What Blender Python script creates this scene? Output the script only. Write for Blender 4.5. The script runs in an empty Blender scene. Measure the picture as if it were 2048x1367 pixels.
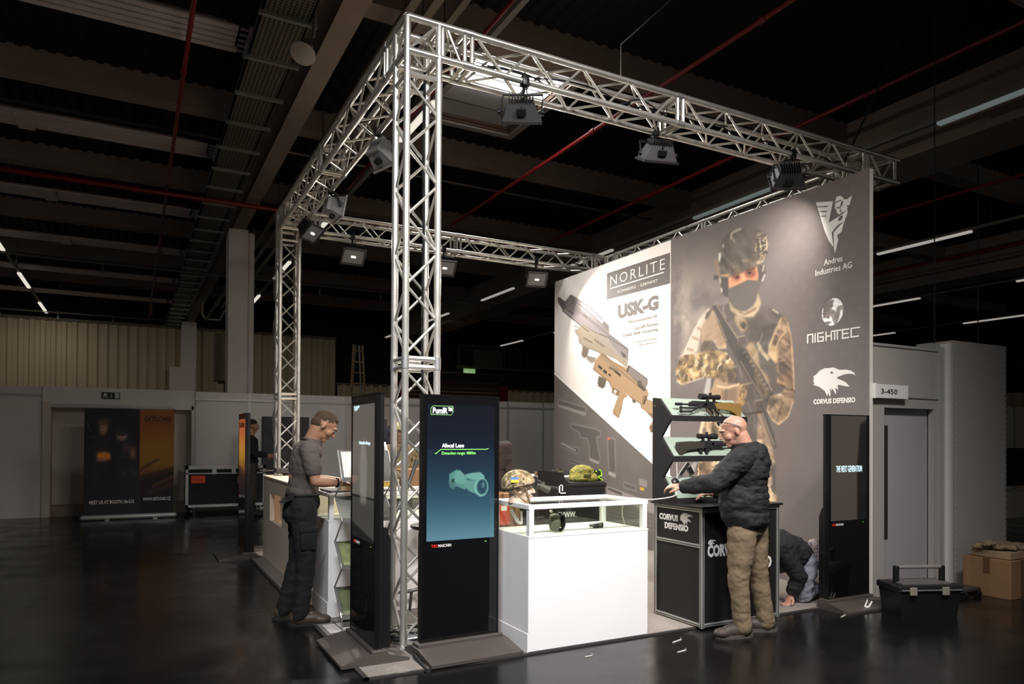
import bpy, bmesh, math, random
import numpy as np
from mathutils import Vector, Matrix, noise as mnoise
PI=math.pi
sc=bpy.context.scene
COL=sc.collection
# ---------------------------------------------------------------- camera
CAMP=Vector((-1.6996,-4.8079,1.4916)); YAW,PIT,ROL,FPX,Y0=0.4887,0.0087,0.0055,1430.33,862.27
FW=Vector((math.sin(YAW)*math.cos(PIT),math.cos(YAW)*math.cos(PIT),math.sin(PIT)))
_rt=Vector((math.cos(YAW),-math.sin(YAW),0)); _up=_rt.cross(FW)
RT=_rt*math.cos(ROL)+_up*math.sin(ROL); UP=-_rt*math.sin(ROL)+_up*math.cos(ROL)
cd=bpy.data.cameras.new('camera'); cam=bpy.data.objects.new('camera',cd); COL.objects.link(cam)
M=Matrix.Identity(4)
for i,v in enumerate((RT,UP,-FW)):
    for j in range(3): M[j][i]=v[j]
M.translation=CAMP; cam.matrix_world=M
cd.sensor_width=36; cd.lens=36*FPX/2048; cd.shift_y=(Y0-683.5)/2048; cd.clip_end=200
sc.camera=cam
# ---------------------------------------------------------------- view, world
sc.view_settings.view_transform='Standard'; sc.view_settings.look='None'
sc.view_settings.gamma=1; sc.view_settings.use_curve_mapping=False
sc.view_settings.exposure=0.0
w=bpy.data.worlds.new('world'); sc.world=w; w.use_nodes=True
w.node_tree.nodes['Background'].inputs[0].default_value=(1.0,0.93,0.87,1)
w.node_tree.nodes['Background'].inputs[1].default_value=0.085
def area(name,loc,target,size,size_y,power,color=(1,1,1),spread=PI):
    l=bpy.data.lights.new(name,'AREA'); l.shape='RECTANGLE'; l.size=size; l.size_y=size_y
    l.energy=power; l.color=color; l.spread=spread
    o=bpy.data.objects.new(name,l); COL.objects.link(o); o.location=loc
    o.rotation_euler=(Vector(target)-Vector(loc)).to_track_quat('-Z','Y').to_euler(); return o
# unseen lamps added above the aisle to brighten the stand's front
area('hall_luminaire_and_fill_light',(1.7,-4.4,5.8),(1.5,-0.2,0.9),2.4,0.4,118,(1.0,0.96,0.94),PI*0.46)
area('hall_luminaire_and_fill_light',(-2.2,-4.6,5.8),(0.6,-0.2,0.8),2.0,0.3,85,(0.94,0.96,1.0),PI*0.40)  # narrow beam added to lift the front showcase's left side
for _x,_y,_p in ((-4.5,20.2,26),(-4.5,25.0,10),(1.85,20.2,20),(8.4,20.2,24),(14.2,20.2,16)):
    area('hall_luminaire_and_fill_light',(_x,_y,5.9),(_x,_y+1.5,0),2.0,0.1,_p,(1.0,0.93,0.8))
FLOOD_POWER=1.0
# ---------------------------------------------------------------- materials
def lin(c):
    c=c/255.0
    return c/12.92 if c<=0.04045 else ((c+0.055)/1.055)**2.4
def rgb(r,g,b,k=1.0): return (lin(r)*k,lin(g)*k,lin(b)*k,1)
MATS={}
def mat(name,col,rough=0.5,metal=0.0,emit=0.0,ecol=None,noise=0.0,nscale=20.0,bump=0.0,bscale=60.0,spec=0.5,trans=0.0,ior=1.45,stretch=None,rn=0.0,alpha=None,coat=0.0):
    if name in MATS: return MATS[name]
    m=bpy.data.materials.new(name); m.use_nodes=True; nt=m.node_tree; b=nt.nodes['Principled BSDF']
    c=col if len(col)==4 else (*col,1)
    b.inputs['Base Color'].default_value=c; b.inputs['Roughness'].default_value=rough
    b.inputs['Metallic'].default_value=metal; b.inputs['Specular IOR Level'].default_value=spec
    b.inputs['IOR'].default_value=ior; b.inputs['Coat Weight'].default_value=coat
    if trans: b.inputs['Transmission Weight'].default_value=trans
    if emit:
        b.inputs['Emission Color'].default_value=ecol or c; b.inputs['Emission Strength'].default_value=emit
    tc=nt.nodes.new('ShaderNodeTexCoord'); mp=nt.nodes.new('ShaderNodeMapping'); nt.links.new(tc.outputs['Object'],mp.inputs[0])
    if stretch: mp.inputs['Scale'].default_value=stretch
    if noise or rn:
        n=nt.nodes.new('ShaderNodeTexNoise'); n.inputs['Scale'].default_value=nscale; n.inputs['Detail'].default_value=5
        nt.links.new(mp.outputs[0],n.inputs['Vector'])
        if noise:
            r=nt.nodes.new('ShaderNodeValToRGB'); r.color_ramp.elements[0].position=0.3; r.color_ramp.elements[1].position=0.7
            r.color_ramp.elements[0].color=tuple(v*(1-noise) for v in c[:3])+(1,); r.color_ramp.elements[1].color=tuple(min(1,v*(1+noise)) for v in c[:3])+(1,)
            nt.links.new(n.outputs[0],r.inputs[0]); nt.links.new(r.outputs[0],b.inputs['Base Color'])
        if rn:
            mr=nt.nodes.new('ShaderNodeMapRange'); mr.inputs['To Min'].default_value=max(0,rough-rn); mr.inputs['To Max'].default_value=rough+rn
            nt.links.new(n.outputs[0],mr.inputs[0]); nt.links.new(mr.outputs[0],b.inputs['Roughness'])
    if bump:
        n2=nt.nodes.new('ShaderNodeTexNoise'); n2.inputs['Scale'].default_value=bscale; n2.inputs['Detail'].default_value=4
        nt.links.new(mp.outputs[0],n2.inputs['Vector']); bp=nt.nodes.new('ShaderNodeBump'); bp.inputs['Strength'].default_value=bump; bp.inputs['Distance'].default_value=0.01
        nt.links.new(n2.outputs[0],bp.inputs['Height']); nt.links.new(bp.outputs[0],b.inputs['Normal'])
    MATS[name]=m; return m
def glass(name,tint=(0.9,0.95,0.92),refl=0.12):
    if name in MATS: return MATS[name]
    m=bpy.data.materials.new(name); m.use_nodes=True; nt=m.node_tree; nt.nodes.clear()
    o=nt.nodes.new('ShaderNodeOutputMaterial'); mx=nt.nodes.new('ShaderNodeMixShader'); t=nt.nodes.new('ShaderNodeBsdfTransparent'); g=nt.nodes.new('ShaderNodeBsdfGlossy')
    lw=nt.nodes.new('ShaderNodeLayerWeight'); pw=nt.nodes.new('ShaderNodeMath'); pw.operation='POWER'; pw.inputs[1].default_value=4; nt.links.new(lw.outputs['Facing'],pw.inputs[0]); f=nt.nodes.new('ShaderNodeMath'); f.operation='MULTIPLY_ADD'; f.inputs[1].default_value=0.55; f.inputs[2].default_value=0.035; nt.links.new(pw.outputs[0],f.inputs[0])
    t.inputs[0].default_value=(*tint,1); g.inputs['Roughness'].default_value=0.02
    nt.links.new(f.outputs[0],mx.inputs[0]); nt.links.new(t.outputs[0],mx.inputs[1]); nt.links.new(g.outputs[0],mx.inputs[2]); nt.links.new(mx.outputs[0],o.inputs[0])
    MATS[name]=m; return m
def camo(name,cols,scale=14,rough=0.85,bump=0.3):
    if name in MATS: return MATS[name]
    m=bpy.data.materials.new(name); m.use_nodes=True; nt=m.node_tree; b=nt.nodes['Principled BSDF']; b.inputs['Roughness'].default_value=rough
    tc=nt.nodes.new('ShaderNodeTexCoord'); n=nt.nodes.new('ShaderNodeTexNoise'); n.inputs['Scale'].default_value=scale; n.inputs['Detail'].default_value=2
    n.inputs['Distortion'].default_value=0.8
    nt.links.new(tc.outputs['Object'],n.inputs['Vector']); r=nt.nodes.new('ShaderNodeValToRGB'); r.color_ramp.interpolation='CONSTANT'
    k=len(cols)
    while len(r.color_ramp.elements)<k: r.color_ramp.elements.new(0.5)
    for i,c in enumerate(cols):
        r.color_ramp.elements[i].position=0.0 if i==0 else 0.36+0.28*(i-1)/max(1,k-2); r.color_ramp.elements[i].color=c
    nt.links.new(n.outputs[0],r.inputs[0]); nt.links.new(r.outputs[0],b.inputs['Base Color'])
    MATS[name]=m; return m
ALU=mat('aluminium_tube',(0.82,0.785,0.71),0.30,0.72,noise=0.08,nscale=9,rn=0.08)
ALUB=mat('aluminium_plate',(0.62,0.61,0.59),0.38,0.8,noise=0.1,nscale=30)
BLACK=mat('black_satin',(0.008,0.008,0.009),0.35)
BLACKG=mat('black_gloss',(0.004,0.004,0.005),0.06,spec=0.5)
BLACKM=mat('black_matte',(0.012,0.011,0.011),0.75)
DGREY=mat('dark_grey_metal',(0.055,0.052,0.05),0.4,0.3)
WHITE=mat('white_laminate',rgb(238,234,232),0.45,noise=0.01,nscale=3)
WHITEP=mat('white_paint',rgb(232,230,226),0.4)
LETW=mat('white_lettering',rgb(236,232,226),0.6)
RED=mat('red_paint',rgb(170,22,22),0.4)
# ---------------------------------------------------------------- mesh builder
class MB:
    def __init__(s): s.v=[]; s.f=[]
    def add(s,vs,fs):
        n=len(s.v); s.v+= [tuple(v) for v in vs]; s.f+=[tuple(i+n for i in f) for f in fs]; return s
    def box(s,a,b,M=None):
        x0,y0,z0=a; x1,y1,z1=b
        vs=[(x0,y0,z0),(x1,y0,z0),(x1,y1,z0),(x0,y1,z0),(x0,y0,z1),(x1,y0,z1),(x1,y1,z1),(x0,y1,z1)]
        if M is not None: vs=[tuple(M@Vector(v)) for v in vs]
        return s.add(vs,[(0,3,2,1),(4,5,6,7),(0,1,5,4),(1,2,6,5),(2,3,7,6),(3,0,4,7)])
    def bbox(s,a,b,bv=0.005,M=None):      # bevelled box
        bm=bmesh.new(); bmesh.ops.create_cube(bm,size=1)
        c=[(p+q)/2 for p,q in zip(a,b)]; d=[abs(q-p) for p,q in zip(a,b)]
        for v in bm.verts: v.co=Vector((c[0]+v.co.x*d[0],c[1]+v.co.y*d[1],c[2]+v.co.z*d[2]))
        bmesh.ops.bevel(bm,geom=bm.edges[:],offset=min(bv,min(d)*0.45),segments=2,affect='EDGES',profile=0.5)
        vs=[v.co.copy() for v in bm.verts]
        if M is not None: vs=[M@v for v in vs]
        s.add(vs,[[v.index for v in f.verts] for f in bm.faces]); bm.free(); return s
    def prism(s,poly,h0,h1,axis='z',M=None):
        def P(u,v,h):
            p=(u,v,h) if axis=='z' else ((u,h,v) if axis=='y' else (h,u,v))
            return tuple(M@Vector(p)) if M is not None else p
        n=len(poly); vs=[P(u,v,h0) for u,v in poly]+[P(u,v,h1) for u,v in poly]
        fs=[tuple(range(n))[::-1],tuple(range(n,2*n))]+[(i,(i+1)%n,n+(i+1)%n,n+i) for i in range(n)]
        return s.add(vs,fs)
    def tube(s,pts,r,n=8,cap=True,closed=False):
        pts=[Vector(p) for p in pts]; m=len(pts); rs=r if isinstance(r,(list,tuple)) else [r]*m
        t0=(pts[1]-pts[0]).normalized(); up=Vector((0,0,1)) if abs(t0.z)<0.9 else Vector((1,0,0)); u=t0.cross(up).normalized(); vs=[]
        for i,p in enumerate(pts):
            if closed: t=(pts[(i+1)%m]-pts[i-1])
            else: t=(pts[min(i+1,m-1)]-pts[max(i-1,0)])
            t=t.normalized() if t.length>1e-9 else t0
            u=(u-t*u.dot(t)); u=u.normalized() if u.length>1e-6 else t.orthogonal().normalized(); wv=t.cross(u)
            for k in range(n):
                a=2*PI*k/n; vs.append(p+(u*math.cos(a)+wv*math.sin(a))*rs[i])
        fs=[]
        for i in range(m if closed else m-1):
            j=(i+1)%m
            for k in range(n): fs.append((i*n+k,i*n+(k+1)%n,j*n+(k+1)%n,j*n+k))
        if cap and not closed: fs+=[tuple(range(n))[::-1],tuple(range((m-1)*n,m*n))]
        return s.add(vs,fs)
    def cyl(s,a,b,r,r2=None,n=12): return s.tube([a,b],[r,r if r2 is None else r2],n)
    def ell(s,c,r,R=None,nu=14,nv=9):
        c=Vector(c); r=(r,r,r) if not isinstance(r,(tuple,list)) else r; vs=[]; fs=[]
        def T(v):
            v=Vector((v[0]*r[0],v[1]*r[1],v[2]*r[2]))
            if R is not None: v=R@v
            return v+c
        vs.append(T((0,0,1)))
        for j in range(1,nv):
            th=PI*j/nv
            for i in range(nu): ph=2*PI*i/nu; vs.append(T((math.sin(th)*math.cos(ph),math.sin(th)*math.sin(ph),math.cos(th))))
        vs.append(T((0,0,-1))); L=len(vs)-1
        for i in range(nu):
            fs.append((0,1+i,1+(i+1)%nu)); fs.append((L,L-nu+(i+1)%nu,L-nu+i))
        for j in range(nv-2):
            for i in range(nu):
                a=1+j*nu+i; b=1+j*nu+(i+1)%nu; fs.append((a,a+nu,b+nu,b))
        return s.add(vs,fs)
    def cap(s,a,b,ra,rb,n=14):          # closed tapered capsule
        a=Vector(a); b=Vector(b); d=b-a; L=max(d.length,1e-5); t=d/L; u=t.orthogonal().normalized(); wv=t.cross(u)
        ring=[]; K=5
        for k in range(1,K+1): th=PI/2*k/K; ring.append((-ra*math.cos(th),ra*math.sin(th)))
        for k in range(0,K): th=PI/2*k/K; ring.append((L+rb*math.sin(th),rb*math.cos(th)))
        vs=[a-t*ra]
        for h,rr in ring:
            for i in range(n): an=2*PI*i/n; vs.append(a+t*h+(u*math.cos(an)+wv*math.sin(an))*rr)
        vs.append(b+t*rb); E_=len(vs)-1; fs=[]
        for i in range(n):
            fs.append((0,1+(i+1)%n,1+i)); fs.append((E_,E_-n+i,E_-n+(i+1)%n))
        for j in range(len(ring)-1):
            for i in range(n):
                p=1+j*n+i; q=1+j*n+(i+1)%n; fs.append((p,q,q+n,p+n))
        return s.add(vs,fs)
    def lathe(s,prof,c=(0,0,0),n=20,R=None):
        c=Vector(c); vs=[]; fs=[]; m=len(prof)
        for rr,z in prof:
            for k in range(n):
                a=2*PI*k/n; v=Vector((rr*math.cos(a),rr*math.sin(a),z)); v=R@v if R is not None else v; vs.append(v+c)
        for i in range(m-1):
            for k in range(n): fs.append((i*n+k,i*n+(k+1)%n,(i+1)*n+(k+1)%n,(i+1)*n+k))
        fs+=[tuple(range(n))[::-1],tuple(range((m-1)*n,m*n))]
        return s.add(vs,fs)
    def grid(s,fn,nu,nv):
        vs=[fn(i/nu,j/nv) for j in range(nv+1) for i in range(nu+1)]
        fs=[(j*(nu+1)+i,j*(nu+1)+i+1,(j+1)*(nu+1)+i+1,(j+1)*(nu+1)+i) for j in range(nv) for i in range(nu)]
        return s.add(vs,fs)
    def mesh(s,name='mesh',smooth=False):
        me=bpy.data.meshes.new(name); me.from_pydata(s.v,[],s.f); me.update()
        bm=bmesh.new(); bm.from_mesh(me); bmesh.ops.recalc_face_normals(bm,faces=bm.faces); bm.to_mesh(me); bm.free()
        if smooth:
            me.polygons.foreach_set('use_smooth',[True]*len(me.polygons))
            try: me.set_sharp_from_angle(angle=0.75)
            except Exception: pass
        return me
def wmat(o):
    m=o.matrix_basis.copy() if o.type!='EMPTY' or True else None
    return (wmat(o.parent)@m) if o.parent else m
def tag(o,label=None,cat=None,group=None,kind=None):
    if label: o['label']=label
    if cat: o['category']=cat
    if group: o['group']=group
    if kind: o['kind']=kind
    return o
def thing(name,label,cat,loc=(0,0,0),rz=0,group=None):
    o=bpy.data.objects.new(name,None); COL.objects.link(o); o.empty_display_size=0.1
    o.location=loc; o.rotation_euler=(0,0,rz); return tag(o,label,cat,group)
def ob(name,me,m,parent=None,world=False,label=None,kind=None):
    if isinstance(me,MB): me=me.mesh(name,getattr(me,'smooth',False))
    if m is not None and not me.materials: me.materials.append(m)
    o=bpy.data.objects.new(name,me); COL.objects.link(o)
    if parent is not None:
        o.parent=parent
        if world: o.matrix_basis=wmat(parent).inverted()
    if label: o['label']=label
    if kind: o['kind']=kind
    return o
def S(mb): mb.smooth=True; return mb
def struct(name,mb,m,world=False): return ob(name,mb,m,kind='structure')
def text(s,size,m,parent,loc,axes,name='lettering',width=None,bold=0.0,align='LEFT',label=None,world=True,shear=0.0,sp=1.0,thick=0.0015):
    # axes: (right vector, up vector); lettering is a thin raised print
    c=bpy.data.curves.new('txt','FONT'); c.body=s; c.size=size; c.align_x=align; c.offset=bold; c.extrude=thick/2; c.shear=shear; c.space_character=sp; c.resolution_u=2
    o=bpy.data.objects.new('txt',c); COL.objects.link(o); bpy.context.view_layer.update()
    dg=bpy.context.evaluated_depsgraph_get(); me=bpy.data.meshes.new_from_object(o.evaluated_get(dg)); bpy.data.objects.remove(o)
    me.materials.clear(); R=Vector(axes[0]).normalized(); U=Vector(axes[1]).normalized(); N=R.cross(U)
    xs=[v.co.x for v in me.vertices]; wd=(max(xs)-min(xs)) if xs else 1
    k=(width/wd) if width else 1.0; L=Vector(loc)
    x0=min(xs) if align=='LEFT' else (max(xs) if align=='RIGHT' else (min(xs)+max(xs))/2)
    for v in me.vertices: v.co=L+R*((v.co.x-x0)*k)+U*v.co.y+N*v.co.z
    me.update(); return ob(name,me,m,parent,world=world,label=label)
def copy_tree(o,parent=None,first=True):
    c=o.copy(); COL.objects.link(c); c.parent=parent if not first else parent
    for ch in [x for x in bpy.data.objects if x.parent is o]:
        copy_tree(ch,c,False)
    return c
def sub(child,part):
    child.matrix_basis=wmat(part).inverted()@wmat(child); child.parent=part; return child
def rotz(a): return Matrix.Rotation(a,3,'Z')
def catenary(a,b,sag,n=10):
    a=Vector(a); b=Vector(b); return [a.lerp(b,i/n)-Vector((0,0,sag*4*(i/n)*(1-i/n))) for i in range(n+1)]
def spline(pts,n=8):
    P=[Vector(p) for p in pts]; P=[P[0]]+P+[P[-1]]; out=[]
    for i in range(1,len(P)-2):
        for k in range(n):
            t=k/n; a,b,c,d=P[i-1],P[i],P[i+1],P[i+2]
            out.append(0.5*((2*b)+(c-a)*t+(2*a-5*b+4*c-d)*t*t+(-a+3*b-3*c+d)*t**3))
    out.append(P[-2]); return out
def blob(name,mb,m,parent,voxel=0.012,smooth=6,world=True,disp=0.0,dscale=0.1,dec=None,post=None):
    # fuse overlapping closed shapes into one continuous skin
    me=mb.mesh('tmp'); o=bpy.data.objects.new('tmp',me); COL.objects.link(o)
    r=o.modifiers.new('r','REMESH'); r.mode='VOXEL'; r.voxel_size=voxel; r.use_smooth_shade=True
    if smooth:
        s_=o.modifiers.new('s','SMOOTH'); s_.iterations=smooth; s_.factor=0.5
    if dec:
        d_=o.modifiers.new('d','DECIMATE'); d_.ratio=dec
    bpy.context.view_layer.update(); dg=bpy.context.evaluated_depsgraph_get()
    out=bpy.data.meshes.new_from_object(o.evaluated_get(dg)); bpy.data.objects.remove(o)
    out.name=name
    if disp:
        n=len(out.vertices); co=np.empty(n*3); out.vertices.foreach_get('co',co); no=np.empty(n*3); out.vertex_normals.foreach_get('vector',no)
        co=co.reshape(-1,3); no=no.reshape(-1,3)
        d=np.array([mnoise.noise(Vector((c[0]/dscale,c[1]/dscale,c[2]/(dscale*0.55)))) for c in co])
        d2=np.array([mnoise.noise(Vector((c[0]/dscale*2.3+7,c[1]/dscale*2.3,c[2]/dscale*3.1))) for c in co])
        co+=no*((d+0.5*(1-2*np.abs(d2)))*disp)[:,None]; out.vertices.foreach_set('co',co.ravel()); out.update()
    if post: post(out)
    out.polygons.foreach_set('use_smooth',[True]*len(out.polygons))
    out.materials.clear()
    return ob(name,out,m,parent,world=world)
# ================================================================= the hall
CONC=mat('concrete',rgb(142,126,114),0.85,noise=0.12,nscale=1.3,bump=0.15,bscale=9)
DECK=mat('dark_roof_deck',rgb(15,14,14),0.9)
def floor_mat():
    m=mat('black_sealed_floor',(0.0075,0.0065,0.006),0.16,noise=0.35,nscale=0.9,rn=0.05,spec=0.42)
    nt=m.node_tree; b=nt.nodes['Principled BSDF']; tc=nt.nodes.new('ShaderNodeTexCoord')
    n=nt.nodes.new('ShaderNodeTexNoise'); n.inputs['Scale'].default_value=2.2; n.inputs['Detail'].default_value=6; nt.links.new(tc.outputs['Object'],n.inputs['Vector'])
    mr=nt.nodes.new('ShaderNodeMapRange'); mr.inputs['From Min'].default_value=0.3; mr.inputs['From Max'].default_value=0.75; mr.inputs['To Min'].default_value=0.12; mr.inputs['To Max'].default_value=0.32
    nt.links.new(n.outputs[0],mr.inputs[0]); nt.links.new(mr.outputs[0],b.inputs['Roughness'])
    bp=nt.nodes.new('ShaderNodeBump'); bp.inputs['Strength'].default_value=0.06; bp.inputs['Distance'].default_value=0.01
    n2=nt.nodes.new('ShaderNodeTexNoise'); n2.inputs['Scale'].default_value=5; nt.links.new(tc.outputs['Object'],n2.inputs['Vector']); nt.links.new(n2.outputs[0],bp.inputs['Height']); nt.links.new(bp.outputs[0],b.inputs['Normal'])
    return m
struct('floor',MB().box((-10,-9,-0.2),(30,27.2,0)),floor_mat())
# roof deck: trapezoid ribs along y
def corr(x0,x1,pitch,depth,topw=0.4):
    P=[]; x=x0
    while x<x1:
        P+=[(x,0),(x+pitch*0.35,0),(x+pitch*0.5,depth),(x+pitch*0.85,depth)]; x+=pitch
    P.append((x,0)); return P
mb=MB(); P=corr(-10,30,0.2,0.03)
vs=[(x,-9,7.0+h) for x,h in P]+[(x,27.2,7.0+h) for x,h in P]; n=len(P)
fs=[(i,i+1,n+i+1,n+i) for i in range(n-1)]
ceil=struct('ceiling',mb.add(vs,fs).box((-10,-9,7.12),(30,27.2,7.3)),DECK)
for x0,x1 in ((-9.7,-9.1),(0.0,0.47),(9.3,10.3),(18.8,19.8)):
    mb=MB().box((x0,-9,6.02),(x1,27,7.1)) if x0!=0.0 else MB().box((0.2,-9,6.02),(0.47,27,7.1)).box((0.0,-9,6.4),(0.2,27,7.1))
    if x0>9: mb.box((x0-0.12,-9,6.42),(x0,27,6.5)).box((x0-0.06,-9,6.02),(x0,27,6.14))
    ob('concrete_beam',mb,CONC,ceil,label='broad concrete main beam')
for k in range(8):
    y=-4.45+3.95*k
    for x0,x1 in ((-9.1,0.0),(0.47,9.3),(10.3,18.8),(19.8,30)):
        ob('concrete_joist',MB().box((x0,y,6.65),(x1,y+0.34,7.1)),CONC,ceil)
# columns
COLW=mat('painted_column',rgb(240,230,222),0.7,noise=0.03,nscale=2)
ob('column',MB().box((0.13,11.8,0),(0.53,12.3,6.02)).cyl((0.62,12.0,0),(0.62,12.0,6.0),0.07),COLW,ceil,label='tall pale column under the main beam')
ob('column',MB().box((0.02,26.3,0),(0.55,27,6.02)).box((-0.4,26.2,0),(0.5,27,4.2)),COLW,ceil)
ob('column',MB().box((20.1,13.0,0),(20.9,13.8,6.02)),COLW,ceil)
# far walls
SHEET=mat('beige_trapezoid_sheet',rgb(206,190,160),0.6,noise=0.1,nscale=0.8,stretch=(1,1,0.2))
DARKW=mat('dark_upper_wall',(0.006,0.006,0.006),0.8)
def sheetwall(x0,x1,z0,z1,y,pitch=0.3,dep=0.07):
    P=corr(x0,x1,pitch,dep); mb=MB(); n=len(P)
    mb.add([(x,y-h,z0) for x,h in P]+[(x,y-h,z1) for x,h in P],[(i,i+1,n+i+1,n+i) for i in range(n-1)]); return mb
wb=struct('wall_back',MB().box((-10,27.2,0),(30,27.5,7.2)),DARKW)
ob('sheet_cladding',sheetwall(-10,0.0,0,5.82,27.1,0.34,0.09),SHEET,wb)
ob('sheet_cladding',sheetwall(0.6,6.2,0,5.82,27.1,0.52,0.12),SHEET,wb)
ob('sheet_cladding',sheetwall(6.4,18,0,3.86,27.1,0.42,0.12),SHEET,wb)
ob('cap_rail',MB().box((-10,26.95,5.8),(6.3,27.2,5.9)).box((6.3,26.95,3.84),(18,27.2,3.9)),mat('cap_rail',rgb(120,110,95),0.6),wb)
ob('control_room_window',MB().box((12.2,26.9,4.9),(12.3,27.15,5.95)).box((15.6,26.9,4.9),(15.7,27.15,5.95)).box((12.2,26.9,5.9),(15.7,27.15,6.0)).box((12.0,26.7,4.82),(18.0,27.15,4.95)).box((14.7,26.9,4.9),(14.76,27.15,5.95)),mat('alcove_frame',rgb(70,60,48),0.6),wb)
ob('control_room_panel',MB().box((13.1,27.1,5.0),(14.7,27.18,5.85)),mat('alcove_lit',rgb(80,70,55),0.6),wb)
wr=struct('wall_right',MB().box((29.5,-9,0),(29.8,27.2,7.2)),DARKW)
P=corr(-9,27,0.4,0.1); n=len(P)
ob('sheet_cladding',MB().add([(29.4-h,y,0) for y,h in P]+[(29.4-h,y,3.4) for y,h in P],[(i,i+1,n+i+1,n+i) for i in range(n-1)]),SHEET,wr)
# roller shutter + red end post seen beyond the partition
t=thing('roller_shutter','dim brown slatted roller shutter low on the far dark wall','shutter',(9.0,20,0))
SH=mat('shutter_slat',rgb(120,92,66),0.6)
for k in range(11): ob('slat',MB().box((7.0,19.95,2.1+0.14*k),(10.9,20.05,2.21+0.14*k)),SH,t,True)
ob('shutter_box',MB().bbox((6.9,19.8,3.66),(11.0,20.2,3.92),0.02),mat('shutter_box',rgb(70,60,52),0.6),t,True)
ob('end_post',MB().box((10.9,19.9,0),(11.25,20.15,3.5)),RED,t,True,label='red end post')
ob('end_post',MB().box((6.7,19.9,0),(6.95,20.15,3.5)),RED,t,True,label='red end post')
# emergency sign
t=thing('exit_sign','small green lit exit sign hanging in the dark far hall','sign',(12.56,26.4,4.4))
ob('housing',MB().bbox((12.26,26.35,4.4),(12.86,26.45,4.78),0.02),mat('sign_green',rgb(60,110,60),0.4,emit=0.55,ecol=rgb(150,200,120)),t,True)
ob('suspension_rod',MB().cyl((12.4,26.4,4.78),(12.4,26.4,7.0),0.012).cyl((12.72,26.4,4.78),(12.72,26.4,7.0),0.012),DGREY,t,True)
ob('pictogram',MB().box((12.32,26.33,4.47),(12.5,26.35,4.7)).prism([(12.56,4.5),(12.8,4.59),(12.56,4.68)],26.33,26.35,'y'),mat('sign_pale',rgb(180,210,160),0.5,emit=0.5),t,True)
# light rails with lit tubes
RAIL=mat('rail_grey',rgb(120,116,110),0.5)
TUBE=mat('lamp_tube_lit',(1,0.95,0.86),0.5,emit=0.75,ecol=(1,0.93,0.82,1))
TUBEF=mat('lamp_tube_far',(1,0.95,0.86),0.5,emit=0.34,ecol=(1,0.94,0.85,1))
TUBED=mat('lamp_tube_dim',rgb(150,165,165),0.5,emit=0.16,ecol=rgb(200,215,215))
where={-4.5:'over the far left of the hall',1.85:'over the stand, behind the near tower',8.38:'beyond the printed wall, nearest',14.2:'beyond the printed wall, second one',20.3:'far right, third beyond the printed wall',26.5:'at the hall\'s far right end'}
for x,wd in where.items():
    t=thing('light_rail','slim grey ceiling light rail with lit tubes '+wd,'ceiling light',(x,9,6.0))
    ob('rail',MB().box((x-0.035,-6,6.0),(x+0.035,27,6.06)),RAIL,t,True)
    for k in range(-1,6):
        y=-0.9+5.0*k
        if y>25: continue
        ob('lamp_tube',MB().bbox((x-0.05,y,5.95),(x+0.05,y+2.2,6.0),0.015),TUBED if (x in(8.38,) and k<2) else (TUBE if x<3 else TUBEF),t,True)
        if k>=0: ob('suspension_wire',MB().cyl((x,y-0.4,6.06),(x,y-0.4,7.0),0.006,n=5),DGREY,t,True)
# radiant ceiling panels
PAN=mat('radiant_panel',rgb(198,185,180),0.55,noise=0.04,nscale=2)
pl=['uppermost in the photo, nearest the camera','second from the camera','third from the camera','fourth from the camera','fifth from the camera','furthest, close to the back wall']
for k in range(6):
    y0=4.12+3.87*k
    if k>=3: y0=4.12+3.87*k-0.1
    t=thing('radiant_panel','white striped radiant heating panel under the roof, '+pl[k],'ceiling panel',(-4.5,y0+0.3,6.3))
    for j in range(5):
        ya=y0+0.13*j
        ob('panel_strip',MB().bbox((-9,ya,6.3),(-0.62 if j<4 else -0.58,ya+0.098,6.34),0.012),PAN,t,True)
    ob('backing_sheet',MB().box((-9,y0,6.335),(-0.75,y0+0.63,6.36)),mat('panel_backing',rgb(110,100,94),0.6),t,True)
    ob('header_pipe',MB().box((-0.5,y0-0.02,6.28),(-0.44,y0+0.67,6.34)),PAN,t,True)
    for j in range(5):
        ob('connecting_pipe',MB().cyl((-0.6,y0+0.05+0.13*j,6.32),(-0.47,y0+0.05+0.13*j,6.32),0.016,n=6),PAN,t,True)
    if k in (1,2,3): ob('joint_cover',MB().box((-3.3,y0-0.02,6.28),(-3.08,y0+0.66,6.31)),PAN,t,True)
    for xx in (-1.0,-3.9,-6.8):
        for yy in (y0+0.1,y0+0.55): ob('hanger_chain',MB().cyl((xx,yy,6.36),(xx+0.1,yy,7.0),0.008,n=5),mat('chain_steel',rgb(110,110,108),0.4,0.6),t,True)
# cable tray
def perf():
    m=mat('perforated_steel',rgb(120,112,96),0.55,0.4); nt=m.node_tree; b=nt.nodes['Principled BSDF']
    tc=nt.nodes.new('ShaderNodeTexCoord'); v=nt.nodes.new('ShaderNodeTexVoronoi'); v.inputs['Scale'].default_value=20; v.inputs['Randomness'].default_value=0
    nt.links.new(tc.outputs['Object'],v.inputs['Vector']); r=nt.nodes.new('ShaderNodeValToRGB'); r.color_ramp.elements[0].position=0.28; r.color_ramp.elements[0].color=(0.006,0.006,0.006,1)
    r.color_ramp.elements[1].position=0.36; r.color_ramp.elements[1].color=rgb(112,104,90); nt.links.new(v.outputs['Distance'],r.inputs[0]); nt.links.new(r.outputs[0],b.inputs['Base Color']); return m
t=thing('cable_tray','long perforated steel cable tray beside the main beam, left','cable tray',(-0.3,9,5.9))
ob('tray_floor',MB().box((-0.55,-6,5.9),(-0.06,26.5,5.93)).box((-0.55,-6,5.9),(-0.53,26.5,6.0)).box((-0.08,-6,5.9),(-0.06,26.5,6.0)),perf(),t,True)
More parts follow.
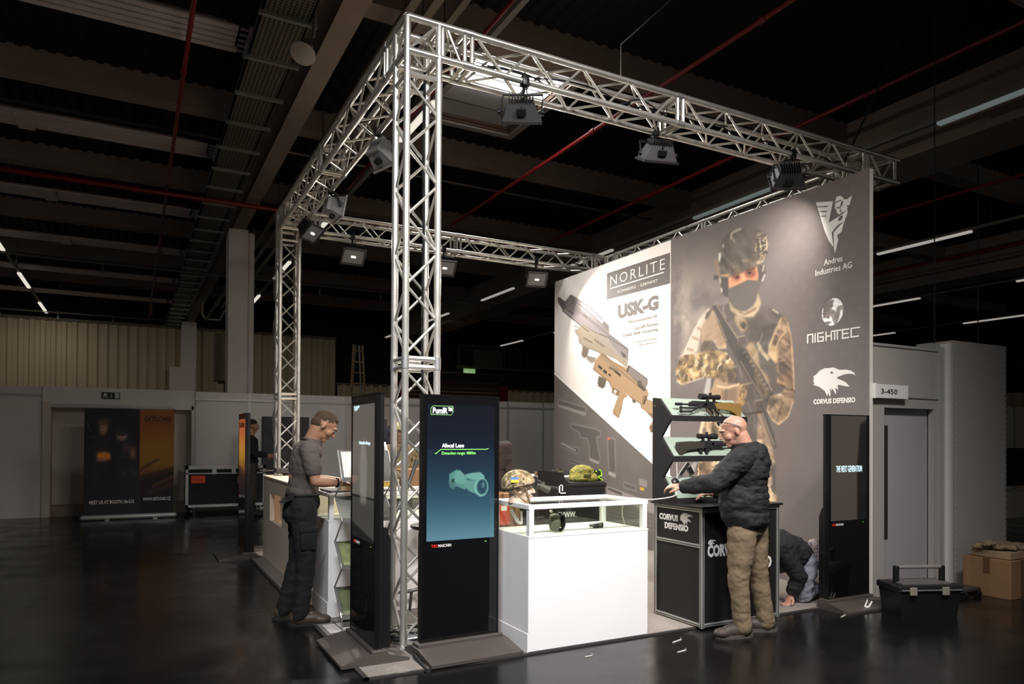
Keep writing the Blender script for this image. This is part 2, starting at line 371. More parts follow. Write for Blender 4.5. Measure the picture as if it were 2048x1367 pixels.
for k in range(30):
    y=-2+0.98*k; ob('cross_bracket',MB().box((-0.58,y,5.86),(0.02,y+0.045,5.9)),mat('galvanised_bracket',rgb(150,148,140),0.45,0.5),t,True)
# red sprinkler pipes
REDP=mat('red_pipe',rgb(118,20,20),0.4)
def pipe(lbl,pts,r=0.03,ext=None):
    t=thing('sprinkler_pipe',lbl,'pipe',pts[0]); ob('pipe_run',S(MB().tube(pts,r,8)),REDP,t,True)
    a=Vector(pts[0]); b=Vector(pts[-1]); L=(b-a).length; k=1.5
    while k<L: 
        p=a+(b-a)*(k/L); ob('coupling',S(MB().cyl(p-(b-a).normalized()*0.05,p+(b-a).normalized()*0.05,r*1.35,n=8)),REDP,t,True); k+=3.2
    return t
pipe('thin red sprinkler pipe crossing the radiant panels on the left',[(-1.17,-3,6.0),(-1.17,9.2,6.0)],0.028)
pipe('thicker red sprinkler main running left to right under the roof behind the panels',[(-9.6,9.3,5.80),(8.9,9.3,5.80)],0.045)
pipe('red sprinkler pipe passing above the front truss beam left of the skylight',[(2.0,-3,6.35),(2.0,9.1,6.35)],0.026)
pipe('bright red sprinkler pipe crossing behind the middle of the front truss beam',[(4.25,-4,6.0),(4.25,9.25,6.0)],0.03)
pipe('red sprinkler pipe crossing above the right part of the front truss beam',[(6.75,-4,6.0),(6.75,9.25,6.0)],0.032)
pipe('dark red sprinkler pipe beyond the right main beam',[(11.6,-3,6.0),(11.6,20,6.0)],0.03)
pipe('faint red sprinkler pipe far right above the second light rail',[(16.2,-3,6.0),(16.2,20,6.0)],0.03)
GP=mat('grey_pipe',rgb(112,106,98),0.5,0.3)
for y,z,x1,lb in ((15.3,5.7,8.5,'thin grey service pipe with drop sprinklers ahead of the column'),(8.4,6.6,9,'thin grey conduit just in front of the red sprinkler main'),(25.9,5.95,-0.4,'thin grey service pipe with drop sprinklers near the back wall')):
    t=thing('service_pipe',lb,'pipe',(-4,y,z)); ob('pipe_run',S(MB().tube([(-9,y,z),(x1,y,z)],0.028,6)),GP,t,True)
    if z!=6.6:
        x=-7.6
        while x<x1: ob('sprinkler_head',S(MB().cyl((x,y,z),(x,y,z-0.14),0.014,n=6).cyl((x,y,z-0.14),(x,y,z-0.24),0.032,n=8)),GP,t,True); x+=1.75
# skylight with shutter and bright lamp inside
t=thing('roof_skylight','open framed skylight above the front truss, its upper part glaring white','skylight',(3.2,5.0,6.9))
FR=mat('skylight_frame',rgb(150,140,132),0.5,noise=0.05)
mb=MB(); X0,X1,Y0_,Y1=2.45,4.02,3.95,6.15
for a,b in (((X0-0.12,Y0_-0.12,6.72),(X0,Y1+0.12,7.05)),((X1,Y0_-0.12,6.72),(X1+0.12,Y1+0.12,7.05)),((X0,Y0_-0.12,6.72),(X1,Y0_,7.05)),((X0,Y1,6.72),(X1,Y1+0.12,7.05))): mb.box(a,b)
ob('curb_frame',mb,FR,t,True)
mb=MB()
for k,(d,z0) in enumerate(((0.0,6.75),(0.04,6.79))):
    for a,b in (((X0+d,Y0_+d,z0),(X0+d+0.03,Y1-d,z0+0.05)),((X1-d-0.03,Y0_+d,z0),(X1-d,Y1-d,z0+0.05)),((X0+d,Y1-d-0.03,z0),(X1-d,Y1-d,z0+0.05)),((X0+d,Y0_+d,z0),(X1-d,Y0_+d+0.03,z0+0.05))): mb.box(a,b)
ob('inner_frame',mb,mat('timber_brown',rgb(92,70,52),0.6),t,True,label='brown inner lining')
ob('shutter_panel',MB().box((X0+0.05,5.0,6.84),(X1-0.05,Y1-0.05,6.87)),mat('skylight_panel',rgb(168,166,164),0.6),t,True,label='grey closed lower panel')
ob('daylight_pane',MB().box((X0+0.02,Y0_+0.02,6.80),(X1-0.02,5.0,6.82)),mat('skylight_bright',(1,1,1),0.5,emit=14.0),t,True,label='glaring white pane')
for y in (4.3,4.62): ob('glazing_bar',MB().box((X0+0.02,y,6.785),(X1-0.02,y+0.03,6.80)),WHITEP,t,True)
ob('panel_joint',MB().box((X0+0.05,5.6,6.83),(X1-0.05,5.62,6.84)),DGREY,t,True)
# loudspeaker under the beam
t=thing('ceiling_loudspeaker','round white faced loudspeaker hanging under the main beam','loudspeaker',(-0.15,2.82,5.5))
R=Vector((0.30,0.42,0.86)).to_track_quat('Z','X').to_matrix()
ob('horn',S(MB().lathe([(0.05,0.2),(0.08,0.13),(0.118,0.02),(0.13,0.0)],(0,0,0),20,R)),DGREY,t)
ob('face_grille',S(MB().lathe([(0.002,-0.03),(0.11,-0.018),(0.133,0.0),(0.125,0.012)],(0,0,0),24,R)),mat('speaker_white',rgb(190,180,166),0.5),t,label='pale round front')
ob('bracket',S(MB().cyl((0.1,0,0.2),(0.12,0,0.45),0.02).cyl((0.12,0,0.45),(0.05,0,0.9),0.008)),GP,t)
# partition wall of the hall on the left and behind the stand
PART=mat('partition_white',rgb(222,216,208),0.6,noise=0.03,nscale=1.2)
PARTB=mat('partition_beige',rgb(214,202,188),0.65,noise=0.04,nscale=1.5)
ALUP=mat('partition_post',rgb(180,178,174),0.4,0.4)
wl=thing('partition_wall','long white partition wall panels along the back left of the hall','wall panel',(2,10.7,0))
wl['kind']='structure'
def panel(x0,x1,z0=0.0,z1=2.37,m=PART,y=10.65,base=None):
    ob('wall_panel',MB().box((x0+0.015,y,z0),(x1-0.015,y+0.04,z1)),m,wl,True)
    ob('wall_post',MB().box((x1-0.022,y-0.012,z0),(x1+0.022,y+0.05,z1)),ALUP,wl,True)
xs=[-9.0,-8.0,-7.0,-6.0,-5.0,-4.0,-3.13]
for a,b in zip(xs,xs[1:]): panel(a,b)
ob('top_rail',MB().box((-9,10.62,2.2),(-3.13,10.66,2.24)),ALUP,wl,True)
# recessed exit portal
ob('portal_header',MB().box((-3.13,10.62,2.06),(-0.62,10.72,2.38)),PART,wl,True)
ob('portal_reveal',MB().box((-3.13,10.6,0),(-3.0,11.0,2.1)),PARTB,wl,True)
ob('portal_panel',MB().box((-3.0,10.95,0.12),(-0.6,11.0,2.06)),PARTB,wl,True,label='beige recessed panel')
ob('portal_plinth',MB().box((-3.0,10.7,0),(-0.6,10.9,0.2)),mat('plinth_beige',rgb(150,134,118),0.7),wl,True)
ob('portal_trim',MB().box((-3.0,10.60,2.0),(-0.62,10.64,2.07)).box((-0.66,10.6,0),(-0.6,10.66,2.1)),ALUP,wl,True)
xs=[-0.6,0.42,1.42,2.42,3.42,4.4,5.4,6.4,7.4,8.4,9.4,10.4,11.4,12.4,13.4]
for a,b in zip(xs,xs[1:]): panel(a,b,m=PART if a<2 or a>3.3 else PARTB)
ob('top_rail',MB().box((-0.6,10.62,2.2),(13.4,10.66,2.24)),ALUP,wl,True)
t=thing('exit_pictogram_sign','small dark exit pictogram sign on the header above the left banner','sign',(-2.05,10.6,2.2))
ob('plate',MB().box((-2.2,10.595,2.18),(-1.9,10.61,2.30)),mat('sign_dark',rgb(30,42,36),0.5),t,True)
ob('pictogram',MB().box((-1.985,10.585,2.19),(-1.915,10.595,2.29)).prism([(-2.19,2.2),(-2.165,2.2),(-2.14,2.235),(-2.12,2.2),(-2.1,2.2),(-2.125,2.25),(-2.1,2.27),(-2.13,2.275),(-2.15,2.29),(-2.165,2.27),(-2.18,2.25),(-2.15,2.25)],10.587,10.595,'y').box((-2.05,10.587,2.21),(-2.04,10.595,2.28)).prism([(-2.065,2.225),(-2.045,2.2),(-2.025,2.225)],10.587,10.595,'y'),mat('sign_white',rgb(210,205,196),0.5),t,True)
# wall cabinet + ladder behind the partition
t=thing('duct_box','beige metal duct box mounted beside the tall column','duct',(0.18,13.3,2.8))
ob('casing',MB().bbox((-0.0,13.3,2.8),(0.36,13.7,3.92),0.01),mat('duct_beige',rgb(170,156,134),0.6),t,True)
ob('bracket',MB().cyl((0.25,13.5,2.82),(0.25,13.5,2.4),0.02).box((0.1,13.35,2.74),(0.36,13.6,2.8)),DGREY,t,True)
t=thing('step_ladder','tall folded wooden step ladder rising behind the partition','ladder',(3.65,14,0))
WD=mat('ladder_wood',rgb(190,160,120),0.6,noise=0.15,nscale=12)
for s_ in (-1,1):
    ob('side_rail',MB().tube([(3.65+s_*0.32,14,0),(3.65+s_*0.12,14.1,3.96)],0.03,6),WD,t,True)
    ob('side_rail',MB().tube([(3.65+s_*0.30,14.35,0),(3.65+s_*0.05,14.15,3.96)],0.028,6),ALUB,t,True)
for k in range(13):
    z=0.3+0.29*k; hw=0.32-0.2*z/3.96
    ob('rung',MB().box((3.65-hw,13.98+0.1*z/3.96,z),(3.65+hw,14.05+0.1*z/3.96,z+0.03)),WD,t,True)

for x,z,w_,lb in ((1.03,6.3,0.05,'beige conduit under the roof beside the main beam, left of the light rail'),(1.25,6.3,0.05,'second beige conduit under the roof, nearer the light rail'),(1.52,6.3,0.04,'narrow beige conduit under the roof just left of the light rail')):
    t=thing('ceiling_conduit',lb,'conduit',(x,9,z)); ob('trunking',MB().box((x-w_,-4,z),(x+w_,24,z+0.05)),mat('conduit_beige',rgb(128,116,100),0.6),t,True)
    for k in range(6): ob('hanger_rod',MB().cyl((x,-1+4*k,z+0.05),(x,-1+4*k,7.0),0.008,n=5),DGREY,t,True)
t=thing('sprinkler_drop','thin dark red pipe running on behind the thicker sprinkler main, left','pipe',(-1.17,17,5.95)); ob('pipe_run',S(MB().tube([(-1.17,9.4,5.95),(-1.17,25.5,5.95)],0.022,8)),mat('red_pipe_dim',rgb(84,30,24),0.5),t,True)
for y in (12.5,16.5,21): ob('drop_head',S(MB().cyl((-1.17,y,5.95),(-1.17,y,5.5),0.014,n=6).cyl((-1.17,y,5.5),(-1.17,y,5.4),0.03,n=8)),mat('red_pipe_dim',(0,0,0)),t,True)
t=thing('hanging_frame','beige steel frame hanging from the roof just left of the tall column','frame',(0.6,20,5.2))
ob('frame_bar',MB().tube([(0.22,20,6.9),(0.25,20,5.35),(0.36,20,5.22),(0.76,20,5.22),(0.95,20,5.6)],0.035,6),mat('conduit_beige',(0,0,0)),t,True); ob('frame_bar',MB().tube([(0.36,20,5.22),(0.95,19.5,6.3)],0.03,6),mat('conduit_beige',(0,0,0)),t,True)
# ================================================================= the stand: carpet, truss, lamps
t=ob('carpet',MB().box((-0.40,-0.50,0.0),(4.40,5.35,0.012)),mat('grey_carpet',rgb(134,126,118),0.95,noise=0.10,nscale=40,bump=0.3,bscale=300)); tag(t,'grey carpet laid under the whole exhibition stand','carpet')
ob('edge_strip',MB().box((-0.43,-0.52,0),(-0.40,5.37,0.014)).box((-0.43,-0.52,0),(4.40,-0.50,0.014)),mat('carpet_tape',rgb(60,56,54),0.5),t)
t=ob('protective_sheet',MB().box((-0.37,0.30,0.012),(0.15,0.85,0.016)),mat('sheet_white',rgb(214,206,202),0.5,noise=0.05,nscale=6)); tag(t,'pale protective sheet lying on the carpet edge behind the left screen','sheet')
ob('fold_line',MB().box((-0.37,0.56,0.016),(0.15,0.575,0.018)),mat('fold_grey',rgb(120,112,108),0.6),t)

BR=MB().cyl((0,0,0),(1,0,0),1.0,n=8).mesh('brace',True)   # unit brace, scaled per use
BR.materials.append(ALU)
def brace(root,a,b,r=0.0105,nm='brace'):
    a=Vector(a); b=Vector(b); d=b-a; o=bpy.data.objects.new(nm,BR); COL.objects.link(o); o.parent=root
    q=d.to_track_quat('X','Z'); o.rotation_mode='QUATERNION'; o.location=a; o.rotation_quaternion=q; o.scale=(d.length,r,r); return o
CH=0.24
def truss(name,label,P0,P1,side,up,joints,ext0=0,ext1=0,group=None,base=None,skip=()):
    """square four chord truss; P0,P1 one chord axis, side/up unit vectors to the other chords"""
    P0=Vector(P0); P1=Vector(P1); side=Vector(side)*CH; up=Vector(up)*CH; d=(P1-P0); L=d.length; d=d/L
    root=thing(name,label,'truss',base if base else P0,0,group); inv=Vector(root.location)
    offs=[Vector((0,0,0)),side,side+up,up]
    for o_ in offs:
        a=P0+o_-d*ext0-inv; b=P1+o_+d*ext1-inv
        ob('chord',S(MB().tube([a,b],0.025,14)),ALU,root)
    js=[0]+list(joints)+[L]
    for ja,jb in zip(js,js[1:]):
        # end frames
        for jj in (ja+0.03,jb-0.03):
            for k in range(4):
                a=P0+offs[k]+d*jj-inv; b=P0+offs[(k+1)%4]+d*jj-inv; brace(root,a,b,0.018,'end_frame_bar')
        n=max(1,round((jb-ja-0.12)/0.25)); st=(jb-ja-0.12)/n
        for f in range(4):
            if f in skip: continue
            A=offs[f]; B=offs[(f+1)%4]
            for i in range(n):
                s0=ja+0.06+i*st; s1=s0+st
                if (i+f)%2==0: a,b=P0+A+d*s0,P0+B+d*s1
                else: a,b=P0+B+d*s0,P0+A+d*s1
                brace(root,a-inv,b-inv)
    for j in joints:
        for o_ in offs: ob('coupler',S(MB().cyl(P0+o_+d*(j-0.045)-inv,P0+o_+d*(j+0.045)-inv,0.029,n=12)),ALUB,root)
    return root
ZT=4.475; ZB=ZT-CH
# towers (chords run vertically)
tw=truss('truss_tower','bright aluminium truss tower at the near corner of the stand',(0,0,0.02),(0,0,4.10),(1,0,0),(0,1,0),[2.0],base=(0,0,0),ext1=0.1)
ob('base_plate',MB().bbox((-0.06,-0.06,0.012),(0.30,0.30,0.02),0.003),ALUB,tw)
tb=truss('truss_tower','aluminium truss tower at the far left corner, behind the man in the grey T-shirt',(0,4.87,0.02),(0,4.87,4.10),(1,0,0),(0,1,0),[2.0],base=(0,4.87,0),ext1=0.1)
ob('base_plate',MB().bbox((-0.06,-0.06,0.012),(0.30,0.30,0.02),0.003),ALUB,tb)
# corner boxes
def corner(label,x,y):
    root=thing('truss_corner',label,'truss',(x,y,4.1))
    c=[(0,0),(CH,0),(CH,CH),(0,CH)]
    for a,b in c: ob('upright_tube',S(MB().cyl((a,b,0.0),(a,b,ZT-4.1),0.025)),ALU,root)
    for z in (ZB-4.1,ZT-4.1):
        for k in range(4):
            a=c[k]; b=c[(k+1)%4]; ob('cross_tube',S(MB().cyl((a[0],a[1],z),(b[0],b[1],z),0.022)),ALU,root)
    for k in range(4):
        a=c[k]; b=c[(k+1)%4]; brace(root,(a[0],a[1],ZB-4.1),(b[0],b[1],ZT-4.1))
    return root
corner('aluminium corner box joining the two beams on top of the near tower',0,0)
corner('aluminium corner box on top of the far left tower',0,4.87)
truss('truss_beam','long aluminium truss beam across the front of the stand, ending beyond the printed wall',(CH,0,ZT),(5.5,0,ZT),(0,1,0),(0,0,-1),[0.235,2.26,4.76],ext0=CH,ext1=0.02)
truss('truss_beam','aluminium truss beam running back along the left side of the stand',(0,CH,ZT),(0,4.87,ZT),(1,0,0),(0,0,-1),[0.235,2.4,4.4],ext0=CH,ext1=CH)
truss('truss_beam','aluminium truss beam across the back of the stand',(CH,4.87,ZT),(5.20,4.87,ZT),(0,1,0),(0,0,-1),[0.235,2.3,4.7],ext0=CH,ext1=CH)
truss('truss_beam','aluminium truss beam behind the top edge of the printed wall',(5.20,0.30,ZT),(5.20,4.87,ZT),(1,0,0),(0,0,-1),[0.235,2.3,4.3],ext0=0,ext1=CH)
# suspension wires
t=thing('suspension_cable','thin steel cable from the roof to the middle of the front truss beam','cable',(1.86,0,4.5)); ob('wire',MB().tube([(1.86,0.0,4.5),(1.86,0.0,4.76),(3.3,0.0,6.2),(4.0,0.05,7.0)],0.007,6),GP,t,True)
t=thing('suspension_cable','black suspension strap rising from the right end of the front truss beam','cable',(4.9,0.2,4.45)); ob('wire',MB().tube([(4.85,0.2,4.3),(5.4,0.2,5.2),(6.4,0.2,7.0)],0.011,6),BLACKM,t,True)
t=thing('suspension_cable','thin black cable hanging straight down right of the printed wall','cable',(5.35,-0.5,3)); ob('wire',MB().tube([(5.35,-0.5,2.45),(5.35,-0.5,7.0)],0.006,6),BLACKM,t,True)
# floodlights
LAMPL=mat('lamp_housing_light',rgb(176,174,174),0.45,0.2); LAMPG=mat('lamp_glass_lit',(1,1,1),0.3,emit=2.5,ecol=(1,0.95,0.88,1)); LAMPC=mat('lamp_housing',rgb(60,58,57),0.45,0.3); LAMPR=mat('lamp_reflector',rgb(96,93,90),0.35,0.3,emit=0.03,ecol=(1,0.95,0.88,1))
def flood(label,loc,target,zhang,power,hang,spread=2.2,size=0.09,color=(1,0.93,0.85),body=LAMPC):
    t=thing('floodlight',label,'floodlight',loc,group='floodlights hanging under the truss'); L=Vector(loc)
    q=(Vector(target)-L).to_track_quat('-Z','Y'); Rm=q.to_matrix().to_4x4()
    def T(mb): mb.v=[tuple(Rm@Vector(v)) for v in mb.v]; return mb
    # housing: tapered box opening to the front (local -z)
    a,b=0.15,0.115; A,B=0.10,0.07
    mb=MB(); mb.add([(-a,-b,-0.05),(a,-b,-0.05),(a,b,-0.05),(-a,b,-0.05),(-A,-B,0.08),(A,-B,0.08),(A,B,0.08),(-A,B,0.08)],[(4,5,6,7),(0,4,7,3),(1,2,6,5),(0,1,5,4),(3,7,6,2)])
    ob('housing',T(mb),body,t)
    mb=MB(); f=0.012
    mb.box((-a-f,-b-f,-0.06),(-a+f,b+f,-0.04)).box((a-f,-b-f,-0.06),(a+f,b+f,-0.04)).box((-a,-b-f,-0.06),(a,-b+f,-0.04)).box((-a,b-f,-0.06),(a,b+f,-0.04)); ob('front_frame',T(mb),body,t)
    mb=MB().add([(-a+f,-b+f,-0.046),(a-f,-b+f,-0.046),(a-f,b-f,-0.046),(-a+f,b-f,-0.046)],[(0,1,2,3)]); ob('reflector',T(mb),LAMPR,t)
    ob('lamp_tube',T(S(MB().cap((-0.02,0,-0.052),(0.02,0,-0.052),0.014,0.014,8))),LAMPG,t)
    for k in range(9):
        x=-0.09+0.0225*k; ob('cooling_fin',T(MB().box((x-0.003,-0.075,0.07),(x+0.003,0.075,0.125))),body,t)
    ob('knob',T(S(MB().cyl((-a-0.03,0,0),(-a-0.008,0,0),0.022).cyl((a+0.008,0,0),(a+0.03,0,0),0.022))),BLACK,t)
    ob('junction_box',T(MB().bbox((-0.035,-B-0.055,0.0),(0.035,-B-0.02,0.05),0.004)),BLACK,t)
    pz=Vector(hang)-L; s0=Rm@Vector((-a-0.012,0,0)); s1=Rm@Vector((a+0.012,0,0)); h=pz*0.62
    ob('bracket',MB().tube([s0,s0*0.95+h,s1*0.95+h,s1],0.011,6),LAMPC,t)
    ob('clamp',S(MB().cyl(h,pz,0.014,n=8).bbox((pz.x-0.03,pz.y-0.03,pz.z-0.02),(pz.x+0.03,pz.y+0.03,pz.z+0.06),0.006)),BLACK,t)
    ob('power_lead',S(MB().tube(spline([Rm@Vector((0,-B-0.04,0.03)),Rm@Vector((0,-B-0.04,0.03))+Vector((0.02,0.03,0.10)),pz*0.8+Vector((0.05,0.04,0)),pz+Vector((0.03,0.05,0.12))],4),0.006,5)),BLACK,t)
    l=bpy.data.lights.new('floodlight_beam','AREA'); l.shape='RECTANGLE'; l.size=size; l.size_y=size*0.7; l.energy=power*FLOOD_POWER; l.color=color; l.spread=spread
    lo=bpy.data.objects.new('floodlight_beam',l); COL.objects.link(lo); lo.parent=t; lo.rotation_mode='QUATERNION'; lo.rotation_quaternion=q; lo.location=Rm@Vector((0,0,-0.08))
    return t
flood('dark floodlight turned down and away under the left third of the front truss beam',(0.95,0.06,4.02),(2.0,2.2,0.8),0,32,(0.95,0.0,4.215),body=DGREY)
flood('grey floodlight hanging under the middle of the front truss beam',(2.42,0.20,4.02),(2.9,1.9,0.6),0,28,(2.42,0.24,4.215))
flood('finned floodlight under the front truss beam beside the winged emblem of the printed wall',(3.78,-0.05,3.98),(4.4,0.85,3.15),0,10,(3.9,0.0,4.215),spread=1.7,body=DGREY)
flood('grey floodlight under the left side beam, nearest the near tower',(0.30,1.44,4.05),(4.37,2.6,2.0),0,12,(0.24,1.44,4.215),spread=1.5,body=LAMPL)
flood('grey floodlight under the middle of the left side beam',(0.30,3.18,4.05),(4.37,3.4,3.3),0,12,(0.24,3.18,4.215),spread=1.3,body=LAMPL)
flood('grey floodlight at the far end of the left side beam above the far tower',(0.28,4.4,4.10),(2.4,2.2,0.9),0,45,(0.24,4.4,4.215))
flood('grey floodlight under the left part of the back truss beam',(0.95,4.85,3.98),(1.0,1.8,0.9),0,50,(0.95,4.87,4.215))
flood('grey floodlight under the middle of the back truss beam, right of the near tower',(2.30,4.85,3.98),(1.9,1.4,0.8),0,50,(2.30,4.87,4.215))
flood('grey floodlight under the back truss beam beside the far edge of the printed wall',(3.85,4.85,3.98),(2.9,1.2,0.8),0,45,(3.85,4.87,4.215))
# cables in the trusses
def cable(lbl,pts,r=0.007,m=BLACKM,n=6,nm='power_cable'):
    t=thing(nm,lbl,'cable',pts[0]); ob('lead',S(MB().tube(spline(pts,n),r,6)),m,t,True); return t
rng=random.Random(4)
pts=[(0.3+0.26*k,0.06+0.1*rng.random(),ZB+0.04+0.13*rng.random()) for k in range(19)]; cable('loose black power cable lying inside the front truss beam',pts)
pts=[(0.5+0.3*k,0.10+0.1*rng.random(),ZT-0.03-0.16*rng.random()) for k in range(10)]; cable('second black cable looped through the front truss beam above the left lamp',pts,0.006)
pts=[(0.06+0.12*rng.random(),0.3+0.3*k,ZB+0.03+0.14*rng.random()) for k in range(15)]; cable('black power cable lying inside the left truss beam',pts)
pts=[(0.4+0.32*k,4.93+0.1*rng.random(),ZB+0.03+0.12*rng.random()) for k in range(15)]; cable('black power cable lying inside the back truss beam',pts,0.008)
cable('black power cable running down inside the near tower',[(0.20,0.18,4.2),(0.19,0.17,3.6),(0.20,0.18,3.0),(0.19,0.17,2.4),(0.2,0.18,1.6),(0.19,0.16,0.9),(0.2,0.17,0.3),(0.17,0.15,0.03)],0.009)
cable('grey power cable running down the far left tower',[(0.19,4.9,4.2),(0.18,4.9,3.4),(0.2,4.92,2.6),(0.18,4.9,1.8),(0.2,4.9,0.9),(0.17,4.95,0.05)],0.012,GP)
for i,(ax,ay,zz) in enumerate(((0.0,4.9,3.0),)):
    for k in range(4): cable('slack grey cable bulging from the far left tower, bulge '+['lowest','second from the bottom','third from the bottom','topmost'][k],[(0.0,5.1,1.35+0.62*k),(-0.035,5.1,1.5+0.62*k),(-0.04,5.1,1.75+0.62*k),(0.0,5.1,1.93+0.62*k)],0.009,GP)
# tangle of cables at the tower foot
for i in range(7):
    pts=[]; a0=rng.random()*6
    for k in range(9): a=a0+k*0.8; rr=0.07+0.06*rng.random(); pts.append((0.12+rr*math.cos(a)*1.5,0.10+rr*math.sin(a),0.035+0.012*i+0.02*rng.random()))
    cable('coiled cable in the tangle at the foot of the near tower, '+['lowest coil','second coil up','third coil up','fourth coil up','fifth coil up','sixth coil up','uppermost coil'][i],pts,0.006,BLACK if i%2 else mat('cable_silver',rgb(170,165,158),0.3,0.5))
cable('black cable crossing the carpet between the two front screens',[(0.12,-0.02,0.03),(0.05,-0.16,0.02),(-0.01,-0.26,0.03),(-0.02,-0.42,0.012),(-0.03,-0.55,0.01)],0.014)

# ================================================================= graphic wall
WX=4.37; Y0W,Y1W,HW=-0.487,5.15,4.03
FRW=mat('frame_white',rgb(226,220,208),0.45)
gw=thing('graphic_wall','tall printed exhibition wall with rifles, a masked soldier and white emblems','display wall',(WX,2.3,0))
ob('frame',MB().box((WX+0.002,Y0W,0.012),(WX+0.05,Y1W,HW)),FRW,gw,True,label='white wall frame')
ob('foot',MB().box((WX-0.02,Y0W-0.01,0.0),(WX+0.06,Y0W+0.06,0.02)),DGREY,gw,True)
def on_wall(px,py,X=WX):
    d=FW+RT*((px-1024)/FPX)-UP*((py-Y0)/FPX); t_=(X-CAMP.x)/d.x; P=CAMP+d*t_; return P.y,P.z
class Art:
    def __init__(s,wm,hm,ppm,fn=None):
        s.W=int(wm*ppm); s.H=int(hm*ppm); s.p=ppm; s.a=np.zeros((s.H,s.W,3),np.float32); s.fn=fn
    def blur(s,m,r):
        r=int(r)
        if r<1: return m
        for _ in range(2):
            for ax in (0,1):
                c=np.cumsum(np.pad(m,[(r+1,r) if i==ax else (0,0) for i in range(2)],mode='edge'),axis=ax); n=m.shape[ax]
                m=(np.take(c,range(2*r+1,2*r+1+n),axis=ax)-np.take(c,range(0,n),axis=ax))/(2*r+1)
        return m
    def mask(s,pts):
        P=[(q[0]*s.p,q[1]*s.p) for q in (s.fn(*p) if s.fn else p for p in pts)]
        xs=[p[0] for p in P]; ys=[p[1] for p in P]
        x0=max(0,int(min(xs))-1); x1=min(s.W,int(max(xs))+2); y0=max(0,int(min(ys))-1); y1=min(s.H,int(max(ys))+2)
        m=np.zeros((s.H,s.W),np.float32)
        if x1<=x0 or y1<=y0: return m
        K=2; gx=x0+(np.arange((x1-x0)*K)+0.5)/K; gy=y0+(np.arange((y1-y0)*K)+0.5)/K; ins=np.zeros((len(gy),len(gx)),bool)
        for i in range(len(P)):
            ax,ay=P[i]; bx,by=P[(i+1)%len(P)]
            if ay==by: continue
            c=((ay>gy)!=(by>gy)); xi=(bx-ax)*(gy-ay)/(by-ay)+ax
            ins^=(c[:,None]&(gx[None,:]<xi[:,None]))
        m[y0:y1,x0:x1]=ins.reshape(y1-y0,K,x1-x0,K).mean(axis=(1,3)); return m
    def put(s,m,col,al=1.0):
        c=np.asarray(col,np.float32)/255 if not (isinstance(col,np.ndarray) and col.ndim==3) else col
        k=(m*al)[...,None]; s.a=s.a*(1-k)+c*k
    def poly(s,pts,col,al=1.0,blur=0): s.put(s.blur(s.mask(pts),blur),col,al)
    def line(s,pts,wd,col,al=1.0,blur=0):
        Q=[s.fn(*p) if s.fn else p for p in pts]; f=s.fn; s.fn=None; m=np.zeros((s.H,s.W),np.float32)
        for a,b in zip(Q,Q[1:]):
            dx,dy=b[0]-a[0],b[1]-a[1]; L=math.hypot(dx,dy) or 1; nx,ny=-dy/L*wd/2,dx/L*wd/2
            m=np.maximum(m,s.mask([(a[0]+nx,a[1]+ny),(b[0]+nx,b[1]+ny),(b[0]-nx,b[1]-ny),(a[0]-nx,a[1]-ny)]))
        s.fn=f; s.put(s.blur(m,blur),col,al)
    def ellp(s,c,rx,ry,col,al=1.0,blur=0,n=24): s.poly([(c[0]+rx*math.cos(2*PI*i/n),c[1]+ry*math.sin(2*PI*i/n)) for i in range(n)],col,al,blur)
    def noise(s,cell,seed=0,oct=3):
        r=np.random.RandomState(seed); out=np.zeros((s.H,s.W),np.float32); amp=1; tot=0
        for _ in range(oct):
            gh,gw_=int(s.H/cell)+3,int(s.W/cell)+3; g=r.rand(gh,gw_).astype(np.float32)
            y=np.arange(s.H)/cell; x=np.arange(s.W)/cell; yi=y.astype(int); xi=x.astype(int); fy=y-yi; fx=x-xi; fy=(fy*fy*(3-2*fy))[:,None]; fx=(fx*fx*(3-2*fx))[None,:]
            v=g[yi][:,xi]*(1-fy)*(1-fx)+g[yi+1][:,xi]*fy*(1-fx)+g[yi][:,xi+1]*(1-fy)*fx+g[yi+1][:,xi+1]*fy*fx
            out+=amp*v; tot+=amp; amp*=0.5; cell=max(1.5,cell/2)
        return out/tot
    def pattern(s,cols,cell,seed=0):
        out=np.zeros((s.H,s.W,3),np.float32)+np.asarray(cols[0],np.float32)/255
        for i,c in enumerate(cols[1:]):
            n=s.noise(cell*(1.0-0.08*i),seed*7+i*13+1,2); q=np.quantile(n,0.66); k=np.clip((n-q)*22+0.5,0,1)[...,None]
            out=out*(1-k)+np.asarray(c,np.float32)/255*k
        sh=(0.70+0.60*s.noise(cell*1.3,seed+5,3))[...,None]
        return np.clip(out*sh,0,1)
    def fold(s,ang,cu,cv,seed,lo=0.62,hi=1.22,wob=0.0):
        r=np.random.RandomState(seed); y,x=np.mgrid[0:s.H,0:s.W].astype(np.float32); c,d=math.cos(ang),math.sin(ang)
        if wob: wn=s.noise(40,seed+3,2)*wob; x=x+wn; y=y-wn
        u=(x*c+y*d)/cu; v=(-x*d+y*c)/cv; g=r.rand(128,128).astype(np.float32); out=0; amp=1.0; tot=0
        for k in range(2):
            ui=np.floor(u).astype(int); vi=np.floor(v).astype(int); fu=u-ui; fv=v-vi; fu=fu*fu*(3-2*fu); fv=fv*fv*(3-2*fv); G=lambda a,b:g[a%128,b%128]
            n=G(vi,ui)*(1-fv)*(1-fu)+G(vi+1,ui)*fv*(1-fu)+G(vi,ui+1)*(1-fv)*fu+G(vi+1,ui+1)*fv*fu
            out=out+amp*(1-np.abs(2*n-1)) if k==0 else out+amp*n; tot+=amp; amp*=0.6; u=u*2.1+5; v=v*2.1+9
        return lo+(hi-lo)*out/tot
    def shade(s,m,f): s.a=s.a*(1+(m[...,None])*(f[...,None]-1))
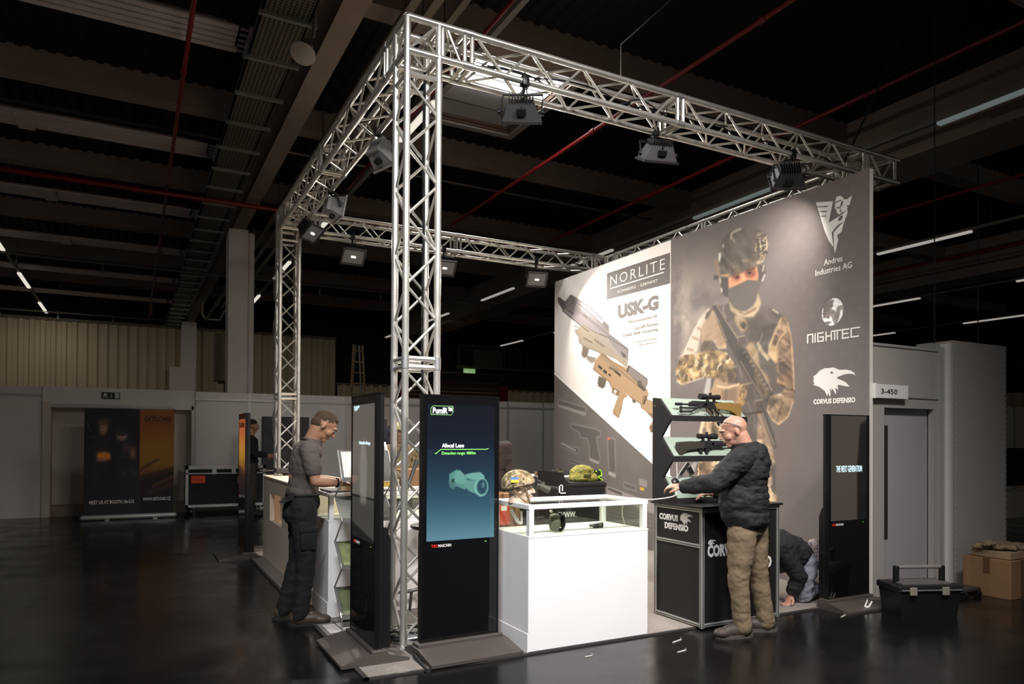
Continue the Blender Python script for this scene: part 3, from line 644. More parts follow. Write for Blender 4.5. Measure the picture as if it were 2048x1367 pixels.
    def image(s,name):
        im=bpy.data.images.new(name,s.W,s.H); px=np.ones((s.H,s.W,4),np.float32); px[...,:3]=np.clip(s.a,0,1); im.pixels.foreach_set(px.ravel()); im.update(); im.pack(); return im
def print_mat(name,art,rough=0.6,emit=0.0,spec=0.3,mul=1.0):
    m=bpy.data.materials.new(name); m.use_nodes=True; nt=m.node_tree; b=nt.nodes['Principled BSDF']; b.inputs['Roughness'].default_value=rough; b.inputs['Specular IOR Level'].default_value=spec
    t_=nt.nodes.new('ShaderNodeTexImage'); t_.image=art.image(name); t_.extension='EXTEND'
    if emit: nt.links.new(t_.outputs[0],b.inputs['Emission Color']); b.inputs['Emission Strength'].default_value=emit; b.inputs['Base Color'].default_value=(0.004,0.004,0.005,1)
    else: nt.links.new(t_.outputs[0],b.inputs['Base Color'])
    return m
def printed(name,corners,m,parent,label=None):     # corners: bl, br, tr, tl
    me=bpy.data.meshes.new(name); me.from_pydata([tuple(c) for c in corners],[],[(0,1,2,3)]); uv=me.uv_layers.new(name='UVMap')
    for i,c in enumerate(((0,0),(1,0),(1,1),(0,1))): uv.data[i].uv=c
    me.update(); return ob(name,me,m,parent,True,label)
def wfn(px,py):
    y,z=on_wall(px,py); return (Y1W-y,z)
A=Art(Y1W-Y0W,HW,210,wfn)
# --- backgrounds
PW=(244,238,232); DG=(108,101,98)
A.a[:]=np.array(PW)/255
seamU=wfn(1341,500)[0]
n1=A.noise(130,3,4); n2=A.noise(60,9,4)
uu=np.arange(A.W)/A.p; vv=np.arange(A.H)/A.p
U_,V_=np.meshgrid(uu,vv)
# left panel: paper white with soft cloudy grey in the upper left corner
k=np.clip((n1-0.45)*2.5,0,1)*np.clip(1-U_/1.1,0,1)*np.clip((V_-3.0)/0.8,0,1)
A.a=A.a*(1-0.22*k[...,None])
# right panel
rp=(U_>seamU)
base=np.array((112,104,101))/255*(0.94+0.12*n1[...,None])
sm=np.clip(1.25-(U_-seamU)/1.0,0,1)*np.clip((n2-0.36)*3.2,0,1)*np.clip(1-abs(V_-3.0)/1.0,0,1)
base=base*(1-0.75*sm[...,None])+np.array((196,182,162))/255*0.75*sm[...,None]
hx=np.clip(np.cos(U_*34)*np.cos(V_*30)+np.cos(V_*60)*0.3,0,1)*np.clip((U_-seamU-1.5)/0.6,0,1)*np.clip((V_-1.5)/1.0,0,1)
base=base*(1+0.035*hx[...,None])
A.a=np.where(rp[...,None],base,A.a).astype(np.float32)
c1=lambda L:[(1090+x/4.557,420+y/4.557) for x,y in L]
c2=lambda L:[(1090+x/3.905,660+y/3.905) for x,y in L]
c3=lambda L:[(1330+x/4.714,430+y/4.714) for x,y in L]
c4=lambda L:[(1330+x/3.907,660+y/3.907) for x,y in L]
lm=(~rp).astype(np.float32)
# dark lower-left triangle
m=A.mask(c2([(40,285),(850,1045),(990,1172),(990,2300),(40,2300)]))*lm; m0l=np.maximum(m,A.mask([(1213,546),(1341,504),(1341,568),(1213,600)]))
A.put(m,(108,102,98)); A.put(m*np.clip((A.noise(90,2,3)-0.4)*1.5,0,1),(128,122,116),0.5)
A.line(c2([(20,285),(850,1042),(990,1166)]),0.05,(250,246,240))
gh=(138,132,128); gd=(84,79,76)
def ghost(L,al=0.8): A.poly(c2(L),gd,0.55*al,1); A.line(c2(L+[L[0]]),0.022,gh,al,1)
ghost([(105,545),(320,605),(312,668),(105,600)]); A.line(c2([(108,590),(315,655)]),0.04,(176,170,164),0.6,1)
ghost([(205,735),(400,775),(435,800),(430,835),(400,840),(430,1010),(420,1045),(350,1020),(345,900),(330,850),(275,840),(270,800),(200,765)]); A.line(c2([(350,1010),(420,1040)]),0.04,(168,160,155),0.8,1)
ghost([(488,845),(545,850),(552,1120),(498,1112)]); A.line(c2([(496,1118),(552,1145)]),0.05,(175,168,162),0.9,1); A.ellp((1090+497/3.905,660+850/3.905),3,2.5,(190,110,90))
ghost([(125,885),(265,925),(262,960),(240,965),(120,910)]); A.line(c2([(125,885),(240,945)]),0.03,(185,178,172),0.7,1); ghost([(185,1005),(298,1045),(290,1068),(182,1030)],0.6)
A.poly(c2([(485,1220),(620,1270),(850,1360),(850,1440),(480,1290)]),(160,152,148),0.8,1); A.line(c2([(490,1240),(600,1285)]),0.03,(70,66,64),0.9,1)
ghost([(615,1190),(710,1225),(710,1260),(612,1230)]); A.poly(c2([(735,1160),(798,1180),(795,1235),(730,1215)]),(150,142,136),0.8,1); A.poly(c2([(738,1230),(775,1238),(772,1260),(742,1252)]),(206,170,60),1,1)
for k in range(6): A.line(c2([(500,1320+30*k),(840,1400+34*k)]),0.02,gh,0.5,1)
# rifles
def rifle1(L,base,dk): A.poly(L,base); 
A.poly(c1([(115,800),(130,795),(185,835),(235,775),(290,830),(280,860),(400,955),(530,1060),(545,1015),(580,1060),(590,1140),(755,1270),(750,1367),(700,1345),(560,1240),(330,1060),(160,920),(155,880),(120,840)]),(176,166,166))
A.poly(c1([(115,800),(130,795),(185,835),(235,775),(275,815),(262,850),(190,900),(165,915),(120,840)]),(112,102,102),1,1)
A.poly(c1([(240,860),(300,900),(580,1120),(590,1160),(400,1010),(230,890)]),(156,146,147),1,1)
A.line(c1([(200,905),(265,950)]),0.03,(120,110,110)); A.line(c1([(350,950),(385,985)]),0.025,(130,120,118)); A.poly(c1([(525,1015),(545,1015),(585,1060),(580,1105),(530,1070)]),(150,140,138)); A.line(c1([(290,835),(530,1055)]),0.03,(150,140,138),0.8); A.poly(c1([(590,1140),(760,1270),(750,1350),(690,1330),(580,1200)]),(160,151,151)); A.line(c1([(592,1150),(580,1195)]),0.04,(120,112,110))
A.poly(c2([(230,0),(280,-20),(330,-25),(345,10),(420,30),(500,60),(600,140),(645,210),(648,250),(640,300),(560,235),(400,165),(300,125),(262,90),(262,60),(235,20)]),(186,172,152))
A.poly(c2([(420,40),(500,75),(640,200),(640,240),(560,190),(420,80)]),(186,174,164),1,1)
A.line(c2([(300,60),(370,100)]),0.025,(140,125,108)); A.line(c2([(385,75),(460,130)]),0.03,(150,136,120)); A.poly(c2([(510,40),(640,150),(648,200),(640,230),(590,205),(500,85)]),(164,155,152)); A.poly(c2([(590,165),(620,185),(640,215),(610,215)]),(110,100,98))
A.poly(c2([(295,120),(345,150),(330,205),(305,222),(285,195)]),(140,130,116),1,1)
A.poly(c2([(330,200),(400,220),(390,240),(370,250),(335,225)]),(176,166,150))
A.poly(c2([(375,300),(390,240),(440,180),(470,192),(520,240),(640,300),(740,400),(800,470),(810,510),(790,540),(850,560),(850,800),(825,805),(812,760),(848,700),(800,650),(755,615),(745,575),(660,520),(625,505),(605,560),(600,620),(575,690),(530,660),(530,630),(570,520),(535,490),(500,410),(375,310)]),(196,164,128))
A.poly(c2([(440,185),(500,240),(770,455),(780,480),(740,450),(430,215)]),(176,150,118),1,1); 
for i in range(22): A.line(c2([(470+12.5*i,205+11.2*i),(466+12.5*i,216+11.2*i)]),0.012,(120,100,80))
A.poly(c2([(650,275),(800,385),(800,425),(780,475),(740,440),(650,335),(645,300)]),(152,142,135)); A.poly(c2([(720,400),(745,395),(760,430),(790,470),(770,480),(725,440)]),(96,88,84)); A.line(c2([(655,280),(640,330)]),0.04,(96,88,84))
A.line(c2([(415,280),(445,305)]),0.04,(80,68,56)); A.line(c2([(455,315),(482,338)]),0.04,(80,68,56)); A.line(c2([(495,345),(515,360)]),0.03,(90,76,62)); A.line(c2([(500,290),(560,325),(590,360)]),0.04,(130,112,92)); A.line(c2([(545,325),(588,358)]),0.02,(60,52,44))
A.poly(c2([(420,360),(480,385),(468,445),(448,458),(415,440),(410,410)]),(118,110,98),1,1); A.poly(c2([(530,450),(585,480),(570,520),(520,490)]),(150,120,88)); A.poly(c2([(540,468),(562,478),(552,500),(535,490)]),(240,230,215)); A.line(c2([(585,520),(640,520)]),0.03,(200,160,120)); A.poly(c2([(680,540),(712,560),(700,575),(682,562)]),(96,92,84))
A.poly(c2([(765,515),(790,510),(800,540),(775,585),(755,580)]),(160,130,100)); A.line(c2([(790,520),(770,585)]),0.025,(90,76,62)); A.poly(c2([(790,640),(850,660),(850,700),(815,670)]),(160,128,100)); A.poly(c2([(815,755),(850,740),(850,795),(825,803)]),(150,118,90))
A.poly(c2([(320,205),(395,215),(385,250),(365,262),(330,235)]),(170,160,150),1,1)
# NORLITE block
nb=[(1213.5,547),(1340,505),(1340,567),(1213.5,599.5)]; A.poly(nb,(104,97,94))
# --- soldier
T1,T2,T3=(176,148,116),(140,118,94),(104,90,76)
A.poly(c3([(540,850),(600,830),(700,900),(800,930),(900,880),(960,850),(1060,910),(1110,955),(1160,1010),(1200,1250),(1210,1400),(560,1400),(330,1350),(345,1080),(440,880)]),(92,84,79),1,2)
A.poly(c4([(470,0),(960,0),(1000,200),(1012,480),(950,470),(850,500),(820,640),(760,600),(700,760),(860,1000),(860,1367),(780,1500),(300,1500),(260,1250),(290,820),(300,700),(340,560),(330,400)]),(94,87,82),1,2)
# helmet
A.poly(c3([(495,450),(500,370),(520,280),(560,200),(640,140),(760,120),(880,140),(950,190),(972,260),(960,380),(930,440),(860,480),(760,530),(650,580),(560,595),(515,560)]),(90,83,78),1,2)
hm=A.mask(c3([(850,150),(950,190),(972,260),(960,380),(930,440),(860,480),(840,400)])); A.put(A.blur(hm,2),A.pattern([(92,84,76),(120,106,88),(150,134,112),(84,78,72)],9,4),0.85)
hm=A.mask(c3([(540,480),(860,380),(860,480),(760,530),(650,580),(560,595)])); A.put(A.blur(hm,3),A.pattern([(88,80,72),(104,92,78),(118,104,86)],14,6),0.6)
A.line(c3([(625,230),(620,190),(645,155),(720,130)]),0.03,(170,160,146),0.9,1); A.line(c3([(620,200),(662,262)]),0.025,(150,140,126),0.8,1)
A.line(c3([(545,275),(550,310)]),0.03,(150,144,138),0.8,1)
for a,b in (((920,250),(960,200)),((900,300),(965,270)),((930,340),(966,300)),((890,240),(905,330)),((955,220),(960,340))): A.line(c3([a,b]),0.012,(186,172,148),0.7)
A.poly(c3([(505,360),(522,352),(528,390),(515,450),(500,430)]),(196,188,176),1,2)
A.poly(c3([(455,430),(480,410),(505,480),(525,560),(545,640),(552,740),(525,745),(515,640),(478,530)]),(140,120,102),1,2)
A.poly(c3([(520,580),(600,590),(600,780),(560,765),(530,740)]),(78,73,70),1,2); A.line(c3([(528,690),(535,730)]),0.03,(200,192,182),0.8,1); A.line(c3([(460,590),(500,590)]),0.05,(70,66,64),0.9,1); A.line(c3([(518,600),(522,640)]),0.025,(190,186,180),0.8,1)
A.poly(c3([(865,480),(935,465),(950,560),(920,640),(880,640)]),(84,78,75),1,2); A.line(c3([(930,470),(920,535)]),0.02,(190,180,160),0.8,1); A.line(c3([(940,560),(912,630)]),0.025,(196,192,186),0.8,1)
A.poly(c3([(595,590),(650,575),(750,540),(860,490),(872,560),(870,620),(760,625),(680,662),(600,697)]),(214,148,112),1,2)
A.poly(c3([(745,545),(860,490),(872,560),(868,612),(790,612)]),(196,130,98),1,3); A.ellp((1330+800/4.714,430+552/4.714),12,9,(134,84,70),1,3); A.ellp((1330+672/4.714,430+590/4.714),9,7,(150,96,78),1,3); A.ellp((1330+795/4.714,430+545/4.714),4,3,(60,44,40),1,1); A.ellp((1330+678/4.714,430+588/4.714),4,3,(66,48,42),1,1)
A.line(c3([(630,580),(700,560)]),0.03,(110,76,60),0.8,1); A.line(c3([(760,530),(850,500)]),0.035,(96,70,58),0.9,1); A.line(c3([(735,560),(742,610)]),0.03,(232,170,132),0.8,2); A.line(c3([(530,572),(600,572)]),0.03,(200,160,112),0.8,1)
A.poly(c3([(600,697),(700,655),(780,612),(872,620),(905,640),(890,680),(872,740),(862,800),(820,860),(760,905),(700,902),(640,872),(605,822),(596,750)]),(98,92,88),1,1)
A.poly(c3([(602,812),(640,872),(700,906),(760,912),(830,862),(862,800),(872,735),(905,830),(880,900),(830,960),(760,965),(680,950),(615,900)]),(178,158,128),1,2)
A.line(c3([(700,915),(750,940),(860,880)]),0.03,(120,102,82),0.8,1)
A.poly(c3([(655,950),(720,940),(770,1000),(775,1060),(725,1115),(690,1070),(660,1010)]),(150,130,104),1,3); A.poly(c3([(700,1000),(740,1010),(730,1060),(700,1050)]),(104,92,80),1,2)
# left shoulder, stock, sleeve
A.poly(c3([(445,895),(380,980),(340,1080),(345,1230),(370,1190),(450,1190),(500,1265),(575,1260),(585,1200),(540,1100),(490,990)]),(178,152,126),1,2)
A.poly(c3([(440,860),(480,850),(560,990),(640,1120),(720,1300),(790,1400),(640,1400),(560,1180),(480,980)]),(92,85,80),1,2)
A.poly(c3([(430,880),(400,890),(330,975),(270,1095),(180,1290),(135,1345),(220,1340),(300,1290),(325,1170),(345,1060),(400,960)]),(206,184,166),1,2)
for a in ((200,1260,270,1280),(250,1150,320,1180),(300,1060,345,1090)): A.line(c3([(a[0],a[1]),(a[2],a[3])]),0.03,(150,128,110),0.9,2)
A.poly(c3([(385,930),(440,880),(430,940),(400,985),(375,985)]),(84,76,70),1,2); A.poly(c3([(360,1190),(455,1190),(450,1260),(400,1290),(350,1260)]),(100,86,74),1,3)
am=A.mask(c3([(1110,958),(1150,1010),(1180,1120),(1200,1280),(1210,1400),(1040,1400),(975,1330),(1000,1200),(1050,1080)])); A.put(A.blur(am,2),A.pattern([(186,156,120),(168,138,108),(130,108,88),(190,160,126)],22,11))
A.line(c3([(1100,970),(1040,1100),(985,1230),(975,1330)]),0.03,(214,182,140),0.8,2); A.poly(c3([(1010,1180),(1100,1130),(1180,1230),(1190,1290),(1080,1300)]),(120,98,82),0.7,4)
A.poly(c3([(770,1260),(800,1210),(830,1200),(880,1280),(880,1400),(810,1400)]),(166,146,116),1,4); A.line(c3([(870,1200),(900,1260),(970,1360)]),0.035,(170,154,134),0.8,1); A.line(c3([(890,1210),(920,1110)]),0.015,(160,146,130),0.7,1)
A.line(c3([(600,1000),(640,1100),(760,1300)]),0.03,(124,112,100),0.6,2)
# forearm and glove
fm=A.mask(c4([(140,200),(250,180),(370,155),(480,175),(530,250),(560,340),(540,400),(450,412),(380,382),(300,372),(220,402),(130,432),(92,402),(80,320),(108,240)])); A.put(A.blur(fm,1),A.pattern([(184,156,112),(160,134,96),(200,182,150),(128,106,82),(176,146,104)],16,21))
A.line(c4([(370,165),(340,290),(360,370)]),0.03,(120,96,72),0.8,2); A.line(c4([(150,260),(230,250)]),0.03,(150,120,86),0.7,3); A.line(c4([(440,230),(500,330),(530,390)]),0.05,(110,92,72),0.7,3); A.line(c4([(400,330),(430,400)]),0.04,(120,98,76),0.7,3)
A.poly(c4([(330,370),(360,370),(350,520),(300,500),(315,430)]),(180,172,168),0.9,2)
A.poly(c4([(390,385),(585,425),(602,560),(560,640),(390,640),(350,500)]),(164,138,110),1,2); A.poly(c4([(440,470),(560,440),(565,560),(440,600)]),(128,106,88),1,4); A.line(c4([(400,440),(480,455),(580,425)]),0.03,(206,178,146),0.9,1); A.line(c4([(480,460),(470,560)]),0.03,(96,84,74),0.6,2)
sm2=A.mask(c4([(590,425),(645,430),(640,500),(612,600),(568,580)])); A.put(A.blur(sm2,1),A.pattern([(190,156,104),(160,128,84),(138,110,74)],10,31))
am=A.mask(c4([(955,-20),(985,120),(1002,300),(1012,480),(992,600),(962,680),(885,742),(832,705),(800,630),(815,560),(900,520),(945,440),(870,410),(880,250),(900,100)])); A.put(A.blur(am,2),A.pattern([(180,148,114),(150,122,96),(190,160,128),(128,106,86)],24,41))
A.poly(c4([(890,170),(985,200),(990,420),(900,420),(870,300)]),(140,112,92),0.8,6); A.line(c4([(900,130),(975,160)]),0.05,(120,98,80),0.7,3)
gm=A.mask(c4([(815,520),(900,500),(968,540),(962,680),(890,745),(832,705),(795,632)])); A.put(A.blur(gm,1),A.pattern([(196,170,136),(170,144,112),(206,184,152)],14,51)); A.line(c4([(810,630),(860,560),(880,540)]),0.04,(110,92,76),0.8,2); A.line(c4([(870,720),(900,620),(920,560)]),0.03,(130,108,88),0.8,2)
A.poly(c4([(665,100),(700,170),(740,290),(730,330),(700,310),(660,230),(630,150)]),(168,144,112),1,3); A.line(c4([(720,100),(750,170),(810,235)]),0.04,(180,164,136),0.9,1); A.line(c4([(700,330),(770,350),(800,420)]),0.07,(160,134,106),0.9,3)
A.poly(c4([(695,360),(740,365),(820,480),(790,540),(750,530),(720,450)]),(166,140,112),1,2); A.line(c4([(735,430),(770,500)]),0.03,(110,94,80),0.9,1); A.line(c4([(560,200),(600,380)]),0.03,(120,110,100),0.7,1)
A.poly(c4([(715,655),(745,640),(862,900),(850,945),(820,930)]),(156,134,114),0.9,2); A.poly(c4([(715,740),(770,760),(800,930),(760,950),(720,850)]),(160,136,112),0.7,4)
# trousers
tm=A.mask(c4([(290,690),(560,690),(600,760),(560,900),(480,1000),(430,1150),(380,1200),(250,1150),(240,1050),(300,1000),(265,800)])); A.put(A.blur(tm,2),A.pattern([(196,170,138),(166,138,108),(206,186,158),(130,108,86)],18,61),0.95)
A.line(c4([(300,720),(280,790)]),0.04,(226,206,180),0.7,2); A.poly(c4([(290,1020),(380,1010),(370,1100),(270,1150)]),(150,124,100),0.6,3); A.poly(c4([(175,1130),(210,1050),(240,1030),(255,1040),(215,1140)]),(164,160,158),0.9,1)
tm=A.mask(c4([(735,720),(800,880),(862,990),(850,1060),(800,1090),(835,1160),(830,1240),(872,1290),(876,1340),(860,1500),(700,1500),(700,1000)])); A.put(A.blur(tm,2),A.pattern([(186,160,130),(156,130,104),(200,180,152),(134,114,94)],18,71),0.9)
A.poly(c4([(600,1200),(760,1200),(740,1500),(600,1500)]),(104,94,86),1,5)
# folds, straps and highlights over the soldier
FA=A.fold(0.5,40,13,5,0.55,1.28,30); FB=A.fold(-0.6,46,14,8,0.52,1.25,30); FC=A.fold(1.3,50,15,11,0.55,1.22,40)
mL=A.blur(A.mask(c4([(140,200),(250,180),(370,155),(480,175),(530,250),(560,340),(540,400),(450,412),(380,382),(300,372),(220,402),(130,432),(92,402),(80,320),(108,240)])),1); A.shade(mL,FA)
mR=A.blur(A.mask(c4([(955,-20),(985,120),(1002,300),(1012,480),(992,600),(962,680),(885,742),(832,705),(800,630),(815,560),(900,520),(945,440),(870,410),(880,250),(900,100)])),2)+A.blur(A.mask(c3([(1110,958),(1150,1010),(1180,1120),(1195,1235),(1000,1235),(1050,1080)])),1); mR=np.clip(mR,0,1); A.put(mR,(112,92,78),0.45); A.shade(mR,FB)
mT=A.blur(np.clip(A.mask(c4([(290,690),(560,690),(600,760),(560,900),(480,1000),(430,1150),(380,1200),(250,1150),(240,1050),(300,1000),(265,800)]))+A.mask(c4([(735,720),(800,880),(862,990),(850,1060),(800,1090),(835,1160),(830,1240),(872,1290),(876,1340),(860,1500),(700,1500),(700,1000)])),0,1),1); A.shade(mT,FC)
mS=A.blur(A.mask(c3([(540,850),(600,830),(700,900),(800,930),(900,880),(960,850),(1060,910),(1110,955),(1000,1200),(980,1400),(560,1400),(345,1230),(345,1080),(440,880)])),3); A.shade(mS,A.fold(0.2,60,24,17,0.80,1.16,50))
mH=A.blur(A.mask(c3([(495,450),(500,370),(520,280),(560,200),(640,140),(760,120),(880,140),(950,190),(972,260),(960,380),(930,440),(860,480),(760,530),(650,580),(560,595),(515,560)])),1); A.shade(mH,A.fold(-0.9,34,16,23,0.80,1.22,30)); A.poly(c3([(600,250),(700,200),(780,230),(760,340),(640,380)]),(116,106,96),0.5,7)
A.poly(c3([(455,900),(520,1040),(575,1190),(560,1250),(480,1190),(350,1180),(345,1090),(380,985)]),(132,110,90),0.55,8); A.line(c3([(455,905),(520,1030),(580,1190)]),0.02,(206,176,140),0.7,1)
DKR=(58,54,52)
A.poly(c3([(445,865),(490,855),(600,1040),(700,1190),(800,1330),(790,1400),(690,1400),(560,1160)]),DKR,0.55,2); A.line(c3([(490,860),(600,1045),(705,1195)]),0.012,(150,138,126),0.8,1)
A.poly(c4([(560,150),(640,150),(760,330),(840,500),(870,560),(820,600),(740,520),(650,380),(570,260)]),DKR,0.55,3); A.line(c4([(650,170),(760,330),(835,480)]),0.014,(168,150,128),0.8,1); A.line(c4([(585,240),(660,370),(740,500)]),0.012,(150,132,112),0.7,1)
for k in range(9): A.line(c4([(610+22*k,180+36*k),(632+22*k,170+36*k)]),0.012,(176,160,136),0.55,1)
A.poly(c4([(730,600),(770,590),(850,820),(870,930),(845,940)]),DKR,0.55,2); A.line(c4([(745,610),(850,900)]),0.012,(170,156,136),0.7,1)
for (x0,y0,x1,y1) in ((480,300,560,430),(600,430,680,560),(700,560,760,660),(880,250,940,360),(560,60,620,120)): 
    P_=c4([(x0,y0),(x1,y0-14),(x1+12,y1-10),(x0+10,y1)]); A.poly(P_,(78,70,64),0.55,2); A.line(P_[:2],0.014,(170,150,124),0.7,1); A.line([P_[0],P_[3]],0.01,(140,124,106),0.6,1)
for q,cc in ((((640,560),(700,700),(690,800)),(120,106,92)),(((560,640),(640,660),(760,640)),(60,54,50)),(((500,600),(510,700)),(66,60,56)),(((900,430),(960,470),(1000,470)),(80,66,56)),(((860,150),(900,60),(950,10)),(200,170,132)),(((985,130),(1000,300),(1008,470)),(196,166,134)),(((880,745),(960,680),(1000,560)),(190,164,134))): A.line(c4(list(q)),0.018,cc,0.8,1)
A.line(c4([(90,400),(130,428),(220,400),(300,372)]),0.02,(222,206,186),0.6,1); A.line(c3([(1150,1010),(1180,1120),(1200,1300)]),0.016,(196,162,128),0.8,1); A.line(c3([(335,980),(270,1100),(180,1290)]),0.016,(226,212,196),0.8,1)
A.line(c3([(550,860),(545,920),(580,980)]),0.02,(150,140,128),0.6,2); A.line(c3([(1010,890),(1070,930)]),0.02,(190,176,150),0.8,1); A.ellp((1330+742/4.714,430+1045/4.714),5,7,(60,54,50),0.8,1)
# rifle outlines and rails
OL=(118,108,104)
A.poly(c1([(185,838),(235,778),(340,850),(300,960),(190,900)]),(146,136,136),0.8,6)
A.line(c1([(235,775),(400,880),(525,1000)]),0.018,OL,0.8); A.line(c1([(160,918),(330,1058),(400,1110)]),0.018,OL,0.8); A.line(c1([(590,1138),(755,1268),(752,1330)]),0.016,OL,0.8)
for i in range(20): A.line(c1([(300+12*i,845+9.8*i),(296+12*i,858+9.8*i)]),0.012,(128,118,114),0.8)
A.line(c1([(265,1055),(310,1075),(350,1050),(480,1130)]),0.016,(150,136,116),0.8); A.line(c2([(262,92),(300,126),(400,166),(480,205)]),0.016,(150,136,116),0.8); A.line(c2([(420,30),(500,62),(640,152),(648,235)]),0.016,OL,0.8)
for i in range(16): A.line(c2([(350+12*i,30+9*i),(347+12*i,42+9*i)]),0.010,(140,126,108),0.8)
A.line(c2([(375,305),(500,405),(540,495)]),0.016,(150,112,78),0.8); A.line(c2([(660,522),(745,575),(755,615)]),0.016,(150,112,78),0.8); A.line(c2([(530,630),(575,690),(605,560),(625,505)]),0.014,(160,122,88),0.8); A.line(c2([(650,275),(800,385),(798,430)]),0.014,OL,0.8); A.line(c2([(440,185),(520,240),(640,330),(780,455)]),0.016,(140,110,80),0.7)
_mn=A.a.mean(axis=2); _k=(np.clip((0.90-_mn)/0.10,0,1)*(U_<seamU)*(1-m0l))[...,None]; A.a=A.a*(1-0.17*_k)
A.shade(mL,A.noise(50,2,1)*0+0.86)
# moon
mc=(1660,625); mm=A.mask([(1664.5+21.5*math.cos(2*PI*i/40)+ -4*math.sin(2*PI*i/40)*0.3,624.5+27.5*math.sin(2*PI*i/40)-4*math.cos(2*PI*i/40)) for i in range(40)])
A.put(mm,np.clip(A.pattern([(246,242,238),(150,142,136),(120,112,108)],14,81)*1.12,0,1))
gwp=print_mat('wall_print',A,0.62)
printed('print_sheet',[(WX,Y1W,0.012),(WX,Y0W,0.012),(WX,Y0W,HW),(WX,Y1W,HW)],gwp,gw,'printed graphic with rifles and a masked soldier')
# lettering and emblems on the wall, as thin raised film
def wtext(s,p0,p1,height_px,m,align='LEFT',bold=0.0,sp=1.0,name='lettering',label=None):
    """p0,p1: baseline start and end in the photograph, on the wall plane"""
    a=on_wall(*p0); b=on_wall(*p1); x=WX-0.002; h=on_wall(p0[0],p0[1]-height_px)[1]-a[1]; wd=abs(a[0]-b[0])
    return text(s,h/0.7,m,gw,(x,a[0],a[1]),((0,-1,0),(0,0,1)),name=name,width=None if not wd else wd,bold=bold,sp=sp,label=label)
def text_fit(s,y0,y1,z0,z1,m,parent,X=None,Yp=None,bold=0.0,name='lettering',sp=1.0,label=None,x0=None,x1=None):
    """lettering fitted to a rectangle on a plane X=const (facing -x) or Y=const (facing -y)"""
    c=bpy.data.curves.new('txt','FONT'); c.body=s; c.size=1; c.offset=bold; c.space_character=sp; c.extrude=0.001; c.resolution_u=2
    o=bpy.data.objects.new('txt',c); COL.objects.link(o); bpy.context.view_layer.update()
    me=bpy.data.meshes.new_from_object(o.evaluated_get(bpy.context.evaluated_depsgraph_get())); bpy.data.objects.remove(o); me.materials.clear()
    xs=[v.co.x for v in me.vertices]; ys=[v.co.y for v in me.vertices]; ax,bx,ay,by=min(xs),max(xs),min(ys),max(ys)
    for v in me.vertices:
        u=(v.co.x-ax)/(bx-ax); w_=(v.co.y-ay)/(by-ay); d=v.co.z
        v.co=(X-d,y0+(y1-y0)*u,z0+(z1-z0)*w_) if X is not None else (x0+(x1-x0)*u,Yp-d,z0+(z1-z0)*w_)
    me.update(); return ob(name,me,m,parent,True,label)
def wt(s,pl,pr,h,m=None,bold=0.0,sp=1.0,label=None):   # left baseline px, right baseline px, cap height px at left
    a=on_wall(*pl); b=on_wall(*pr); top=on_wall(pl[0],pl[1]-h)[1]; z0=(a[1]+b[1])/2
    return text_fit(s,a[0],b[0],z0,z0+top-a[1],m or LETW,gw,X=WX-0.0015,bold=bold,sp=sp,label=label)
LETG=mat('grey_print',rgb(112,105,100),0.6)
wt('NORLITE',(1221,569.5),(1330,540),19.5,sp=1.25,bold=-0.008); wt('NÜRNBERG · GERMANY',(1235,586),(1316,563.5),7,sp=1.2)
A_=on_wall(1221,577); B_=on_wall(1328,546)
ob('rule_line',MB().box((WX-0.003,B_[0],A_[1]-0.008),(WX-0.0005,A_[0],A_[1]+0.008)),LETW,gw,True)
wt('USK-G',(1236,636),(1317,621),28,LETG,bold=0.055)
wt('Wechselsystem für',(1257,648.5),(1316,636.5),8,LETG,bold=0.006); wt('Glock® Pistolen',(1269,659),(1316,651),7.5,LETG,bold=0.006); wt('OHNE WBK-Voreintrag',(1246,675.5),(1316,664),8,LETG,bold=0.012)
wt('.177 Match 02/07/2017/0015',(1267,686),(1315,679),3.2,LETG); wt('1.0 Match 08/02/2016',(1272,692),(1315,686),3,LETG)
wt('Andres',(1648,531),(1685,522),12,bold=0.01); wt('Industries AG',(1631,551),(1704,536),12,bold=0.01)
wt('CORVUS DEFENSIO',(1627,808),(1711,805),10.5,bold=0.045)
# NIGHTEC in squared monoline letters
def strokes(parent,segs,org,sx,sz,wd,X=None,Yp=None,m=None,name='lettering'):
    mb=MB(); cnt=0
    for st in segs:
        for (a,b),(c,d) in zip(st,st[1:]):
            cnt+=1
            dx,dz=(c-a)*sx,(d-b)*sz; L=math.hypot(dx,dz); nx,nz=-dz/L*wd/2,dx/L*wd/2; ex,ez=dx/L*wd/2,dz/L*wd/2
            q=[(a*sx-ex+nx,b*sz-ez+nz),(c*sx+ex+nx,d*sz+ez+nz),(c*sx+ex-nx,d*sz+ez-nz),(a*sx-ex-nx,b*sz-ez-nz)]
            if X is not None: mb.prism([(org[0]-u,org[1]+v) for u,v in q],X-0.002-0.0003*(cnt%8),X-0.0005,'x')
            else: mb.prism([(org[0]+u,org[1]+v) for u,v in q],Yp-0.002-0.0003*(cnt%8),Yp-0.0005,'y')
    return ob(name,mb,m or LETW,parent,True)
segs=[[(0,0),(0,1),(0.75,1),(0.75,0)],[(1.1,0),(1.1,1)],[(2.25,1),(1.5,1),(1.5,0),(2.25,0),(2.25,0.5),(1.8,0.5)],[(2.65,0),(2.65,1)],[(2.65,0.5),(3.4,0.5)],[(3.4,0),(3.4,0.75),(3.4,1)],[(3.6,1),(4.7,1)],[(3.85,1),(3.85,0)],[(4.2,1),(4.2,0)],[(5.7,1),(4.9,1),(4.9,0),(5.7,0)],[(4.9,0.5),(5.6,0.5)],[(7.1,1),(6.05,1),(6.05,0),(6.95,0)]]
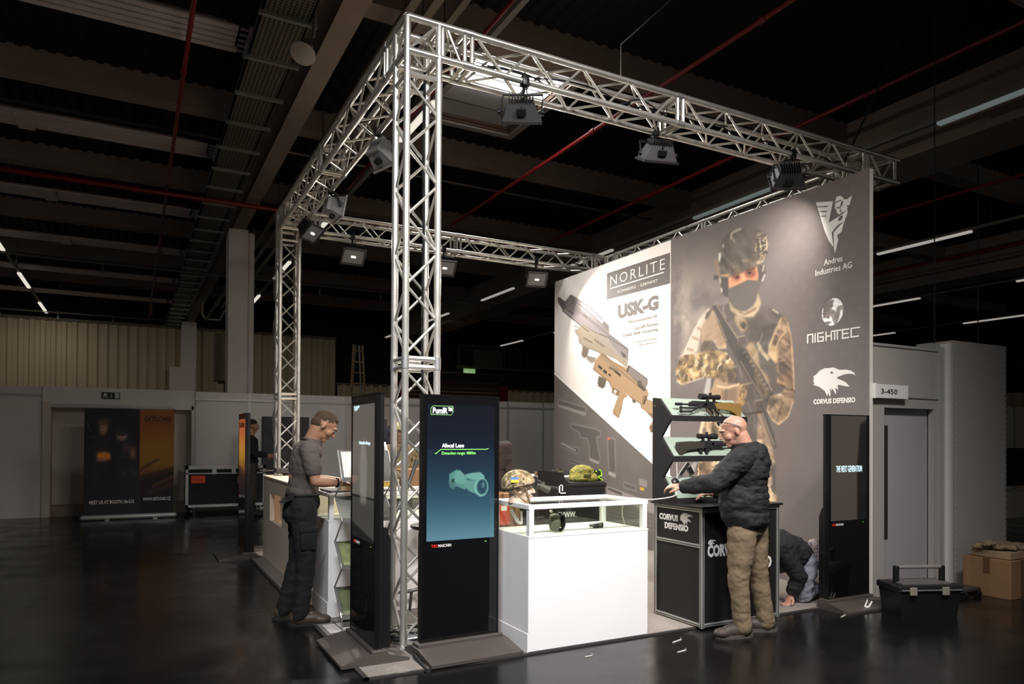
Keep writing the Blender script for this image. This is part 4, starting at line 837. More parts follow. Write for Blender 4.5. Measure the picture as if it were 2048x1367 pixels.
a=on_wall(1615.5,685); b=on_wall(1719,672); z0=(on_wall(1615.5,685)[1]+on_wall(1719,672)[1])/2; hz=on_wall(1615.5,669)[1]-a[1]
strokes(gw,segs,(a[0],z0),abs(a[0]-b[0])/7.1,hz,0.0145,X=WX)
# winged emblem & raven head, traced once as emblem outlines
W5=lambda L,o=(1600,370),s=5.467:[(o[0]+x/s,o[1]+y/s) for x,y in L]
def emblem(parts,parent,conv,X=None,Yp=None,m=None,nm='emblem'):
    for pts,dk in parts:
        q=[conv(p) for p in pts]; e=0.004 if dk else 0.002
        mb=MB().prism(q,X-e,X-0.0005,'x') if X is not None else MB().prism(q,Yp-e,Yp-0.0005,'y')
        ob('emblem_inlay' if dk else nm,mb,(mat('emblem_dark',rgb(96,88,84),0.6) if dk else (m or LETW)),parent,True)
WING=[([(175,190),(362,175),(315,410),(440,335),(470,315),(520,262),(522,300),(485,400),(455,510),(405,550),(420,600),(383,745),(370,680),(318,612),(270,500),(225,350)],0),
 ([(385,180),(400,130),(440,113),(472,135),(478,155),(515,155),(572,110),(540,220),(500,220),(525,240),(505,275),(430,322),(405,300),(395,260),(383,255)],0),
 ([(188,235),(308,225),(305,238),(190,243)],1),([(208,288),(295,280),(293,292),(210,294)],1),([(226,338),(288,331),(286,343),(230,345)],1),
 ([(455,180),(472,170),(465,215),(440,250),(410,255),(400,240),(440,240)],1),([(350,520),(385,470),(430,425),(482,400),(440,435),(400,480),(365,520),(372,680),(360,600)],1),([(440,340),(470,330),(462,370),(430,395),(415,385)],1),([(440,255),(460,300),(452,305),(434,262)],1),([(385,185),(455,160),(455,168),(388,195)],1)]
emblem([(W5(p),d) for p,d in WING],gw,lambda p:on_wall(*p),X=WX)
RAV=[([(148,940),(175,925),(215,880),(270,852),(310,852),(365,843),(400,858),(430,870),(510,868),(560,880),(595,905),(607,935),(590,920),(540,912),(480,922),(420,945),(400,962),(440,978),(500,1005),(545,1055),(490,1048),(430,1035),(410,1040),(420,1095),(398,1070),(385,1075),(398,1110),(393,1138),(365,1090),(345,1070),(350,1105),(330,1078),(325,1085),(335,1125),(331,1168),(308,1120),(300,1158),(270,1100),(210,1055),(148,1035),(158,1010),(145,995),(155,970)],0),([(330,898),(348,888),(366,900),(352,914)],1)]
emblem([(W5(p,(1600,580)),d) for p,d in RAV],gw,lambda p:on_wall(*p),X=WX)
RAVN=[[( (x-145)/462.0,(1168-y)/325.0) for x,y in p] for p,_ in RAV]
def raven(parent,x0,x1,z0,z1,X=None,Yp=None):
    for i,p in enumerate(RAVN):
        emblem([([(x0+(x1-x0)*u,z0+(z1-z0)*v) for u,v in p],i)],parent,lambda q:q,X=X,Yp=Yp)
# ================================================================= digital screens
def kiosk(label,loc,rz,H=1.77,Wd=0.59,lean=None,screen=None,plate=(0.30,0.18),logo=True):
    t=thing('digital_kiosk',label,'display screen',loc,rz)
    # plinth plate, wedge shaped
    mb=MB(); w=Wd/2+0.045; f,b=plate
    mb.prism([(-f,0.0),(b,0.0),(b,0.02),(0.06,0.062),(-0.06,0.062),(-f,0.02)],-w,w,'x'); ob('base_plate',mb,mat('plate_grey_brown',rgb(82,75,70),0.45,0.2),t)
    ob('plate_ridge',MB().bbox((-Wd/2-0.03,-0.035,0.055),(Wd/2+0.03,0.075,0.085),0.008),mat('plate_grey_brown',(0,0,0)),t)
    z=0.08; ob('body',MB().bbox((-Wd/2,0.0,z),(Wd/2,0.05,H),0.006),BLACK,t)
    ob('rear_box',MB().prism([(0.045,z),(0.105,z),(0.105,0.80),(0.075,0.88),(0.045,0.88)],-Wd/2+0.02,Wd/2-0.02,'x'),BLACK,t)
    ob('front_glass',MB().box((-Wd/2+0.008,-0.006,z+0.01),(Wd/2-0.008,0.001,H-0.008)),mat('kiosk_glass',(0.004,0.004,0.005),0.05,spec=0.55,coat=0.3),t,label='glossy black front glass')
    ob('edge_trim',MB().box((-Wd/2-0.003,-0.009,z),(-Wd/2+0.008,0.02,H)).box((Wd/2-0.008,-0.009,z),(Wd/2+0.003,0.02,H)).box((-Wd/2-0.003,-0.009,H-0.006),(Wd/2+0.003,0.05,H+0.003)),mat('kiosk_trim',(0.03,0.03,0.032),0.25,0.8),t)
    if screen:
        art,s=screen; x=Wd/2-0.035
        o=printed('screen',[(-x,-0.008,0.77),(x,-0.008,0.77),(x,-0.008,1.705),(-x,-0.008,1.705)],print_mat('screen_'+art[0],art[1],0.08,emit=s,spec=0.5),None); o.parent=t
    if logo:
        text_fit('TEC',0,0,0.725,0.745,mat('logo_red',rgb(190,40,30),0.4,emit=0.3,ecol=rgb(200,40,30)),t,Yp=-0.0075,x0=-0.225,x1=-0.175,bold=0.03).matrix_basis=Matrix.Identity(4)
        text_fit('MASCHIN',0,0,0.725,0.745,mat('logo_white',rgb(210,206,200),0.5),t,Yp=-0.0075,x0=-0.172,x1=-0.075,bold=0.03).matrix_basis=Matrix.Identity(4)
        ob('status_light',MB().box((0.185,-0.008,0.742),(0.2,-0.006,0.746)),mat('status_green',rgb(120,200,80),0.4,emit=0.6),t)
    return t
SCW=mat('screen_white',(1,1,1),0.4,emit=0.95,ecol=rgb(226,240,244)); SCG=mat('screen_green',(0.3,0.9,0.2),0.4,emit=0.75,ecol=rgb(120,220,70)); SCC=mat('screen_cyan',(0.7,0.9,0.95),0.4,emit=0.7,ecol=rgb(190,220,228))
def ltx(t,s,x0,x1,z0,z1,m,bold=0.0,yp=-0.0095,sp=1.0):
    o=text_fit(s,0,0,z0,z1,m,t,Yp=yp,x0=x0,x1=x1,bold=bold,sp=sp); o.matrix_basis=Matrix.Identity(4); return o
# front screen picture (250 x 450)
A=Art(0.52,0.935,460)
V=(np.arange(A.H)/A.H)[:,None,None]; st=np.array([[98,142,158],[62,104,122],[34,66,84],[20,38,54],[14,22,36],[12,18,30]],np.float32)/255
kk=V[:,0,0]*(len(st)-1); i0=np.clip(kk.astype(int),0,len(st)-2); fr=(kk-i0)[:,None]; col=st[i0]*(1-fr)+st[i0+1]*fr; A.a[:]=col[:,None,:]
A.fn=lambda px,py:((px-850)/(985-850)*0.52,(1078-py)/(1078-812)*0.935)
ck=lambda L:[(800+x/2.278,750+y/2.278) for x,y in L]
A.put(A.mask([(850,900),(985,900),(985,1000),(850,985)]),(70,104,120),0.12)
A.poly(ck([(212,452),(245,432),(262,440),(290,462),(300,500),(285,525),(230,500),(212,490)]),(96,150,142),1,1); A.poly(ck([(210,480),(235,475),(245,505),(232,522),(214,510)]),(78,124,118),1,1); A.ellp((800+232/2.278,750+482/2.278),4,4,(40,70,70),1,1)
A.poly(ck([(285,455),(320,448),(355,446),(372,460),(376,475),(350,488),(310,480),(290,470)]),(118,176,166),1,1); A.poly(ck([(280,500),(290,478),(345,488),(335,545),(300,530)]),(104,160,150),1,1); A.poly(ck([(240,440),(262,436),(290,470),(282,500),(235,488),(238,456)]),(112,168,158),1,1)
A.ellp((800+360/2.278,750+515/2.278),14.5,19,(128,190,178),1,1); A.ellp((800+363/2.278,750+514/2.278),11,15.5,(60,100,110),1,1); A.ellp((800+364/2.278,750+513/2.278),9,13,(40,76,90),1,2); A.ellp((800+368/2.278,750+506/2.278),3,6,(110,160,170),0.7,2)
k1=kiosk('black display kiosk facing the aisle with a lit teal lens picture',(0.335,-0.225,0.012),0.0,screen=(('front',A),0.95))
k1.rotation_euler=(0,0,math.radians(1.5))
fx=lambda px:((px-919.5)/(998-843))*0.59; fz=lambda py:1.758-(py-797)*0.003525
ltx(k1,'PumIR™',fx(862),fx(900),fz(830),fz(817.5),SCW,0.015); ltx(k1,'Afocal Lens',fx(880),fx(924),fz(896),fz(888),SCW,0.02); ltx(k1,'Detection range: 4000m',fx(880),fx(948),fz(911.5),fz(904),SCG,0.0)
def ln(t,pts,wd,m,yp=-0.0092):
    mb=MB()
    for (a,b),(c,d) in zip(pts,pts[1:]):
        L=math.hypot(c-a,d-b); nx,nz=-(d-b)/L*wd/2,(c-a)/L*wd/2; mb.prism([(a+nx,b+nz),(c+nx,d+nz),(c-nx,d-nz),(a-nx,b-nz)],yp-0.0005,yp,'y')
    return ob('screen_line',mb,m,t)
ln(k1,[(fx(866),fz(907)),(fx(868),fz(908)),(fx(878),fz(899.5)),(fx(971),fz(899.5)),(fx(975),fz(898))],0.004,SCG)
ln(k1,[(fx(858),fz(832)),(fx(858),fz(820)),(fx(862),fz(815)),(fx(902),fz(815)),(fx(902),fz(826)),(fx(898),fz(832)),(fx(858),fz(832))],0.003,mat('screen_green_dim',(0.3,0.6,0.2),0.4,emit=0.3,ecol=rgb(110,190,90)))
# left screen, seen edge-on; the hall's reflection is painted as grey glow
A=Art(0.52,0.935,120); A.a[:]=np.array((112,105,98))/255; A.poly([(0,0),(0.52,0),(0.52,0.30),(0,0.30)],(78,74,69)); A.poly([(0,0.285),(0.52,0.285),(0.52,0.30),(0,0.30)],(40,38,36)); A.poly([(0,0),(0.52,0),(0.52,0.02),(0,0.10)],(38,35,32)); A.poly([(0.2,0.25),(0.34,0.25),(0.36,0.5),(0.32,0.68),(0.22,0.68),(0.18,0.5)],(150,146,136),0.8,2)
k2=kiosk('black display kiosk seen edge-on left of the near tower, hall reflection painted in its screen',(-0.275,0.055,0.012),-PI/2,screen=(('left',A),0.7),plate=(0.24,0.22))
ltx(k2,'TigIR™',-0.23,-0.10,1.66,1.70,SCC,0.03); ltx(k2,'Detection Range',-0.09,0.17,1.42,1.45,SCC,0.02)
# far left kiosk with orange picture
A=Art(0.52,0.935,160)
V=(np.arange(A.H)/A.H)[:,None,None]; st=np.array([[40,34,34],[96,52,44],[130,84,44],[196,140,52],[216,140,62],[206,112,62],[190,98,58]],np.float32)/255
kk=V[:,0,0]*(len(st)-1); i0=np.clip(kk.astype(int),0,len(st)-2); fr=(kk-i0)[:,None]; A.a[:]=(st[i0]*(1-fr)+st[i0+1]*fr)[:,None,:]
A.poly([(0,0.0),(0.52,0.0),(0.52,0.2),(0,0.32)],(36,30,30),0.8,4); A.poly([(0,0.32),(0.52,0.2),(0.52,0.26),(0,0.36)],(60,44,40),0.8,3)
k3=kiosk('slim kiosk with an orange lit picture at the far left edge of the stand',(-0.475,4.66,0.0),-PI/2,screen=(('far',A),0.55))
ltx(k3,'GETLOAD',-0.2,0.2,1.60,1.66,mat('print_black',(0.01,0.01,0.01),0.5),0.03)
# right kiosk; tan and dark reflections are painted into the screen's glow
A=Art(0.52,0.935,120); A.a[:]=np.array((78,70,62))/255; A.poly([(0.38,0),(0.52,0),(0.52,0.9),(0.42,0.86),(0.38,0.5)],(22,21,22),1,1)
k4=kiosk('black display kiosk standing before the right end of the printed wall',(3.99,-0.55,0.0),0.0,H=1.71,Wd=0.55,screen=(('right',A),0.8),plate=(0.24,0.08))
ltx(k4,'THE NEXT GENERATION',-0.175,0.175,1.20,1.258,SCC,0.01)
# white tie on the plate, dark box edge beside it
t=ob('white_bow_tag',S(MB().cap((3.97,-0.73,0.03),(4.0,-0.735,0.09),0.008,0.004,6).cap((4.01,-0.735,0.02),(4.05,-0.74,0.07),0.01,0.006,6).cap((3.98,-0.74,0.025),(4.03,-0.735,0.02),0.016,0.012,6)),mat('tag_white',rgb(236,232,226),0.5)); tag(t,'small crumpled white tag lying before the right kiosk','litter')
# ================================================================= showcases
def showcase(label,loc,w=1.03,d=0.57):
    t=thing('glass_showcase',label,'showcase',loc)
    ob('cabinet_body',MB().bbox((0,0,0.006),(w,d,0.80),0.003),WHITE,t); ob('plinth_panel',MB().box((-0.006,0.0,0.0),(0.0,d,0.13)),WHITE,t)
    ob('side_seam',MB().box((-0.004,0,0.79),(w,-0.002,0.802)),WHITEP,t)
    p=0.032
    for x in (0.0,w-p-0.02):
        for y in (0.0,d-p): ob('post',MB().bbox((x+0.005,y,0.80),(x+p+0.012,y+p+0.012,0.99),0.003),WHITEP,t)
    for a,b in (((0,0,0.985),(w,p,1.018)),((0,d-p,0.985),(w,d,1.018)),((0,p,0.985),(p+0.012,d-p,1.018)),((w-p-0.012,p,0.985),(w,d-p,1.018))): ob('top_rail',MB().bbox(a,b,0.003),WHITEP,t)
    G=glass('showcase_glass',(0.93,0.95,0.91))
    ob('glass_top',MB().box((p,p,1.000),(w-p,d-p,1.005)),G,t)
    for a,b in (((p,0.012,0.80),(w-p,0.016,0.986)),((p,d-0.016,0.80),(w-p,d-0.012,0.986)),((0.012,p,0.80),(0.016,d-p,0.986)),((w-0.016,p,0.80),(w-0.012,d-p,0.986))): ob('glass_pane',MB().box(a,b),G,t)
    ob('lock',S(MB().cyl((w*0.5,d-0.01,0.9),(w*0.5,d+0.01,0.9),0.01)),ALUB,t)
    return t
showcase('white showcase with glass top in the front centre, carrying the helmeted head',(0.72,-0.51,0.010),1.035,0.56)
showcase('white showcase with glass top behind the left screen, man in grey T-shirt beside it',(-0.28,1.03,0.010),1.035,0.56)
# things inside / on the front showcase
OLV=mat('olive_polymer',rgb(96,94,80),0.55)
t=thing('ear_defender','olive round ear defender with black ring inside the front showcase','ear defender',(0.97,-0.36,0.812))
ob('ear_cup',S(MB().lathe([(0.02,0),(0.055,0.01),(0.065,0.04),(0.06,0.07),(0.03,0.085)],(0,0,0.07),20,Matrix.Rotation(PI/2,3,'Y')@Matrix.Rotation(0.4,3,'X'))),OLV,t)
ob('seal_ring',S(MB().tube([(0.095,0.058*math.cos(a),0.068+0.058*math.sin(a)) for a in [2*PI*i/24 for i in range(24)]],0.013,8,closed=True)),BLACK,t)
ob('cushion',S(MB().cyl((0.085,0,0.068),(0.1,0,0.068),0.04,n=16)),mat('cushion_brown',rgb(90,70,60),0.6),t)
t=thing('night_scope','small metal clip-on scope lying in the middle of the front showcase','scope',(1.42,-0.30,0.812))
ob('tube',S(MB().cyl((-0.05,0,0.018),(0.02,0,0.018),0.012).cyl((0.02,0,0.018),(0.05,0,0.018),0.018)),mat('scope_grey',rgb(120,118,112),0.35,0.5),t); ob('mount',MB().bbox((-0.015,-0.015,0.0),(0.02,0.015,0.03),0.003),DGREY,t); ob('cap',S(MB().cyl((0.05,0,0.018),(0.062,0,0.018),0.02)),BLACK,t)
t=thing('white_bracket','white V shaped plastic bracket inside the left end of the front showcase','bracket',(0.80,-0.1,0.812))
ob('arm',S(MB().tube([(0.0,0,0.14),(0.05,-0.02,0.05),(0.08,-0.02,0.04)],0.012,8)),WHITEP,t); ob('arm',S(MB().tube([(0.08,-0.02,0.04),(0.085,0,0.13)],0.008,8)),WHITEP,t)
# mannequin head with helmet
SKINM=mat('mannequin_skin',rgb(226,196,172),0.5,noise=0.02)
CAMO=camo('multicam_shell',[rgb(104,92,66),rgb(150,128,92),rgb(184,164,128),rgb(86,78,54),rgb(128,116,84)],16)
def head_shape(mb,c,R,s=1.0,nose=True,neck=None):
    # R maps local (x right, y forward, z up) ; s=1 -> head height 0.235
    c=Vector(c)
    def P(x,y,z): return c+R@Vector((x*s,y*s,z*s))
    E=lambda p,r: mb.ell(P(*p),tuple(v*s for v in r),R,18,12)
    E((0,-0.012,0.035),(0.076,0.096,0.088)); E((0,0.028,0.0),(0.062,0.068,0.085)); E((0,0.035,-0.055),(0.048,0.050,0.048)); E((0,0.062,-0.088),(0.028,0.026,0.022))
    E((0.040,0.055,-0.022),(0.026,0.028,0.03)); E((-0.040,0.055,-0.022),(0.026,0.028,0.03)); E((0,0.082,0.032),(0.052,0.020,0.014))
    if nose: mb.cap(P(0,0.088,0.015),P(0,0.112,-0.022),0.008*s,0.012*s,10); E((0.011,0.100,-0.026),(0.009,0.010,0.007)); E((-0.011,0.100,-0.026),(0.009,0.010,0.007))
    E((0,0.087,-0.050),(0.024,0.011,0.0065)); E((0,0.085,-0.061),(0.021,0.011,0.0075))
    for sx in (1,-1): E((0.075*sx,-0.012,-0.003),(0.009,0.017,0.029))
    return P
def face_bits(P,R,s,parent,iris=True,brow=(60,44,34),m_lip=None,W=True):
    for sx in (1,-1):
        ob('eye',S(MB().ell(P(0.030*sx,0.074,0.010),(0.0125*s,0.012*s,0.0095*s),R,12,8)),mat('eye_white',rgb(216,208,200),0.25),parent,W)
        ob('iris',S(MB().ell(P(0.030*sx,0.0845,0.008),(0.0055*s,0.003*s,0.0055*s),R,10,6)),mat('iris_dark',(0.02,0.015,0.01),0.2),parent,W)
        ob('eyebrow',S(MB().tube([P(0.012*sx,0.099,0.028),P(0.03*sx,0.099,0.034),P(0.05*sx,0.085,0.028)],0.004*s,6)),mat('brow_%d'%brow[0],rgb(*brow),0.9),parent,W)
    ob('lips',S(MB().tube([P(-0.022,0.090,-0.055),P(0,0.100,-0.0535),P(0.022,0.090,-0.055)],[0.003*s,0.0055*s,0.003*s],8)),m_lip or mat('lip_skin',rgb(176,110,96),0.5),parent,W)
hd=thing('helmeted_mannequin','mannequin head in a camouflage helmet with flag patch on the front showcase','mannequin head',(0.79,-0.25,1.022))
Rh=rotz(math.radians(-106)); hc=(0.785,-0.25,1.022+0.098)
mb=MB(); P=head_shape(mb,hc,Rh,1.0); mb.cap(P(0,-0.02,-0.04),P(0,-0.02,-0.035),0.055,0.055); mb.lathe([(0.062,0.0),(0.056,0.02),(0.052,0.06)],(P(0,-0.02,0).x,P(0,-0.02,0).y,1.022),20); blob('head',mb,SKINM,hd,0.004,3); face_bits(P,Rh,1.0,hd)
# helmet: shell cut high over ears
def helmet(P,Rm,parent,s=1.0,cm=None,patch=True,nvg=True):
    def hs(u,v):
        a=2*PI*u; lowe=-0.02+0.045*math.cos(a-PI/2)+(-0.035 if math.sin(a)<-0.3 else 0)+0.012*math.cos(2*a)
        th=v*(PI/2+0.20-(0.26*max(0,math.sin(a)))+0.32*max(0,-math.sin(a)))
        return P(0.100*math.sin(th)*math.cos(a),-0.008+0.118*math.sin(th)*math.sin(a),0.035+0.098*math.cos(th))
    mb=MB().grid(hs,36,14); o=ob('helmet_shell',S(mb),cm or CAMO,parent,True); sd=o.modifiers.new('thick','SOLIDIFY'); sd.thickness=0.009; sd.offset=1
    ob('helmet_rail',S(MB().tube([P(0.106*sx_,y,z) for sx_ in (1,) for y,z in ((0.06,0.045),(0.0,0.035),(-0.06,0.02))],0.009,6).tube([P(-0.106,y,z) for y,z in ((0.06,0.045),(0.0,0.035),(-0.06,0.02))],0.009,6)),mat('rail_tan',rgb(120,96,72),0.5),parent,True)
    sm=mat('strap_tan',rgb(128,108,82),0.7)
    for sx in (1,-1): ob('chin_strap',S(MB().tube([P(0.098*sx,0.03,0.01),P(0.086*sx,0.045,-0.05),P(0.06*sx,0.066,-0.096),P(0,0.088,-0.112)],0.007,6).tube([P(0.098*sx,-0.06,0.0),P(0.09*sx,-0.02,-0.05),P(0.075*sx,0.03,-0.085)],0.006,6)),sm,parent,True)
    ob('goggle_band',S(MB().tube([P(0.108*math.sin(a),-0.008+0.124*math.cos(a),0.045+0.01*math.cos(3*a)) for a in [-1.5+3.0*i/12 for i in range(13)]],0.008,6)),BLACKM,parent,True)
    if nvg:
        ob('mount_shroud',MB().bbox((-0.025,0,-0.03),(0.025,0.02,0.03),0.004,Matrix.Translation(P(0,0.112,0.062))@Rm.to_4x4()),BLACKM,parent,True)
        ob('mount_arm',S(MB().tube([P(0,0.125,0.065),P(0,0.16,0.05),P(0,0.172,0.02)],0.010,8)),DGREY,parent,True)
        ob('night_vision_tube',S(MB().cyl(P(0,0.150,0.022),P(0,0.225,-0.012),0.022*s,0.026*s,16).cyl(P(0,0.130,0.03),P(0,0.150,0.022),0.016,n=14).cyl(P(0,0.172,0.02),P(0.0,0.19,0.045),0.012,n=10)),mat('nvg_grey',rgb(74,72,62),0.5),parent,True)
    if patch:
        M4=Matrix.Translation(P(0.100,-0.055,0.072))@Rm.to_4x4()@Matrix.Rotation(math.radians(-18),4,'Y')
        ob('flag_patch',MB().box((-0.004,-0.026,0.0),(0.004,0.026,0.019),M4),mat('patch_blue',rgb(70,110,170),0.7),parent,True,label='blue upper half of the flag patch')
        ob('flag_patch',MB().box((-0.004,-0.026,-0.02),(0.004,0.026,0.0),M4),mat('patch_yellow',rgb(226,206,40),0.7),parent,True,label='yellow lower half of the flag patch')
helmet(P,Rh,hd)
# ================================================================= black cabinet with shelf tower
cb=thing('promo_counter','black counter with aluminium profile frame and raven emblem, man in olive trousers before it','counter',(2.22,-0.59,0))
X0,X1,Ya,Yb,HC=2.22,3.075,-0.59,-0.01,0.945
BP=mat('black_panel',(0.010,0.009,0.009),0.55,noise=0.05)
ob('panel_front',MB().box((X0+0.03,Ya+0.014,0.05),(X1-0.03,Ya+0.022,HC)),BP,cb,True); ob('panel_side',MB().box((X0+0.014,Ya+0.03,0.05),(X0+0.022,Yb-0.03,0.635)),BP,cb,True,label='black lower side panel')
ob('panel_side',MB().box((X0+0.014,Ya+0.03,0.665),(X0+0.022,Yb-0.03,HC)),BP,cb,True,label='black upper side panel with lettering'); ob('panel_right_side',MB().box((X1-0.022,Ya+0.03,0.05),(X1-0.014,Yb-0.03,HC)),BP,cb,True)
ob('panel_back',MB().box((X0+0.03,Yb-0.022,0.05),(X1-0.03,Yb-0.014,HC)),BP,cb,True)
def prof(a,b,ax):   # grooved profile: two beads with a dark groove
    ob('profile',MB().bbox(a,b,0.004),mat('profile_alu',rgb(188,186,180),0.35,0.6),cb,True)
    c=[(p+q)/2 for p,q in zip(a,b)]; mb=MB()
    if ax=='z':
        mb.box((a[0]-0.001,c[1]-0.003,a[2]),(a[0]+0.002,c[1]+0.003,b[2])).box((c[0]-0.003,a[1]-0.001,a[2]),(c[0]+0.003,a[1]+0.002,b[2]))
    elif ax=='x': mb.box((a[0],a[1]-0.001,c[2]-0.003),(b[0],a[1]+0.002,c[2]+0.003))
    else: mb.box((a[0]-0.001,a[1],c[2]-0.003),(a[0]+0.002,b[1],c[2]+0.003))
    ob('profile_groove',mb,BLACKM,cb,True)
for x in (X0,X1-0.03):
    for y in (Ya,Yb-0.03): prof((x,y,0.012),(x+0.03,y+0.03,HC),'z')
for z in (0.02,HC-0.03): prof((X0+0.03,Ya+0.002,z),(X1-0.03,Ya+0.028,z+0.028),'x'); prof((X0+0.002,Ya+0.03,z),(X0+0.028,Yb-0.03,z+0.028),'y'); prof((X1-0.028,Ya+0.03,z),(X1-0.002,Yb-0.03,z+0.028),'y')
prof((X0+0.002,Ya+0.03,0.636),(X0+0.028,Yb-0.03,0.664),'y')
ob('worktop',MB().bbox((X0-0.02,Ya-0.02,HC),(X1+0.02,Yb+0.02,HC+0.018),0.004),mat('worktop_black',(0.012,0.011,0.012),0.25),cb,True)
XS=X0+0.013
text_fit('CORVUS',-0.065,-0.30,0.815,0.868,LETW,cb,X=XS,bold=0.05); text_fit('DEFENSIO',-0.135,-0.42,0.745,0.798,LETW,cb,X=XS,bold=0.05)
raven(cb,-0.325,-0.475,0.79,0.895,X=XS)
YS=Ya+0.013
text_fit('CORVUS',0,0,0.56,0.66,LETW,cb,Yp=YS,x0=2.29,x1=2.62,bold=0.05); raven(cb,2.295,2.375,0.645,0.70,Yp=YS); text_fit('DEFENSIO',0,0,0.43,0.53,LETW,cb,Yp=YS,x0=2.56,x1=2.995,bold=0.05)
# zigzag shelf tower
st_=thing('display_rack','black zigzag rack with three sloping glass shelves standing on the black counter','display rack',(2.25,-0.05,HC+0.018)); Z0=HC+0.018
zz=[(-0.05,1.832),(-0.215,1.665),(-0.082,1.503),(-0.235,1.328),(-0.108,1.165),(-0.285,0.985)]
XL,XR=2.235,3.06
ob('side_plate',MB().prism([(0.03,Z0),(0.03,1.84)]+zz+[(-0.285,Z0)],XL,XL+0.02,'x'),BLACKM,st_,True,label='black zigzag side plate')
ob('side_screw',S(MB().cyl((XL-0.003,0.0,1.77),(XL,0.0,1.77),0.006,n=10)),ALUB,st_,True)
GS=mat('frosted_glass_shelf',rgb(158,170,156),0.25,noise=0.03,spec=0.6)
for k in range(3):
    (ya,za),(yb,zb)=zz[2*k],zz[2*k+1]; d=Vector((0,yb-ya,zb-za)).normalized(); nrm=Vector((0,d.z,-d.y)); nrm=-nrm if nrm.z<0 else nrm
    def q(x,y,z,e): return (x,y+nrm.y*e,z+nrm.z*e)
    mb=MB(); xs_=(XL+0.02,XR+0.02); vs=[q(x,y,z,e) for e in (0.0,0.006) for x,y,z in ((xs_[0],ya,za),(xs_[1],ya,za),(xs_[1],yb,zb),(xs_[0],yb,zb))]
    mb.add(vs,[(0,1,2,3),(7,6,5,4),(0,4,5,1),(1,5,6,2),(2,6,7,3),(3,7,4,0)]); ob('glass_shelf',mb,GS,st_,True,label='pale green frosted glass shelf')
    ob('front_lip',MB().box((XL+0.0,yb-0.012,zb-0.028),(XR+0.02,yb+0.004,zb+0.02)),BLACKM,st_,True)
    if k<2:
        y2,z2=zz[2*k+2]; ob('under_brace',MB().prism([(yb,zb-0.02),(yb,zb+0.01),(yb+0.13,zb+0.01),(y2,z2+0.01)],XR,XR+0.02,'x'),BLACKM,st_,True)
# rifles on the rack
def rifle(label,x0,x1,y,z,stock_left,furn,lean=0.0,bipod=False,scale=1.0):
    t=thing('display_rifle',label,'rifle',((x0+x1)/2,y,z)); L=abs(x1-x0); s=1 if not stock_left else -1
    cx=(x0+x1)/2; X=lambda u:cx+s*(u-0.5)*L      # u=0 muzzle .. 1 butt
    K=BLACKM
    ob('barrel',S(MB().cyl((X(0),y,z+0.085),(X(0.42),y,z+0.085),0.008,n=10).cyl((X(0),y,z+0.085),(X(0.09),y,z+0.085),0.013,n=10)),K,t,True)
    ob('handguard',S(MB().bbox((min(X(0.20),X(0.46)),y-0.018,z+0.068),(max(X(0.20),X(0.46)),y+0.018,z+0.108),0.008)),K,t,True)
    pr=lambda P_,a,b:MB().prism([(X(u),z+v) for u,v in P_],y+a,y+b,'y')
    ob('receiver',pr([(0.42,0.062),(0.42,0.112),(0.68,0.112),(0.70,0.095),(0.70,0.058),(0.60,0.05)],-0.018,0.018),K,t,True)
    ob('stock',pr([(0.56,0.10),(0.66,0.108),(0.80,0.112),(0.99,0.105),(1.0,0.09),(0.985,0.0),(0.95,-0.005),(0.86,0.03),(0.78,0.045),(0.70,0.05),(0.60,0.055)],-0.02,0.02),furn,t,True)
    ob('grip',pr([(0.50,0.058),(0.545,0.058),(0.555,-0.005),(0.525,-0.012),(0.505,0.02)],-0.015,0.015),K,t,True)
    ob('magazine',pr([(0.60,0.055),(0.655,0.055),(0.645,-0.015),(0.605,-0.015)],-0.012,0.012),K,t,True)
    ob('trigger_guard',S(MB().tube([(X(0.46),y,z+0.06),(X(0.465),y,z+0.03),(X(0.50),y,z+0.025)],0.004,6)),K,t,True)
    sc_=MB().cyl((X(0.36),y,z+0.155),(X(0.44),y,z+0.155),0.026,n=14).cyl((X(0.44),y,z+0.155),(X(0.46),y,z+0.155),0.026,0.017,14).cyl((X(0.46),y,z+0.155),(X(0.60),y,z+0.155),0.017,n=14).cyl((X(0.60),y,z+0.155),(X(0.66),y,z+0.155),0.022,n=14)
    ob('scope',S(sc_),K,t,True); ob('scope_turret',S(MB().cyl((X(0.52),y,z+0.155),(X(0.52),y,z+0.19),0.013).cyl((X(0.52),y-0.03,z+0.155),(X(0.52),y,z+0.155),0.012)),K,t,True)
    ob('scope_mount',MB().box((min(X(0.47),X(0.49)),y-0.012,z+0.108),(max(X(0.47),X(0.49)),y+0.012,z+0.145)).box((min(X(0.57),X(0.59)),y-0.012,z+0.108),(max(X(0.57),X(0.59)),y+0.012,z+0.145)).box((min(X(0.24),X(0.62)),y-0.01,z+0.106),(max(X(0.24),X(0.62)),y+0.01,z+0.116)),K,t,True)
    if bipod:
        for e in (0.0,0.03):
            ob('bipod_leg',S(MB().tube([(X(0.36),y-0.02,z+0.06+e*0.6),(X(0.20),y-0.03,z+0.055-e),(X(0.06),y-0.03,z+0.055-e)],[0.008,0.007,0.007],8).cyl((X(0.05),y-0.03,z+0.055-e),(X(0.03),y-0.03,z+0.055-e),0.013,n=8)),K,t,True)
    return t
TANF=mat('tan_furniture',rgb(150,118,62),0.55); OLF=mat('dark_olive_furniture',rgb(58,56,46),0.55)
rifle('rifle with tan stock and folded bipod on the top shelf of the rack',2.30,3.03,-0.19,1.695,False,TANF,bipod=True)
rifle('dark bullpup style rifle with scope on the middle shelf of the rack',2.30,2.98,-0.205,1.358,True,OLF)
rifle('black rifle lying on the bottom shelf of the rack, man\'s hand on it',2.36,3.0,-0.25,1.01,False,BLACKM)
for a,b in ((2.62,2.66),(2.70,2.76)): pass
